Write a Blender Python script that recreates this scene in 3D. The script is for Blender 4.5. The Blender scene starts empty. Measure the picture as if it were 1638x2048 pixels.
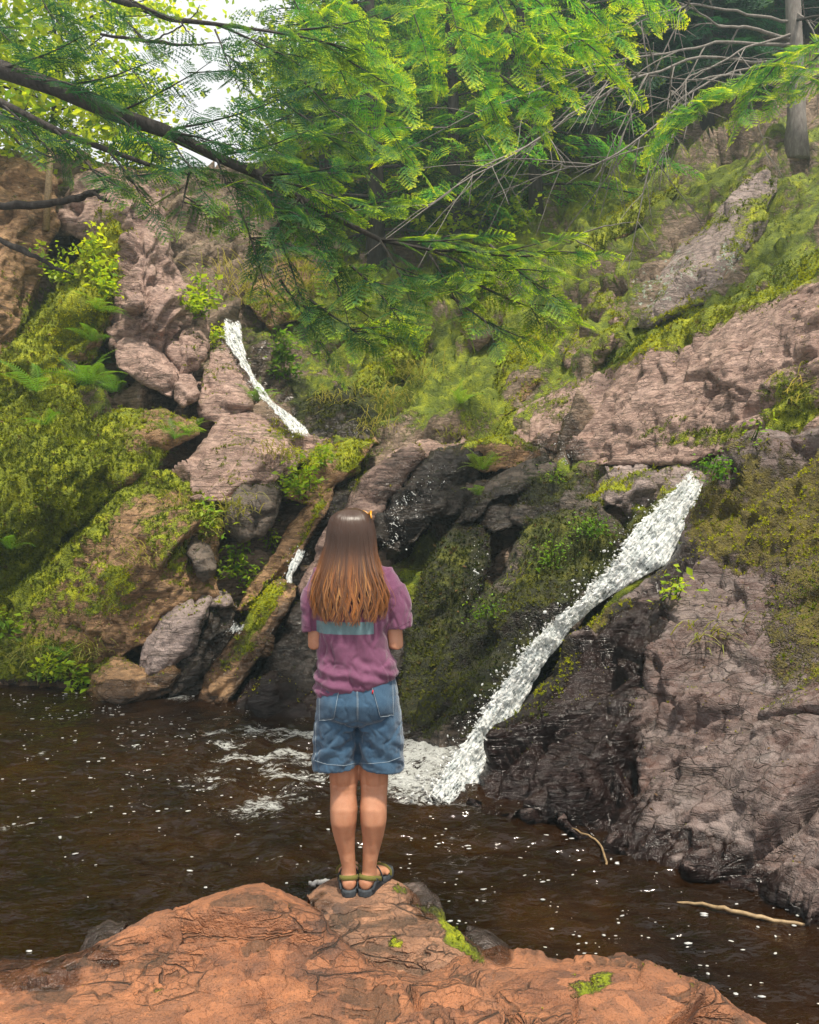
import bpy, math, random
import numpy as np
from mathutils import Vector, Matrix, Euler

# ------------------------------------------------------------------ camera, sky, sun, exposure
SC = bpy.context.scene
COL = SC.collection
EYE = 1.67            # eye height above the standing rock
FP = 1607.0           # focal length in photograph pixels (1638 x 2048)
WATER = -0.30         # pool level

cam_data = bpy.data.cameras.new('camera')
cam = bpy.data.objects.new('camera', cam_data)
COL.objects.link(cam)
cam.location = (0, 0, EYE)
cam.rotation_euler = (math.radians(90), 0, 0)
cam_data.sensor_fit = 'VERTICAL'
cam_data.sensor_height = 24
cam_data.lens = 24 * FP / 2048
cam_data.clip_start = 0.05
cam_data.clip_end = 600
SC.camera = cam

SUN_DIR = Vector((0.14, -0.34, 0.92)).normalized()      # towards the sun
sun_elev = math.asin(SUN_DIR.z)
sun_azim = math.atan2(SUN_DIR.x, SUN_DIR.y)

world = bpy.data.worlds.new('World')
SC.world = world
world.use_nodes = True
wn = world.node_tree
for n in list(wn.nodes):
    wn.nodes.remove(n)
sky = wn.nodes.new('ShaderNodeTexSky')
sky.sky_type = 'NISHITA'
sky.sun_disc = False
sky.sun_elevation = sun_elev
sky.sun_rotation = sun_azim
sky.air_density = 1.0
sky.dust_density = 4.0
sky.ozone_density = 0.6
# thin bright overcast: the blue of the clear sky is veiled by an even pale cloud layer
veil = wn.nodes.new('ShaderNodeMix'); veil.data_type = 'RGBA'
veil.inputs[0].default_value = 0.85
veil.inputs[7].default_value = (4.6, 4.45, 4.3, 1)
bg = wn.nodes.new('ShaderNodeBackground')
bg.inputs['Strength'].default_value = 0.13
wo = wn.nodes.new('ShaderNodeOutputWorld')
wn.links.new(sky.outputs[0], veil.inputs[6])
wn.links.new(veil.outputs[2], bg.inputs['Color'])
wn.links.new(bg.outputs[0], wo.inputs[0])

sun_data = bpy.data.lights.new('sun', 'SUN')
sun_data.energy = 3.3
sun_data.angle = math.radians(4)
sun_data.color = (1.0, 0.92, 0.78)
sun = bpy.data.objects.new('sun', sun_data)
COL.objects.link(sun)
sun.rotation_euler = (-SUN_DIR).to_track_quat('-Z', 'Y').to_euler()
sun.location = (-6, 3, 14)

SC.view_settings.view_transform = 'Standard'
SC.view_settings.look = 'None'
SC.view_settings.gamma = 1
SC.view_settings.use_curve_mapping = False
SC.view_settings.exposure = 1.0
SC.render.engine = 'CYCLES'
SC.cycles.use_denoising = True
SC.cycles.max_bounces = 5
SC.cycles.diffuse_bounces = 2
SC.cycles.glossy_bounces = 2
SC.cycles.transmission_bounces = 2
SC.cycles.transparent_max_bounces = 8
SC.cycles.volume_bounces = 0
SC.cycles.caustics_reflective = False
SC.cycles.caustics_refractive = False
SC.cycles.sample_clamp_indirect = 6
SC.cycles.use_adaptive_sampling = True
SC.cycles.adaptive_threshold = 0.02

random.seed(7)
RNG = np.random.default_rng(7)

# ------------------------------------------------------------------ helpers
def P(px, py, Y):
    """photograph pixel + distance in metres -> point of the place"""
    return np.stack([(np.asarray(px, float) - 819) / FP * Y, np.asarray(Y, float) + 0 * np.asarray(px, float),
                     EYE - (np.asarray(py, float) - 1024) / FP * Y], -1)

def wY(py, z=WATER):
    return (EYE - z) * FP / (py - 1024.0)

def V(px, py, Y):
    return Vector(((px - 819) / FP * Y, Y, EYE - (py - 1024) / FP * Y))

def sstep(a, b, x):
    t = np.clip((x - a) / (b - a), 0, 1)
    return t * t * (3 - 2 * t)

def _h(ix, iy, iz, seed):
    h = (ix.astype(np.uint32) * np.uint32(0x8da6b343)) ^ (iy.astype(np.uint32) * np.uint32(0xd8163841)) \
        ^ (iz.astype(np.uint32) * np.uint32(0xcb1ab31f)) ^ np.uint32((seed * 0x9e3779b1) & 0xffffffff)
    h = h ^ (h >> np.uint32(15)); h = h * np.uint32(0x2c1b3c6d)
    h = h ^ (h >> np.uint32(12)); h = h * np.uint32(0x297a2d39)
    return h ^ (h >> np.uint32(15))

def _u(h):
    return h.astype(np.float64) / 4294967295.0

def vnoise(p, seed=0):
    i = np.floor(p).astype(np.int64); f = p - i
    f = f * f * f * (f * (f * 6 - 15) + 10)
    r = 0
    for dx in (0, 1):
        wx = f[:, 0] if dx else 1 - f[:, 0]
        for dy in (0, 1):
            wy = f[:, 1] if dy else 1 - f[:, 1]
            for dz in (0, 1):
                wz = f[:, 2] if dz else 1 - f[:, 2]
                r = r + wx * wy * wz * _u(_h(i[:, 0] + dx, i[:, 1] + dy, i[:, 2] + dz, seed))
    return r * 2 - 1

_ROT = np.array(Euler((0.6, 0.9, 0.4)).to_matrix())
def fbm(p, octs=4, seed=0, gain=0.5):
    a, r, t = 1.0, 0, 0
    q = p
    for k in range(octs):
        r = r + a * vnoise(q, seed + k * 17); t += a
        a *= gain; q = (q @ _ROT.T) * 2.03
    return r / t

def voro(p, seed=0):
    """f1, f2, vector from nearest centre, hash of nearest cell"""
    i = np.floor(p).astype(np.int64); n = len(p)
    f1 = np.full(n, 9e9); f2 = np.full(n, 9e9)
    hid = np.zeros(n, np.uint32); vec = np.zeros((n, 3))
    for dx in (-1, 0, 1):
        for dy in (-1, 0, 1):
            for dz in (-1, 0, 1):
                a, b, c = i[:, 0] + dx, i[:, 1] + dy, i[:, 2] + dz
                h = _h(a, b, c, seed)
                o = np.stack([a + 0.1 + 0.8 * _u(h), b + 0.1 + 0.8 * _u(_h(a, b, c, seed + 1)), c + 0.1 + 0.8 * _u(_h(a, b, c, seed + 2))], -1)
                d = p - o
                l = np.einsum('ij,ij->i', d, d)
                m = l < f1
                f2 = np.where(m, f1, np.minimum(f2, l)); f1 = np.where(m, l, f1)
                hid = np.where(m, h, hid); vec[m] = d[m]
    return np.sqrt(f1), np.sqrt(f2), vec, hid

def rock_relief(p, big=0.6, amp=1.0, ang=45.0, stretch=2.2, seed=0, smooth=0.0, fine=1.0):
    """height of broken, bedded rock at points p (metres)"""
    a = math.radians(ang)
    u = np.array([math.cos(a), 0.25, math.sin(a)]); u /= np.linalg.norm(u)
    w = np.array([-math.sin(a), 0.15, math.cos(a)]); w -= u * (u @ w); w /= np.linalg.norm(w)
    v = np.cross(u, w)
    warp = np.stack([vnoise(p * 2.1, seed + 50), vnoise(p * 2.1, seed + 51), vnoise(p * 2.1, seed + 52)], -1) * 0.05
    q0 = p + warp
    q = np.stack([q0 @ u / stretch, q0 @ v, q0 @ w * 1.25], -1)
    out = 0
    for k, (s, a_, b_, c_, cw) in enumerate(((big, .24, .50, .10, .06), (big * .38, .095, .26, .055, .08), (big * .15, .030, .095, .022, .12))):
        f1, f2, d, h = voro(q / s + 11.3 * k, seed + 5 * k)
        r1 = _u(h) - .5
        g = np.stack([_u(h * np.uint32(747796405) + np.uint32(1)), _u(h * np.uint32(2891336453) + np.uint32(7)), _u(h * np.uint32(277803737) + np.uint32(3))], -1) - .5
        fac = r1 * a_ + np.einsum('ij,ij->i', g, d) * b_
        crack = 1 - sstep(0.0, cw, f2 - f1)
        kk = (1 - smooth) * (fine if k == 2 else 1.0)
        on = sstep(-.35, .25, vnoise(p * 1.3, seed + 70 + k))       # broken in places, whole in others
        out = out + big / 0.6 * (fac * kk * (.35 + .65 * on) - crack * c_ * (.25 + .75 * on))
    # bedding grooves
    bed = vnoise(np.stack([q0 @ u * .9, q0 @ v * 3, q0 @ w * 17], -1), seed + 90)
    out = out + .011 * bed * (1 - .4 * smooth)
    out = out + .05 * fbm(p * 1.1, 2, seed + 30) + .012 * fbm(p * 9.0, 4, seed + 33, .65)
    return out * amp

# ---- mesh building
def mesh_from(name, verts, faces, smooth=True, attrs=None):
    """faces: (n,3) or (n,4) int array, or a list of such arrays"""
    me = bpy.data.meshes.new(name)
    if not isinstance(faces, (list, tuple)):
        faces = [faces]
    faces = [np.asarray(f, np.int32) for f in faces if len(f)]
    verts = np.asarray(verts, np.float32)
    me.vertices.add(len(verts)); me.vertices.foreach_set('co', verts.ravel())
    loops = np.concatenate([f.ravel() for f in faces])
    sizes = np.concatenate([np.full(len(f), f.shape[1], np.int32) for f in faces])
    starts = np.concatenate([[0], np.cumsum(sizes)[:-1]]).astype(np.int32)
    me.loops.add(len(loops)); me.loops.foreach_set('vertex_index', loops)
    me.polygons.add(len(sizes)); me.polygons.foreach_set('loop_start', starts)
    me.polygons.foreach_set('loop_total', sizes)
    if smooth:
        me.polygons.foreach_set('use_smooth', np.ones(len(sizes), bool))
    me.update(calc_edges=True)
    for k, a in (attrs or {}).items():
        a = np.asarray(a, np.float32)
        if a.ndim == 1:
            at = me.attributes.new(k, 'FLOAT', 'POINT'); at.data.foreach_set('value', a)
        else:
            if a.shape[1] == 3:
                a = np.concatenate([a, np.ones((len(a), 1), np.float32)], 1)
            at = me.attributes.new(k, 'FLOAT_COLOR', 'POINT'); at.data.foreach_set('color', a.ravel())
    return me

def link(name, me, mat=None, parent=None, base=None):
    """one object; vertices are given in place, the origin is moved to the base of the thing"""
    o = bpy.data.objects.new(name, me)
    COL.objects.link(o)
    if mat is not None:
        me.materials.append(mat)
    if parent is not None:
        o.parent = parent
        off = Vector(parent.get('_org', (0, 0, 0)))
        me.transform(Matrix.Translation(-off))
        o['_org'] = tuple(off)
    elif base is not None:
        base = Vector(base)
        me.transform(Matrix.Translation(-base))
        o.location = base
        o['_org'] = tuple(base)
    return o

def empty(name, base):
    o = bpy.data.objects.new(name, None)
    COL.objects.link(o)
    o.empty_display_size = 0.1
    o.location = base
    o['_org'] = tuple(base)
    return o

def tag(o, label=None, cat=None, group=None, kind=None):
    if label: o['label'] = label
    if cat: o['category'] = cat
    if group: o['group'] = group
    if kind: o['kind'] = kind
    return o

class MB:
    """collects verts / quads / tris with a colour attribute"""
    def __init__(s):
        s.v, s.q, s.t, s.c, s.n = [], [], [], [], 0
    def add(s, v, quads=None, tris=None, c=(0, 0, 0)):
        v = np.asarray(v, float).reshape(-1, 3)
        s.v.append(v)
        c = np.asarray(c, float)
        s.c.append(np.broadcast_to(c, (len(v), 3)) if c.ndim == 1 else c)
        if quads is not None and len(quads): s.q.append(np.asarray(quads) + s.n)
        if tris is not None and len(tris): s.t.append(np.asarray(tris) + s.n)
        s.n += len(v)
    def tube(s, pts, rad, sides=7, c=(0, 0, 0), cap=True, flat=1.0):
        pts = np.asarray(pts, float); n = len(pts)
        rad = np.broadcast_to(np.asarray(rad, float), (n,))
        t = np.gradient(pts, axis=0); t /= np.linalg.norm(t, axis=1)[:, None] + 1e-9
        ref = np.array([0.0, 0.0, 1.0]) if abs(t[0, 2]) < 0.9 else np.array([1.0, 0, 0])
        rings = []
        for i in range(n):
            a = np.cross(ref, t[i]); a /= np.linalg.norm(a) + 1e-9
            b = np.cross(t[i], a); ref = b
            an = np.arange(sides) * 2 * np.pi / sides
            rings.append(pts[i] + rad[i] * (np.cos(an)[:, None] * a + flat * np.sin(an)[:, None] * b))
        v = np.concatenate(rings)
        k = np.arange(sides); k2 = (k + 1) % sides
        q = np.concatenate([np.stack([i * sides + k, i * sides + k2, (i + 1) * sides + k2, (i + 1) * sides + k], 1) for i in range(n - 1)])
        tr = []
        if cap:
            v = np.concatenate([v, pts[:1], pts[-1:]])
            tr = np.concatenate([np.stack([k2, k, np.full(sides, n * sides)], 1),
                                 np.stack([(n - 1) * sides + k, (n - 1) * sides + k2, np.full(sides, n * sides + 1)], 1)])
        s.add(v, q, tr, c)
    def stamp(s, tv, tt, R, T, c):
        """template (verts, tris) under m rotations+scales R (m,3,3), positions T (m,3); c (m,n,3) or (n,3)"""
        m, n = len(T), len(tv)
        if m == 0: return
        v = np.einsum('mij,nj->mni', R, tv) + T[:, None, :]
        f = (np.asarray(tt)[None] + (np.arange(m) * n)[:, None, None]).reshape(-1, np.asarray(tt).shape[1])
        c = np.broadcast_to(c, (m, n, 3)).reshape(-1, 3)
        s.add(v.reshape(-1, 3), f if f.shape[1] == 4 else None, f if f.shape[1] == 3 else None, c)
    def mesh(s, name, smooth=True):
        fs = []
        if s.q: fs.append(np.concatenate(s.q))
        if s.t: fs.append(np.concatenate(s.t))
        return mesh_from(name, np.concatenate(s.v), fs, smooth, {'col': np.concatenate(s.c)})
    def build(s, name, mat, parent=None, base=None, smooth=True):
        return link(name, s.mesh(name, smooth), mat, parent, base)

# ---- shader helpers
def new_mat(name):
    m = bpy.data.materials.new(name); m.use_nodes = True
    nt = m.node_tree
    for n in list(nt.nodes): nt.nodes.remove(n)
    out = nt.nodes.new('ShaderNodeOutputMaterial')
    return m, nt, out

class NT:
    def __init__(s, nt): s.nt = nt
    def n(s, t, **kw):
        nd = s.nt.nodes.new(t)
        for k, v in kw.items(): setattr(nd, k, v)
        return nd
    def l(s, a, b): s.nt.links.new(a, b)
    def val(s, sock, x):
        if hasattr(x, 'is_linked') or hasattr(x, 'links'): s.l(x, sock)
        else: sock.default_value = x
    def noise(s, vec, scale, detail=4, rough=.55, dist=0.0):
        nd = s.n('ShaderNodeTexNoise')
        s.l(vec, nd.inputs['Vector']); nd.inputs['Scale'].default_value = scale
        nd.inputs['Detail'].default_value = detail; nd.inputs['Roughness'].default_value = rough
        nd.inputs['Distortion'].default_value = dist
        return nd.outputs[0]
    def ramp(s, fac, stops):
        nd = s.n('ShaderNodeValToRGB'); cr = nd.color_ramp
        while len(cr.elements) < len(stops): cr.elements.new(0.5)
        for e, (p, c) in zip(cr.elements, stops):
            e.position = p; e.color = (*c, 1) if len(c) == 3 else c
        s.val(nd.inputs[0], fac)
        return nd.outputs[0]
    def mix(s, fac, a, b, blend='MIX'):
        nd = s.n('ShaderNodeMix', data_type='RGBA', blend_type=blend)
        s.val(nd.inputs[0], fac)
        for i, x in ((6, a), (7, b)):
            if isinstance(x, tuple): nd.inputs[i].default_value = (*x, 1) if len(x) == 3 else x
            else: s.l(x, nd.inputs[i])
        return nd.outputs[2]
    def math(s, op, a, b=None, clamp=False):
        nd = s.n('ShaderNodeMath', operation=op, use_clamp=clamp)
        s.val(nd.inputs[0], a)
        if b is not None: s.val(nd.inputs[1], b)
        return nd.outputs[0]
    def map(s, x, a, b, c=0.0, d=1.0, smooth=True):
        nd = s.n('ShaderNodeMapRange', interpolation_type='SMOOTHSTEP' if smooth else 'LINEAR')
        s.val(nd.inputs[0], x)
        for i, q in enumerate((a, b, c, d)): s.val(nd.inputs[i + 1], q)
        return nd.outputs[0]
    def bump(s, h, strength, dist, normal=None):
        nd = s.n('ShaderNodeBump'); nd.inputs['Strength'].default_value = strength
        nd.inputs['Distance'].default_value = dist; s.l(h, nd.inputs['Height'])
        if normal is not None: s.l(normal, nd.inputs['Normal'])
        return nd.outputs[0]

def rock_material(name, cols, moss=((.040, .062, .001), (.190, .225, .002), (.48, .48, .004)), wet_shade_col=0.30, rough=.8, dirt=(.03, .022, .013), grain=1.0, stretch_ang=45, cracks=.65, chips=1.0, wet_tint=(1.0, .93, .86)):
    """bare stone -> moss, lichen and wetness (with some painted shade) come from the painted point attribute 'mask' (moss, wet, lichen)"""
    m, nt, out = new_mat(name); N = NT(nt)
    pos = N.n('ShaderNodeNewGeometry').outputs['Position']
    mp = N.n('ShaderNodeMapping'); N.l(pos, mp.inputs[0])
    mp.inputs['Rotation'].default_value = (0, math.radians(stretch_ang), 0)
    mp.inputs['Scale'].default_value = (.45, .8, 1.5)
    sp = mp.outputs[0]
    at = N.n('ShaderNodeAttribute', attribute_name='mask')
    sep = N.n('ShaderNodeSeparateColor'); N.l(at.outputs['Color'], sep.inputs[0])
    aM, aW, aL = sep.outputs[0], sep.outputs[1], sep.outputs[2]
    n1 = N.noise(sp, 3.2, 4, .65, .6)
    n2 = N.noise(pos, 26, 4, .68)
    n3 = N.noise(pos, 120, 2, .6)
    k = len(cols)
    base = N.ramp(n1, [(.30 + .40 * i / (k - 1), c) for i, c in enumerate(cols)])
    base = N.mix(N.map(n2, .35, .7, 0, .45), base, cols[-1])
    facets = []
    for sc_ in (8.5, 26.0):         # chipped faces: each cell is a plane of its own tilt and weathering
        fd = N.n('ShaderNodeTexNoise'); N.l(pos, fd.inputs['Vector']); fd.inputs['Scale'].default_value = sc_ * .9; fd.inputs['Detail'].default_value = 1
        fv = N.n('ShaderNodeVectorMath', operation='MULTIPLY_ADD'); N.l(fd.outputs['Color'], fv.inputs[0]); fv.inputs[1].default_value = (.9 / sc_,) * 3; N.l(sp, fv.inputs[2])
        vf = N.n('ShaderNodeTexVoronoi', feature='F1'); N.l(fv.outputs[0], vf.inputs['Vector']); vf.inputs['Scale'].default_value = sc_
        df = N.n('ShaderNodeVectorMath', operation='SUBTRACT'); N.l(fv.outputs[0], df.inputs[0]); N.l(vf.outputs['Position'], df.inputs[1])
        cc = N.n('ShaderNodeVectorMath', operation='SUBTRACT'); N.l(vf.outputs['Color'], cc.inputs[0]); cc.inputs[1].default_value = (.5, .5, .5)
        dt = N.n('ShaderNodeVectorMath', operation='DOT_PRODUCT'); N.l(df.outputs[0], dt.inputs[0]); N.l(cc.outputs[0], dt.inputs[1])
        sc2 = N.n('ShaderNodeSeparateColor'); N.l(vf.outputs['Color'], sc2.inputs[0])
        facets.append((N.math('ADD', N.math('MULTIPLY', dt.outputs['Value'], sc_ * 1.6), N.math('MULTIPLY', sc2.outputs[0], .55)), sc2.outputs[1]))
    base = N.mix(N.map(facets[0][1], 0, 1, 0, .55, False), base, (cols[0][0] * .75, cols[0][1] * .75, cols[0][2] * .75))
    base = N.mix(N.map(facets[1][1], .3, 1, 0, .5, False), base, (cols[-2][0] * 1.25, cols[-2][1] * 1.22, cols[-2][2] * 1.2))
    # thin dark partings along the bedding
    mq = N.n('ShaderNodeMapping'); N.l(pos, mq.inputs[0]); mq.inputs['Rotation'].default_value = (0, math.radians(stretch_ang), 0); mq.inputs['Scale'].default_value = (1.6, 3.0, 22)
    bed = N.noise(mq.outputs[0], 1.0, 3, .65)
    bedm = N.map(bed, .44, .36, 0, 1)
    base = N.mix(N.math('MULTIPLY', bedm, .75 * cracks), base, dirt)
    base = N.mix(N.map(n3, .52, .75, 0, .35 * grain), base, (cols[-1][0] * 1.5, cols[-1][1] * 1.45, cols[-1][2] * 1.4))
    base = N.mix(N.map(n3, .47, .25, 0, .55 * grain), base, dirt)
    # joints and hairline cracks hold dirt
    dn = N.n('ShaderNodeTexNoise'); N.l(sp, dn.inputs['Vector']); dn.inputs['Scale'].default_value = 6; dn.inputs['Detail'].default_value = 2
    dv = N.n('ShaderNodeVectorMath', operation='MULTIPLY_ADD'); N.l(dn.outputs['Color'], dv.inputs[0])
    dv.inputs[1].default_value = (.10, .10, .10); N.l(sp, dv.inputs[2])
    vo = N.n('ShaderNodeTexVoronoi', feature='DISTANCE_TO_EDGE'); N.l(dv.outputs[0], vo.inputs['Vector']); vo.inputs['Scale'].default_value = 7.5
    cr = N.map(vo.outputs['Distance'], 0, .035, 1, 0)
    vo2 = N.n('ShaderNodeTexVoronoi', feature='DISTANCE_TO_EDGE'); N.l(dv.outputs[0], vo2.inputs['Vector']); vo2.inputs['Scale'].default_value = 24
    cr2 = N.map(vo2.outputs['Distance'], 0, .05, 1, 0)
    patch = N.map(N.noise(pos, 2.2, 2), .42, .62)
    crk = N.math('MULTIPLY', N.math('MAXIMUM', cr, N.math('MULTIPLY', cr2, .3)), patch)
    base = N.mix(N.math('MULTIPLY', crk, .8 * cracks), base, dirt)
    # lichen
    ln = N.noise(pos, 14, 3, .7)
    lm = N.map(N.math('ADD', ln, N.math('MULTIPLY', aL, .55)), .80, .92)
    base = N.mix(lm, base, N.ramp(n2, [(.3, (.16, .20, .15)), (.7, (.42, .46, .38))]))
    # moss
    mn = N.noise(pos, 9, 4, .72)
    mn2 = N.noise(pos, 55, 2, .7)
    mm = N.map(N.math('ADD', N.math('ADD', N.math('MULTIPLY', mn, .9), N.math('MULTIPLY', mn2, .35)), aM), .86, 1.04)
    mc = N.ramp(N.math('ADD', N.math('MULTIPLY', N.noise(pos, 5.5, 2, .6), .6), N.math('MULTIPLY', mn2, .42)), [(.30, moss[0]), (.52, moss[1]), (.74, moss[2])])
    col = N.mix(mm, base, mc)
    # wetness, and shade painted along with it, darken and polish
    wn_ = N.noise(sp, 11, 3, .6)
    wm = N.map(N.math('ADD', aW, N.math('MULTIPLY', N.math('SUBTRACT', wn_, .5), .9)), .32, .62)
    dark = N.mix(1.0, col, (wet_shade_col * wet_tint[0], wet_shade_col * wet_tint[1], wet_shade_col * wet_tint[2]), 'MULTIPLY')
    col = N.mix(wm, col, dark)
    b = N.n('ShaderNodeBsdfPrincipled')
    N.l(col, b.inputs['Base Color'])
    rr = N.math('SUBTRACT', rough, N.math('MULTIPLY', N.math('MULTIPLY', wm, N.math('SUBTRACT', 1.0, N.math('MULTIPLY', mm, .75))), rough - .20))
    N.l(rr, b.inputs['Roughness'])
    b.inputs['Specular IOR Level'].default_value = .45
    hh = N.math('ADD', N.math('MULTIPLY', n2, .5), N.math('MULTIPLY', n3, .22))
    hh = N.math('ADD', hh, N.math('ADD', N.math('MULTIPLY', facets[0][0], .8 * chips), N.math('MULTIPLY', facets[1][0], .32 * chips)))
    hh = N.math('SUBTRACT', hh, N.math('MULTIPLY', N.math('MAXIMUM', crk, N.math('MULTIPLY', bedm, .7)), .6 * cracks))
    hh = N.math('MULTIPLY', hh, N.math('SUBTRACT', 1.0, N.math('MULTIPLY', mm, .6)))
    hh = N.math('ADD', hh, N.math('MULTIPLY', mm, N.math('ADD', .4, N.math('ADD', N.math('MULTIPLY', mn2, 1.0), N.math('MULTIPLY', mn, .9)))))
    N.l(N.bump(hh, 1.0, .035), b.inputs['Normal'])
    N.l(b.outputs[0], out.inputs[0])
    return m

def leaf_material(name, dark, light, tip, trans=.45, rough=.6):
    """col.r = towards tip colour (new growth, painted backlight), col.g = random, col.b = brown"""
    m, nt, out = new_mat(name); N = NT(nt)
    at = N.n('ShaderNodeAttribute', attribute_name='col')
    sep = N.n('ShaderNodeSeparateColor'); N.l(at.outputs['Color'], sep.inputs[0])
    c = N.mix(sep.outputs[1], dark, light)
    c = N.mix(sep.outputs[0], c, tip)
    c = N.mix(sep.outputs[2], c, (.10, .055, .02))
    d = N.n('ShaderNodeBsdfPrincipled'); N.l(c, d.inputs['Base Color']); d.inputs['Roughness'].default_value = rough
    d.inputs['Specular IOR Level'].default_value = .3
    t = N.n('ShaderNodeBsdfTranslucent')
    tc = N.mix(1.0, c, (1.75, 1.55, 1.0), 'MULTIPLY'); N.l(tc, t.inputs[0])
    mx = N.n('ShaderNodeMixShader'); mx.inputs[0].default_value = trans
    N.l(d.outputs[0], mx.inputs[1]); N.l(t.outputs[0], mx.inputs[2])
    N.l(mx.outputs[0], out.inputs[0])
    return m

def plain_material(name, stops, scale=20, rough=.8, bump=.4, bdist=.01, stretch=(1, 1, 1), spec=.4):
    m, nt, out = new_mat(name); N = NT(nt)
    pos = N.n('ShaderNodeNewGeometry').outputs['Position']
    mp = N.n('ShaderNodeMapping'); N.l(pos, mp.inputs[0]); mp.inputs['Scale'].default_value = stretch
    n1 = N.noise(mp.outputs[0], scale, 6, .65)
    b = N.n('ShaderNodeBsdfPrincipled')
    N.l(N.ramp(n1, stops), b.inputs['Base Color']); b.inputs['Roughness'].default_value = rough
    b.inputs['Specular IOR Level'].default_value = spec
    if bump: N.l(N.bump(N.noise(mp.outputs[0], scale * 2.5, 5, .7), bump, bdist), b.inputs['Normal'])
    N.l(b.outputs[0], out.inputs[0])
    return m
# ------------------------------------------------------------------ rock bodies
# where moss grows, where the stone is wet and some shade is painted in, where pale lichen sits: (x, y, rx, ry, tilt, amount), photograph pixels
MOSS = [
    (840, 700, 330, 170, 0, .32), (900, 520, 330, 150, 0, .30), (1150, 560, 180, 120, -35, .28), (300, 930, 60, 34, -40, .3), (140, 1180, 90, 90, 0, .38), (250, 1000, 60, 40, 0, .28), (400, 1040, 60, 40, 0, .3), (590, 930, 70, 40, -30, .35), (560, 880, 60, 30, -20, .2), (700, 920, 40, 30, -40, .3),
    (100, 950, 150, 190, 0, .62), (60, 1120, 90, 110, 0, .6), (120, 640, 200, 55, -52, .6), (200, 470, 90, 40, -60, .5),
    (20, 760, 120, 60, -50, .6), (170, 620, 50, 40, 0, .5), (60, 1330, 130, 60, 0, .5), (20, 1230, 90, 30, -50, .5), (300, 1060, 60, 40, -30, .25), (220, 1180, 70, 60, 0, .3),
    (470, 930, 90, 50, -20, .34), (330, 970, 90, 30, 15, .22), (230, 850, 60, 30, 0, .25), (350, 1110, 60, 40, 0, .30),
    (520, 1215, 60, 26, -48, .42), (470, 1290, 60, 22, -48, .25), (620, 1040, 60, 14, -60, .4), (720, 960, 20, 40, 40, .35),
    (640, 790, 60, 40, 20, .6), (760, 780, 90, 90, 0, .45), (870, 760, 110, 120, -40, .42), (960, 820, 60, 90, -40, .55), (700, 640, 120, 110, 0, .5),
    (850, 600, 150, 120, 0, .45), (1050, 660, 110, 120, -40, .42), (990, 420, 200, 120, -30, .45), (1170, 480, 150, 60, -35, .5), (1230, 400, 200, 110, -35, .42),
    (1340, 660, 150, 34, -30, .5), (1500, 590, 170, 34, -27, .5), (1240, 690, 90, 40, -35, .42), (1560, 470, 90, 110, 0, .42), (1400, 330, 190, 90, -30, .3), (1600, 330, 120, 100, 0, .3),
    (1430, 870, 130, 24, -6, .45), (1560, 800, 70, 70, -20, .40), (1090, 820, 70, 34, -20, .25), (1330, 850, 70, 16, -25, .3),
    (1570, 1000, 120, 130, 0, .42), (1480, 1060, 100, 90, 0, .42), (1600, 1250, 90, 190, 0, .38), (1450, 1190, 60, 60, 0, .22), (1570, 1430, 70, 50, 30, .30),
    (1120, 1340, 30, 60, 35, .5), (1200, 1240, 80, 22, -35, .6), (1340, 1190, 50, 26, -30, .4), (1080, 1380, 22, 40, 40, .55),
    (880, 1160, 70, 110, 30, .50), (860, 1300, 60, 130, 20, .34), (1150, 1120, 100, 60, -10, .50), (1080, 1060, 40, 30, 0, .3), (1040, 1250, 130, 80, -20, .38), (960, 1380, 130, 110, 0, .40), (890, 1420, 80, 80, 0, .42),
    (1100, 970, 70, 24, -15, .40), (1230, 960, 70, 26, 0, .36), (1290, 1035, 40, 30, -40, .6), (1430, 990, 60, 40, -20, .35), (1180, 1000, 30, 20, 0, .4), (1330, 990, 40, 30, 0, .3),
    (900, 1850, 14, 60, -40, .55), (1170, 1990, 40, 20, 10, .35), (790, 1880, 18, 14, 0, .42), (1340, 1950, 70, 10, 15, .3), (310, 1950, 16, 18, 0, .4), (930, 1890, 50, 14, 35, .6), (1200, 1965, 26, 30, 30, .4), (800, 1790, 20, 10, 0, .4), (850, 1815, 24, 10, 20, .4),
]
WET_SHADE = [
    (860, 980, 120, 80, -20, .9), (1020, 1000, 120, 50, -20, .62), (820, 1080, 70, 60, 0, .95), (930, 1060, 60, 40, 0, .7), (1060, 1010, 90, 40, 0, .6), (960, 1140, 34, 90, 20, .85),
    (870, 1400, 140, 140, 0, .62), (1000, 1300, 170, 130, 0, .62), (1100, 1220, 140, 60, -35, .55), (850, 1240, 60, 160, 20, .55),
    (1120, 1480, 170, 130, -35, 1.0), (1010, 1570, 110, 80, 0, 1.0), (1180, 1380, 150, 80, -40, 1.0), (1270, 1260, 100, 60, -45, .9), (1180, 1610, 120, 80, 0, .95), (1330, 1560, 110, 170, 0, .42), (1330, 1690, 260, 40, 14, .6), (1480, 1760, 160, 40, 10, .6),
    (1340, 1130, 60, 60, -45, .85), (560, 1330, 110, 80, -45, .95), (600, 1280, 60, 90, 0, 1.0), (560, 1420, 110, 70, 0, .85), (440, 1270, 60, 60, -40, .65), (380, 1350, 90, 34, -20, .85), (280, 1392, 150, 22, 0, .8), (90, 1372, 160, 16, 0, .8),  # zones beside the tilted slab: wet stone plus painted shade
    (640, 1080, 16, 100, 30, .95), (690, 830, 80, 60, 0, .75), (600, 790, 40, 60, -40, .6), (520, 720, 40, 90, -20, .55), (1110, 900, 70, 30, 0, .9), (470, 790, 60, 40, 0, .25),
    (860, 1800, 50, 40, 20, .7), (980, 1890, 50, 24, 20, .8), (60, 1930, 110, 36, 0, .75), (170, 1900, 90, 16, 0, .6), (640, 1810, 40, 24, 0, .55),
]
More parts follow.
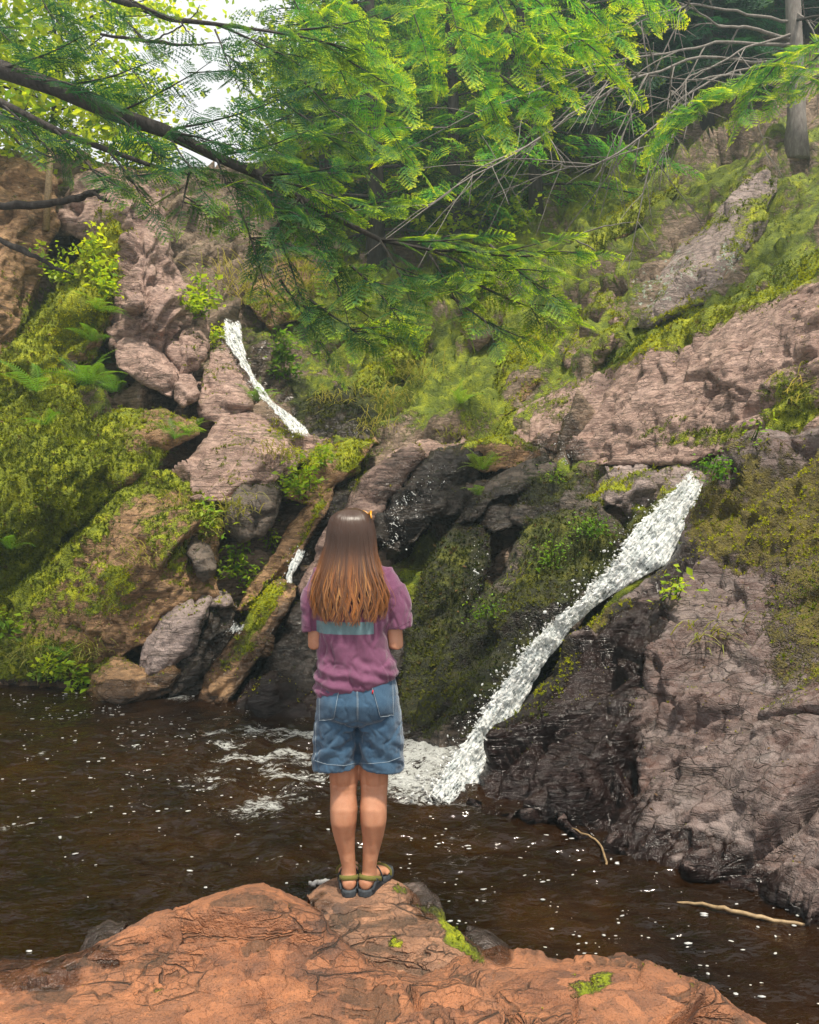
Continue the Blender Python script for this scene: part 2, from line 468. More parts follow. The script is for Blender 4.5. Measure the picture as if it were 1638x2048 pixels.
LICHEN = [
    (1310, 590, 60, 40, -30, .55), (1360, 540, 40, 60, 20, .5), (1460, 510, 30, 44, 0, .6), (1540, 490, 26, 40, 20, .5), (1570, 470, 50, 30, 0, .3), (1290, 700, 30, 20, 0, .3),
    (1460, 760, 60, 20, 0, .25), (60, 400, 60, 60, 0, .3), (310, 520, 100, 130, 0, .22), (1500, 1250, 110, 120, 0, .28), (1540, 1400, 90, 60, 0, .25), (1150, 1075, 40, 16, 0, .4), (540, 1180, 40, 20, 0, .2), (400, 430, 40, 90, 0, .2),
]

def zone(lst, px, py):
    r = np.zeros(len(px))
    for (x, y, rx, ry, t, a) in lst:
        t = math.radians(t); c, s = math.cos(t), math.sin(t)
        dx, dy = px - x, py - y
        d = ((dx * c + dy * s) / rx) ** 2 + ((-dx * s + dy * c) / ry) ** 2
        r = np.maximum(r, a * (1 - sstep(.45, 1.5, np.sqrt(d))))
    return r

def grid_normals(v, f):
    n = np.zeros_like(v)
    fn = np.cross(v[f[:, 2]] - v[f[:, 0]], v[f[:, 3]] - v[f[:, 1]])
    for k in range(4): np.add.at(n, f[:, k], fn)
    return n / (np.linalg.norm(n, axis=1)[:, None] + 1e-12)

ROCK_SURF = []      # object, points, normals, moss ... for planting

def relief(name, mat, poly, ctrl=(), step=4.0, depth=.7, rw=16, rd=.07, jag=7, big=.6, amp=1.0, ang=45, stretch=2.2, seed=1,
           moss0=0.0, wet0=0.0, lich0=0.0, up_moss=.25, taper=.35, smooth=0.0, margin=None, label=None, cat='rock', kind=None, group=None, key=None, post=None, fine=1.0, rim_calm=18):
    poly = np.array(poly, float)
    nb = len(poly)
    # dense rim
    rim = []
    for i in range(nb):
        a, b = poly[i], poly[(i + 1) % nb]
        k = max(1, int(np.hypot(*(b - a)[:2]) / 45))
        rim += [a + (b - a) * j / k for j in range(k)]
    rim = np.array(rim)
    margin = margin or max(6 * step, 34)
    x0, x1 = poly[:, 0].min() - margin - jag - step, poly[:, 0].max() + margin + jag + step
    y0, y1 = poly[:, 1].min() - margin - jag - step, poly[:, 1].max() + margin + jag + step
    xs = np.arange(x0, x1 + step, step); ys = np.arange(y0, y1 + step, step)
    gx, gy = np.meshgrid(xs, ys); W, H = len(xs), len(ys)
    px, py = gx.ravel(), gy.ravel()
    # signed distance to the outline
    d2 = np.full(len(px), 1e18); ins = np.zeros(len(px), bool)
    for i in range(nb):
        (ax, ay), (bx, by) = poly[i, :2], poly[(i + 1) % nb, :2]
        ex, ey = bx - ax, by - ay
        t = np.clip(((px - ax) * ex + (py - ay) * ey) / (ex * ex + ey * ey + 1e-9), 0, 1)
        d2 = np.minimum(d2, (px - ax - t * ex) ** 2 + (py - ay - t * ey) ** 2)
        if ay != by:
            c = ((ay > py) != (by > py)) & (px < ex * (py - ay) / (by - ay) + ax)
            ins ^= c
    s = np.sqrt(d2) * np.where(ins, 1, -1)
    if jag:
        q = np.stack([px / 90., py / 90., np.full(len(px), seed * 3.7)], -1)
        s = s + jag * fbm(q, 4, seed + 200, .6) * 1.6
    S = s.reshape(H, W)
    gy_, gx_ = np.gradient(S, step)
    gl = np.sqrt(gx_ ** 2 + gy_ ** 2) + 1e-6
    nx, ny = (gx_ / gl).ravel(), (gy_ / gl).ravel()
    # distance field from the camera plane: smooth surface through the rim and the inner points
    pts = np.concatenate([rim, np.array(ctrl, float).reshape(-1, 3)])
    sc = 300.0
    A = pts[:, :2] / sc
    K = np.sqrt(((A[:, None] - A[None]) ** 2).sum(-1) + .01)
    n = len(A); Q = np.concatenate([np.ones((n, 1)), A], 1)
    M = np.zeros((n + 3, n + 3)); M[:n, :n] = K + 1e-3 * np.eye(n); M[:n, n:] = Q; M[n:, :n] = Q.T
    sol = np.linalg.solve(M, np.concatenate([pts[:, 2], np.zeros(3)]))
    out = np.minimum(s, 0)
    qx, qy = px - nx * out * (1 + taper), py - ny * out * (1 + taper)
    G = np.stack([qx, qy], 1) / sc
    Y = np.zeros(len(px))
    for a in range(0, len(px), 20000):
        g = G[a:a + 20000]
        k = np.sqrt(((g[:, None] - A[None]) ** 2).sum(-1) + .01)
        Y[a:a + 20000] = k @ sol[:n] + sol[n] + g @ sol[n + 1:]
    e = np.clip(1 - s / rw, 0, 1)
    Y = Y + rd * (1 - np.sqrt(np.clip(1 - np.minimum(e, 1) ** 2, 0, 1)))
    Y = Y + np.clip(-s, 0, None) / margin * depth
    v = P(qx, qy, Y)
    keep = (s > -margin)
    idx = np.arange(H * W).reshape(H, W)
    f = np.stack([idx[1:, :-1], idx[1:, 1:], idx[:-1, 1:], idx[:-1, :-1]], -1).reshape(-1, 4)
    f = f[keep[f].all(1)]
    used = np.unique(f)
    re = np.full(H * W, -1); re[used] = np.arange(len(used))
    f = re[f]; v = v[used]; ux, uy, us = px[used], py[used], s[used]
    nrm = grid_normals(v, f)
    dsp = rock_relief(v, big, amp, ang, stretch, seed, smooth, fine)
    lap = np.concatenate([f[:, [0, 1]], f[:, [1, 2]], f[:, [2, 3]], f[:, [3, 0]]])
    deg = np.bincount(lap.ravel(), minlength=len(v)) + 1e-9
    for _ in range(1):          # weathered: no knife edges where blocks step
        acc = np.bincount(lap[:, 0], dsp[lap[:, 1]], len(v)) + np.bincount(lap[:, 1], dsp[lap[:, 0]], len(v))
        dsp = .5 * dsp + .5 * acc / deg
    dsp = dsp * (.35 + .65 * sstep(-6, rim_calm, us))
    v = v + nrm * dsp[:, None]
    if post: v = post(v)
    nrm = grid_normals(v, f)
    # close the back
    ed = np.concatenate([f[:, [0, 1]], f[:, [1, 2]], f[:, [2, 3]], f[:, [3, 0]]])
    key_ = ed.min(1).astype(np.int64) * len(v) + ed.max(1)
    _, first, cnt = np.unique(key_, return_index=True, return_counts=True)
    be = ed[first[cnt == 1]]
    cen = v[be.ravel()].mean(0); cen[1] += .12
    back = np.stack([be[:, 1], be[:, 0], np.full(len(be), len(v))], 1)
    moss = moss0 + .30 * fbm(v * 1.3, 3, 400 + seed) + zone(MOSS, ux, uy) + up_moss * (nrm[:, 2] - .35)
    wet = np.maximum(wet0, zone(WET_SHADE, ux, uy))
    lich = np.maximum(lich0, zone(LICHEN, ux, uy))
    near = sstep(WATER + .10, WATER + .02, v[:, 2])                      # tide line of the pool
    wet = np.maximum(wet, near * .9); moss = moss - near * .4
    mask = np.stack([moss, wet, lich], 1)
    allv = np.concatenate([v, cen[None]]); mask = np.concatenate([mask, mask[:1]])
    base = allv.mean(0); base[2] = allv[:, 2].min()
    me = mesh_from(name, allv, [f] if kind else [f, back], True, {'mask': mask})
    o = link(name, me, mat, None, base)
    tag(o, label, cat if not kind else None, group, kind)
    ROCK_SURF.append((o, v, nrm, moss, wet, us, ux, uy, f))
    return o

# ---- stone palettes (real-world albedo)
M_ORANGE = rock_material('orange_granite', [(.070, .040, .029), (.210, .080, .035), (.335, .136, .059), (.155, .079, .050)], grain=1.2, stretch_ang=30, cracks=.9, chips=.55)
M_TAN = rock_material('tan_granite', [(.075, .046, .034), (.20, .100, .054), (.33, .168, .094), (.15, .09, .062)], grain=1.2, stretch_ang=20, cracks=.9, chips=.8)
M_PINK = rock_material('pink_rhyolite', [(.11, .062, .046), (.29, .185, .148), (.45, .310, .255), (.23, .155, .135)], stretch_ang=45)
M_BROWN = rock_material('brown_rock', [(.10, .054, .026), (.25, .140, .068), (.40, .240, .120), (.20, .120, .062)], stretch_ang=50)
M_GREY = rock_material('grey_rock', [(.12, .090, .082), (.23, .180, .165), (.34, .265, .24), (.19, .15, .145)], wet_shade_col=.20, stretch_ang=35)
M_DARK = rock_material('dark_rock', [(.045, .036, .030), (.10, .08, .066), (.17, .13, .10), (.07, .06, .055)], wet_shade_col=.24, stretch_ang=30,
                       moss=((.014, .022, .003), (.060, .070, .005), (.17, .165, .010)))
M_REDWET = rock_material('red_grey_rock', [(.095, .036, .022), (.125, .086, .077), (.205, .162, .150), (.130, .107, .101)], wet_shade_col=.085, wet_tint=(1.0, .42, .28), stretch_ang=35, cracks=.6, chips=1.0,
                         moss=((.026, .020, .005), (.085, .066, .010), (.19, .155, .014)))
M_HILL = rock_material('hillside_soil', [(.06, .04, .022), (.17, .115, .075), (.31, .225, .165), (.14, .10, .065)], stretch_ang=35,
                       moss=((.024, .046, .002), (.125, .165, .004), (.40, .42, .008)))

# ---- the slope of the ravine behind everything
hill_poly = [(-900, 1500, 7.6), (-300, 1480, 8.8), (0, 1470, 9.5), (400, 1470, 9.8), (800, 1470, 9.0), (1100, 1470, 8.4), (1500, 1480, 7.2), (1900, 1500, 5.6), (2500, 1560, 4.6),
             (2600, 900, 6.2), (2600, 300, 9), (2600, -500, 16), (2000, -520, 22), (1400, -500, 27), (1000, -420, 31), (860, -200, 29), (770, 20, 25), (640, 190, 22), (540, 320, 19), (420, 345, 16.5), (260, 325, 15), (0, 300, 14), (-300, 220, 13), (-900, 100, 11), (-950, 800, 9)]
hill_ctrl = [(-300, 1150, 9.4), (0, 1150, 10.4), (400, 1150, 10.6), (700, 1150, 10.0), (900, 1150, 9.6), (1200, 1150, 8.9), (1600, 1150, 7.6), (2200, 1150, 5.6),
             (-300, 900, 10), (0, 900, 11), (300, 900, 11.6), (600, 900, 12.3), (800, 890, 12.2), (1000, 900, 11.4), (1300, 930, 9.9), (1600, 860, 8.5), (2200, 900, 6.4),
             (0, 750, 11.6), (250, 750, 12.2), (500, 760, 13.6), (620, 830, 13.2), (700, 800, 13.3), (850, 780, 13.0), (1000, 780, 12.3), (1200, 750, 11.3), (1450, 680, 9.9), (1638, 600, 9.2), (2200, 600, 7.2),
             (0, 550, 12.7), (200, 550, 13.2), (400, 560, 14.3), (600, 550, 15.6), (800, 550, 15.4), (1000, 550, 14.4), (1300, 520, 12.8), (1600, 480, 11.2), (2200, 400, 9.4),
             (600, 400, 18), (900, 330, 18.5), (1200, 320, 16.6), (1500, 300, 14.2), (1800, 250, 13), (900, 100, 23), (1200, 100, 21), (1500, 150, 17.5), (1900, 50, 16), (1500, -250, 23)]
hill_ctrl = [(x, y, d - (.6 if (x < 1350 and 850 < y < 1250) else .35 if (x < 560 and 700 < y <= 850) else 0)) for x, y, d in hill_ctrl]
hill = relief('hillside', M_HILL, hill_poly, hill_ctrl, step=6.5, depth=3.0, rw=60, rd=.6, jag=18, big=.8, amp=1.6, ang=38, seed=3, moss0=.10, up_moss=.3, kind='structure', margin=60)

def hY(px, py):
    o, v, nrm, moss, wet, us, ux, uy, f = ROCK_SURF[0]
    return float(v[np.argmin((ux - px) ** 2 + (uy - py) ** 2), 1])
def slope_rock(pts, bulge, seed, ang, mat, label, **kw):
    c = np.mean(np.array(pts, float), 0)
    mid = [(c[0], c[1], hY(*c) - bulge)] + [((c[0] + x) / 2, (c[1] + y) / 2, hY((c[0] + x) / 2, (c[1] + y) / 2) - bulge * .8) for x, y in pts[::2]]
    relief('slope_rock', mat, [(x, y, hY(x, y) - .08) for x, y in pts], mid, seed=seed, ang=ang, label=label, cat='rock', **kw)
slope_rock([(1130, 720), (1150, 650), (1180, 590), (1235, 555), (1262, 600), (1255, 660), (1205, 720), (1160, 752)], .42, 80, 60, M_PINK, 'tan rock face on the right slope left of the lichen covered outcrop', big=.5, moss0=.03)
slope_rock([(985, 790), (1005, 720), (1050, 660), (1105, 640), (1130, 665), (1110, 730), (1060, 790), (1010, 830)], .40, 81, 52, M_BROWN, 'brown and tan rock patch on the back slope above the long bare ridge', big=.5, moss0=.08)
slope_rock([(925, 670), (945, 590), (985, 520), (1030, 505), (1045, 550), (1005, 640), (955, 700)], .42, 82, 58, M_PINK, 'leaning rock rib on the back slope below the tip of the hanging spray', big=.5, moss0=.10)
slope_rock([(700, 790), (740, 720), (800, 660), (850, 640), (862, 680), (820, 740), (760, 800)], .40, 83, 48, M_BROWN, 'slanting mossy rib on the back slope right of the high waterfall', big=.45, moss0=.16)
slope_rock([(1150, 500), (1220, 430), (1300, 370), (1350, 345), (1352, 385), (1290, 450), (1200, 515)], .42, 84, 40, M_BROWN, 'mossy diagonal ledge high on the right slope under the bare branches', big=.5, moss0=.16)
slope_rock([(870, 480), (905, 420), (960, 370), (1000, 360), (990, 420), (930, 500), (885, 530)], .45, 85, 55, M_PINK, 'steep rock step high on the back slope in the middle', big=.5, moss0=.14)
slope_rock([(480, 600), (520, 540), (600, 500), (680, 500), (690, 560), (620, 640), (540, 660)], .45, 86, 50, M_BROWN, 'grassy brown crag behind the hanging sprays above the high waterfall', big=.5, moss0=.12)
B = 'rock'
# ---- left bank
relief('cliff', M_BROWN, [(-420, 1050, 10), (-420, 250, 11.5), (-150, 300, 12), (60, 320, 12.3), (118, 360, 12.4), (112, 450, 12.2), (80, 540, 12), (70, 620, 11.7), (30, 700, 11.3), (-20, 820, 11), (-60, 1050, 10.4)],
       [(0, 450, 11.5), (-100, 600, 10.8), (0, 580, 11.2), (40, 480, 11.6), (-200, 800, 10.2)], seed=11, ang=60, big=.8, moss0=.02, jag=9, label='tall brown and rust coloured cliff at the left edge under the dead limbs', cat='cliff')
relief('rock_outcrop', M_PINK, [(112, 470, 12.6), (116, 400, 12.7), (150, 350, 12.9), (215, 330, 13), (290, 345, 13), (318, 400, 12.9), (335, 460, 12.7), (300, 480, 12.4), (240, 470, 12.2), (180, 480, 12.3)],
       [(200, 400, 12.3), (270, 400, 12.2), (150, 430, 12.3)], seed=12, ang=65, big=.55, label='purplish pink bluff behind the broken dead limb, upper left', cat='rock')
relief('rock_spur', M_PINK, [(205, 640, 12.0), (222, 560, 12.0), (235, 480, 12.2), (262, 420, 12.5), (300, 395, 12.7), (335, 450, 12.7), (352, 520, 12.6), (395, 590, 12.5), (420, 660, 12.5), (405, 720, 12.2), (340, 740, 11.8), (260, 700, 11.7), (215, 690, 11.7)],
       [(300, 500, 11.9), (290, 600, 11.5), (350, 620, 11.7), (250, 620, 11.5)], seed=13, ang=70, big=.5, stretch=3.2, amp=1.25, jag=6, label='jagged pinkish grey spur of ribbed rock left of the high waterfall', cat='rock')
relief('rock_block', M_PINK, [(228, 690, 11.4), (268, 668, 11.6), (330, 705, 11.6), (372, 745, 11.5), (345, 800, 11.1), (280, 770, 11.0), (232, 735, 11.1)],
       [(300, 730, 11.1)], seed=14, ang=-25, big=.5, stretch=1.6, rw=24, rd=.1, jag=4, smooth=.3, label='flat tilted pink slab below the ribbed spur, crossed by cracks', cat='rock')
relief('rock_block', M_PINK, [(332, 700, 11.7), (345, 655, 12), (395, 640, 12.1), (425, 690, 12), (400, 740, 11.6), (360, 755, 11.4)],
       [(380, 700, 11.5)], seed=15, ang=75, big=.45, rw=24, rd=.12, jag=4, label='upright purple grey block between the tilted pink slab and the high waterfall', cat='rock', lich0=.1)
relief('rock_block', M_PINK, [(348, 800, 11.0), (352, 745, 11.3), (385, 742, 11.4), (405, 765, 11.3), (395, 800, 11.0), (365, 822, 10.8)],
       [(378, 785, 10.9)], seed=16, ang=-30, big=.5, rw=16, rd=.08, jag=3, smooth=.5, label='small smooth pink cube of rock above the long pink slab', cat='rock')
relief('rock_outcrop', M_PINK, [(395, 835, 11.2), (400, 760, 11.5), (425, 705, 12), (460, 690, 12.3), (490, 715, 12.2), (512, 760, 12), (515, 800, 11.6), (480, 835, 11.2), (430, 850, 11)],
       [(450, 760, 11.5), (480, 790, 11.3)], seed=17, ang=-10, big=.5, stretch=1.8, jag=5, wet0=.1, label='layered grey pink outcrop beside the foot of the high waterfall', cat='rock')
relief('rock_rib', M_PINK, [(110, 760, 11.3), (120, 690, 11.5), (130, 655, 11.7), (160, 650, 11.7), (168, 690, 11.4), (150, 740, 11.1), (130, 770, 11)], [(140, 710, 11.2)], seed=18, ang=75, big=.4, rw=20, jag=4,
       label='narrow pink rib standing out of the moss above the ferns', cat='rock')
relief('mossy_slab', M_BROWN, [(-120, 900, 10.4), (-80, 800, 10.9), (20, 690, 11.3), (110, 580, 11.7), (180, 500, 12.0), (235, 430, 12.3), (254, 425, 12.4), (246, 500, 12.0), (228, 600, 11.7), (205, 690, 11.4), (160, 760, 11.1), (80, 815, 10.8), (0, 900, 10.5)],
       [(60, 720, 10.9), (140, 600, 11.3)], seed=19, ang=52, big=.55, amp=1.3, moss0=.3, smooth=.1, jag=12, label='long moss covered slab running diagonally up the left side', cat='rock')
relief('mossy_mound', M_BROWN, [(-350, 1420, 8.9), (-350, 900, 9.6), (-120, 850, 10), (0, 815, 10.3), (60, 780, 10.5), (130, 770, 10.5), (185, 830, 10.4), (222, 900, 10.2), (215, 985, 9.9), (190, 1020, 9.8), (130, 1070, 9.7), (95, 1170, 9.5), (40, 1250, 9.4), (0, 1300, 9.3), (-60, 1420, 9.1)],
       [(80, 880, 9.8), (120, 960, 9.5), (60, 1020, 9.4), (-60, 1100, 9.1), (20, 1150, 9.4)], seed=20, ang=60, big=.6, amp=1.35, moss0=.42, smooth=.1, jag=12, label='huge bright green mossy mound at the left edge', cat='rock')
relief('rock_slab', M_BROWN, [(168, 930, 10.3), (180, 860, 10.6), (240, 815, 10.9), (320, 815, 11), (388, 838, 10.9), (400, 870, 10.7), (340, 900, 10.4), (300, 960, 10.0), (225, 985, 9.9), (205, 950, 10)],
       [(270, 870, 10.3), (330, 860, 10.4)], seed=21, ang=50, big=.55, moss0=.12, smooth=.3, label='brown smooth faced slab beside the green mound', cat='rock')
relief('rock_slab', M_PINK, [(330, 975, 10.0), (360, 930, 10.3), (420, 860, 10.8), (445, 830, 11.1), (520, 826, 11.3), (570, 838, 11.2), (620, 872, 11.0), (660, 880, 10.8), (600, 930, 10.3), (560, 985, 10), (540, 1040, 9.8), (480, 1010, 9.7), (400, 1000, 9.6)],
       [(450, 900, 10.3), (530, 900, 10.2), (480, 960, 9.75)], seed=22, ang=38, big=.8, amp=.8, smooth=.45, up_moss=.05, label='broad pink slab sloping up to the high waterfall', cat='rock')
relief('undercut_rock', M_DARK, [(455, 1060, 9.6), (470, 985, 9.9), (540, 950, 10.1), (572, 955, 10.1), (560, 1020, 9.8), (530, 1075, 9.5), (480, 1085, 9.4)], [(510, 1010, 9.55)], seed=23, ang=80, big=.5, smooth=.4, jag=5, moss0=.05,
       label='shaded brown undercut face below the broad pink slab', cat='rock')
relief('rock_outcrop', M_BROWN, [(-80, 1420, 9.1), (-40, 1290, 9.4), (60, 1160, 9.6), (150, 1070, 9.7), (215, 1000, 9.8), (265, 945, 10), (310, 935, 10), (370, 960, 9.9), (430, 1000, 9.8), (455, 1050, 9.6), (440, 1110, 9.4), (425, 1150, 9.3), (430, 1190, 9.2), (380, 1200, 9.05), (320, 1230, 8.9), (290, 1290, 8.8), (230, 1330, 8.9), (120, 1400, 9.0)],
       [(280, 1020, 9.3), (340, 1080, 9.0), (200, 1130, 9.15), (280, 1160, 8.9), (120, 1230, 9.1), (80, 1320, 9.0)], seed=24, ang=52, big=.65, amp=1.25, moss0=.10, jag=8, label='bulky brown outcrop with yellow moss, left of the pool inlet', cat='rock')
relief('rock_block', M_DARK, [(372, 1110, 9.0), (385, 1070, 9.3), (420, 1090, 9.3), (432, 1140, 9.2), (405, 1160, 8.9)], [(400, 1115, 8.95)], seed=25, ang=60, big=.3, rw=18, rd=.1, jag=4, label='small dark block jutting from the brown outcrop beside green leaves', cat='rock')
relief('boulder', M_GREY, [(268, 1400, 8.5), (282, 1300, 8.7), (310, 1245, 8.85), (350, 1200, 9.0), (400, 1185, 9.1), (425, 1200, 9.0), (418, 1240, 8.8), (395, 1290, 8.6), (350, 1330, 8.5), (330, 1395, 8.4)],
       [(350, 1250, 8.65), (320, 1310, 8.5)], seed=26, ang=55, big=.7, smooth=.5, rw=22, rd=.12, jag=5, up_moss=.1, label='grey brown wedge boulder with a flat slanting face by the inlet', cat='boulder')
relief('boulder', M_DARK, [(330, 1405, 8.45), (350, 1330, 8.7), (400, 1260, 8.9), (420, 1205, 9.1), (445, 1175, 9.3), (470, 1215, 9.3), (478, 1260, 9.2), (450, 1310, 9.0), (420, 1360, 8.8), (400, 1400, 8.7)],
       [(430, 1260, 8.85), (390, 1340, 8.6)], seed=27, ang=60, big=.45, wet0=.55, label='dark wet boulder in the shade between the wedge boulder and the tilted slab', cat='boulder')
relief('boulder', M_GREY, [(405, 1190, 9.1), (420, 1172, 9.3), (455, 1180, 9.3), (475, 1215, 9.2), (440, 1222, 9.0), (415, 1215, 9.0)], [(440, 1200, 9.0)], seed=28, ang=10, big=.3, rw=14, rd=.08, jag=3, step=4, label='pale rounded stone topping the dark wet boulder', cat='boulder')
relief('rock', M_BROWN, [(170, 1410, 8.55), (185, 1350, 8.7), (225, 1310, 8.85), (262, 1320, 8.8), (300, 1345, 8.65), (345, 1325, 8.6), (365, 1350, 8.55), (350, 1385, 8.45), (270, 1415, 8.35), (210, 1420, 8.4)],
       [(260, 1365, 8.45), (330, 1355, 8.45)], seed=29, ang=35, big=.45, rw=24, jag=6, label='low broken brown rock at the waterline with a tiny white stone on it', cat='rock')
relief('tilted_slab', M_BROWN, [(380, 1420, 8.3), (400, 1350, 8.5), (440, 1290, 8.7), (500, 1215, 8.95), (545, 1160, 9.2), (572, 1155, 9.2), (600, 1172, 9.1), (598, 1195, 9.0), (560, 1260, 8.7), (540, 1310, 8.5), (490, 1370, 8.3), (450, 1420, 8.2)],
       [(480, 1290, 8.45), (540, 1210, 8.75), (440, 1360, 8.3)], seed=30, ang=48, big=.8, stretch=3, smooth=.45, rw=18, rd=.1, jag=4, label='long tilted slab with a mossy top and pale pink end behind the left arm', cat='rock')
relief('rock_recess', M_DARK, [(470, 1440, 8.6), (530, 1320, 8.8), (560, 1250, 9), (600, 1190, 9.2), (660, 1140, 9.3), (760, 1120, 9.3), (830, 1200, 9), (820, 1460, 8.2), (640, 1480, 8.3)],
       [(620, 1300, 8.95), (720, 1250, 9.0)], seed=31, ang=50, big=.5, wet0=.95, step=6, label='black wet rock wall in the shade behind the person', cat='rock')  # black of wet stone, with the recess shade painted into it
relief('boulder', M_REDWET, [(455, 1440, 7.9), (468, 1390, 8.1), (500, 1352, 8.3), (545, 1345, 8.4), (590, 1365, 8.3), (640, 1385, 8.2), (700, 1400, 8.1), (720, 1490, 7.4), (640, 1500, 7.3), (540, 1465, 7.5)],
       [(540, 1395, 7.9), (600, 1420, 7.8)], seed=32, ang=35, big=.5, wet0=.6, rw=30, jag=6, label='low wet reddish boulder at the pool edge left of the shorts', cat='boulder')
relief('tilted_slab', M_BROWN, [(470, 1225, 9.2), (490, 1185, 9.4), (540, 1110, 9.6), (590, 1030, 9.9), (640, 975, 10.1), (672, 962, 10.1), (668, 1000, 9.9), (640, 1060, 9.6), (600, 1120, 9.35), (570, 1158, 9.2), (510, 1215, 9.0)],
       [(560, 1110, 9.3), (620, 1030, 9.6)], seed=33, ang=55, big=.7, stretch=3.4, smooth=.4, rw=18, rd=.12, jag=4, moss0=.05, label='grey brown slab leaning behind the tilted slab, moss along its right edge', cat='rock')
relief('rock_gully', M_DARK, [(570, 1165, 9.5), (605, 1100, 9.7), (640, 1040, 9.9), (668, 970, 10.3), (720, 950, 10.5), (700, 1040, 10), (660, 1120, 9.7), (620, 1180, 9.4)], [(640, 1080, 9.85)], seed=34, ang=58, big=.5, wet0=.85, label='dark wet gully wall beside the thin trickle left of the hair', cat='rock')
relief('tilted_slab', M_PINK, [(600, 1190, 9.2), (640, 1110, 9.4), (680, 1030, 9.7), (720, 960, 10.0), (790, 905, 10.3), (840, 882, 10.5), (930, 884, 10.4), (900, 905, 10.1), (830, 930, 9.8), (770, 1000, 9.5), (740, 1090, 9.2), (700, 1160, 9.1)],
       [(760, 960, 9.6), (820, 910, 9.9), (700, 1060, 9.35)], seed=35, ang=42, big=.7, stretch=3, smooth=.35, rw=20, rd=.12, jag=5, up_moss=.1, label='long pink slab leaning up to the ledge, directly behind the hair', cat='rock')
relief('rock_ledge', M_BROWN, [(570, 1000, 10.0), (590, 950, 10.4), (640, 900, 10.8), (680, 880, 11), (760, 878, 11), (720, 940, 10.4), (660, 975, 10.1), (620, 1010, 9.8)], [(660, 925, 10.2)], seed=36, ang=40, big=.5, moss0=.12, label='mossy brown shelf between the leafy plants and the long pink slab', cat='rock')

# ---- the ledge and the middle of the falls
relief('rock_ledge', M_DARK, [(742, 1080, 9.1), (748, 1030, 9.3), (790, 985, 9.5), (840, 925, 9.9), (870, 900, 10.1), (930, 888, 10.2), (960, 905, 10.1), (985, 945, 9.8), (950, 985, 9.5), (925, 1020, 9.2), (870, 1040, 9.0), (820, 1100, 8.8), (790, 1120, 8.8)],
       [(850, 980, 9.3), (800, 1050, 9.0), (900, 950, 9.6)], seed=40, ang=22, big=.42, stretch=2.8, amp=1.8, wet0=.75, jag=5, label='black dripping wet ledge right of the head, a silvery glint running over it', cat='rock')
relief('ledge_boulder', M_BROWN, [(915, 930, 9.9), (935, 895, 10.2), (985, 876, 10.4), (1035, 876, 10.4), (1078, 898, 10.2), (1090, 925, 9.9), (1040, 935, 9.7), (970, 950, 9.6)], [(1000, 905, 9.8)], seed=41, ang=15, big=.5, rw=24, jag=4, moss0=.05, label='rounded tan cap of rock on the ledge above the fern', cat='rock')
relief('rock_slab', M_DARK, [(905, 1050, 9.0), (930, 1000, 9.2), (985, 955, 9.5), (1050, 922, 9.7), (1095, 908, 9.8), (1115, 930, 9.6), (1105, 960, 9.3), (1060, 985, 9.1), (985, 1005, 8.9), (950, 1040, 8.8)],
       [(1030, 960, 9.15), (970, 990, 9.0)], seed=42, ang=24, big=.5, stretch=3, smooth=.4, rw=24, jag=4, wet0=.3, label='long dark slab with pale crest behind the fern', cat='rock')
relief('boulder', M_DARK, [(955, 1055, 8.9), (970, 1010, 9.1), (1005, 1003, 9.1), (1035, 1020, 9.0), (1030, 1055, 8.7), (990, 1070, 8.6)], [(1000, 1035, 8.75)], seed=43, ang=20, big=.3, wet0=.7, rw=20, jag=4, step=4, label='small black boulder in the shade under the long dark slab', cat='boulder')
relief('boulder', M_DARK, [(1020, 1040, 8.8), (1035, 985, 9.1), (1090, 955, 9.3), (1150, 940, 9.4), (1185, 960, 9.2), (1190, 1000, 8.9), (1160, 1030, 8.7), (1110, 1050, 8.6), (1060, 1060, 8.6)],
       [(1110, 1000, 8.75)], seed=44, ang=25, big=.45, wet0=.45, rw=30, jag=5, label='mossy dark boulder in the middle of the ledge above the main mossy rock', cat='boulder')
relief('boulder', M_GREY, [(1150, 1010, 8.7), (1175, 985, 8.9), (1210, 935, 9.2), (1260, 920, 9.3), (1330, 922, 9.2), (1350, 950, 8.9), (1320, 985, 8.6), (1275, 1030, 8.3), (1230, 1020, 8.4), (1190, 1020, 8.5)],
       [(1240, 970, 8.6), (1290, 970, 8.5)], seed=45, ang=25, big=.4, amp=1.3, rw=24, jag=6, label='craggy grey boulder with moss patches left of the top of the big waterfall', cat='boulder')
relief('rock_lip', M_GREY, [(1305, 1000, 8.4), (1330, 950, 8.7), (1365, 912, 8.9), (1420, 905, 8.8), (1470, 905, 8.4), (1545, 868, 8.1), (1560, 890, 7.9), (1480, 930, 7.8), (1430, 970, 7.8), (1400, 985, 7.9), (1350, 1010, 8.0)],
       [(1380, 955, 8.2), (1450, 925, 8.1)], seed=46, ang=28, big=.4, stretch=2.6, rw=18, jag=5, label='pale stepped rock lip at the head of the big waterfall', cat='rock')
relief('mossy_rock', M_DARK, [(790, 1500, 7.1), (795, 1380, 7.7), (815, 1260, 8.1), (845, 1150, 8.5), (880, 1085, 8.7), (910, 1052, 8.9), (965, 1046, 8.9), (985, 1062, 8.8), (978, 1120, 8.5), (955, 1190, 8.2), (930, 1250, 8.0), (890, 1360, 7.6), (850, 1500, 6.95)],
       [(890, 1160, 8.3), (850, 1300, 7.85)], seed=47, ang=62, big=.6, stretch=2.6, smooth=.4, wet0=.3, moss0=.12, jag=5, label='dark mossy slab just right of the person', cat='rock')
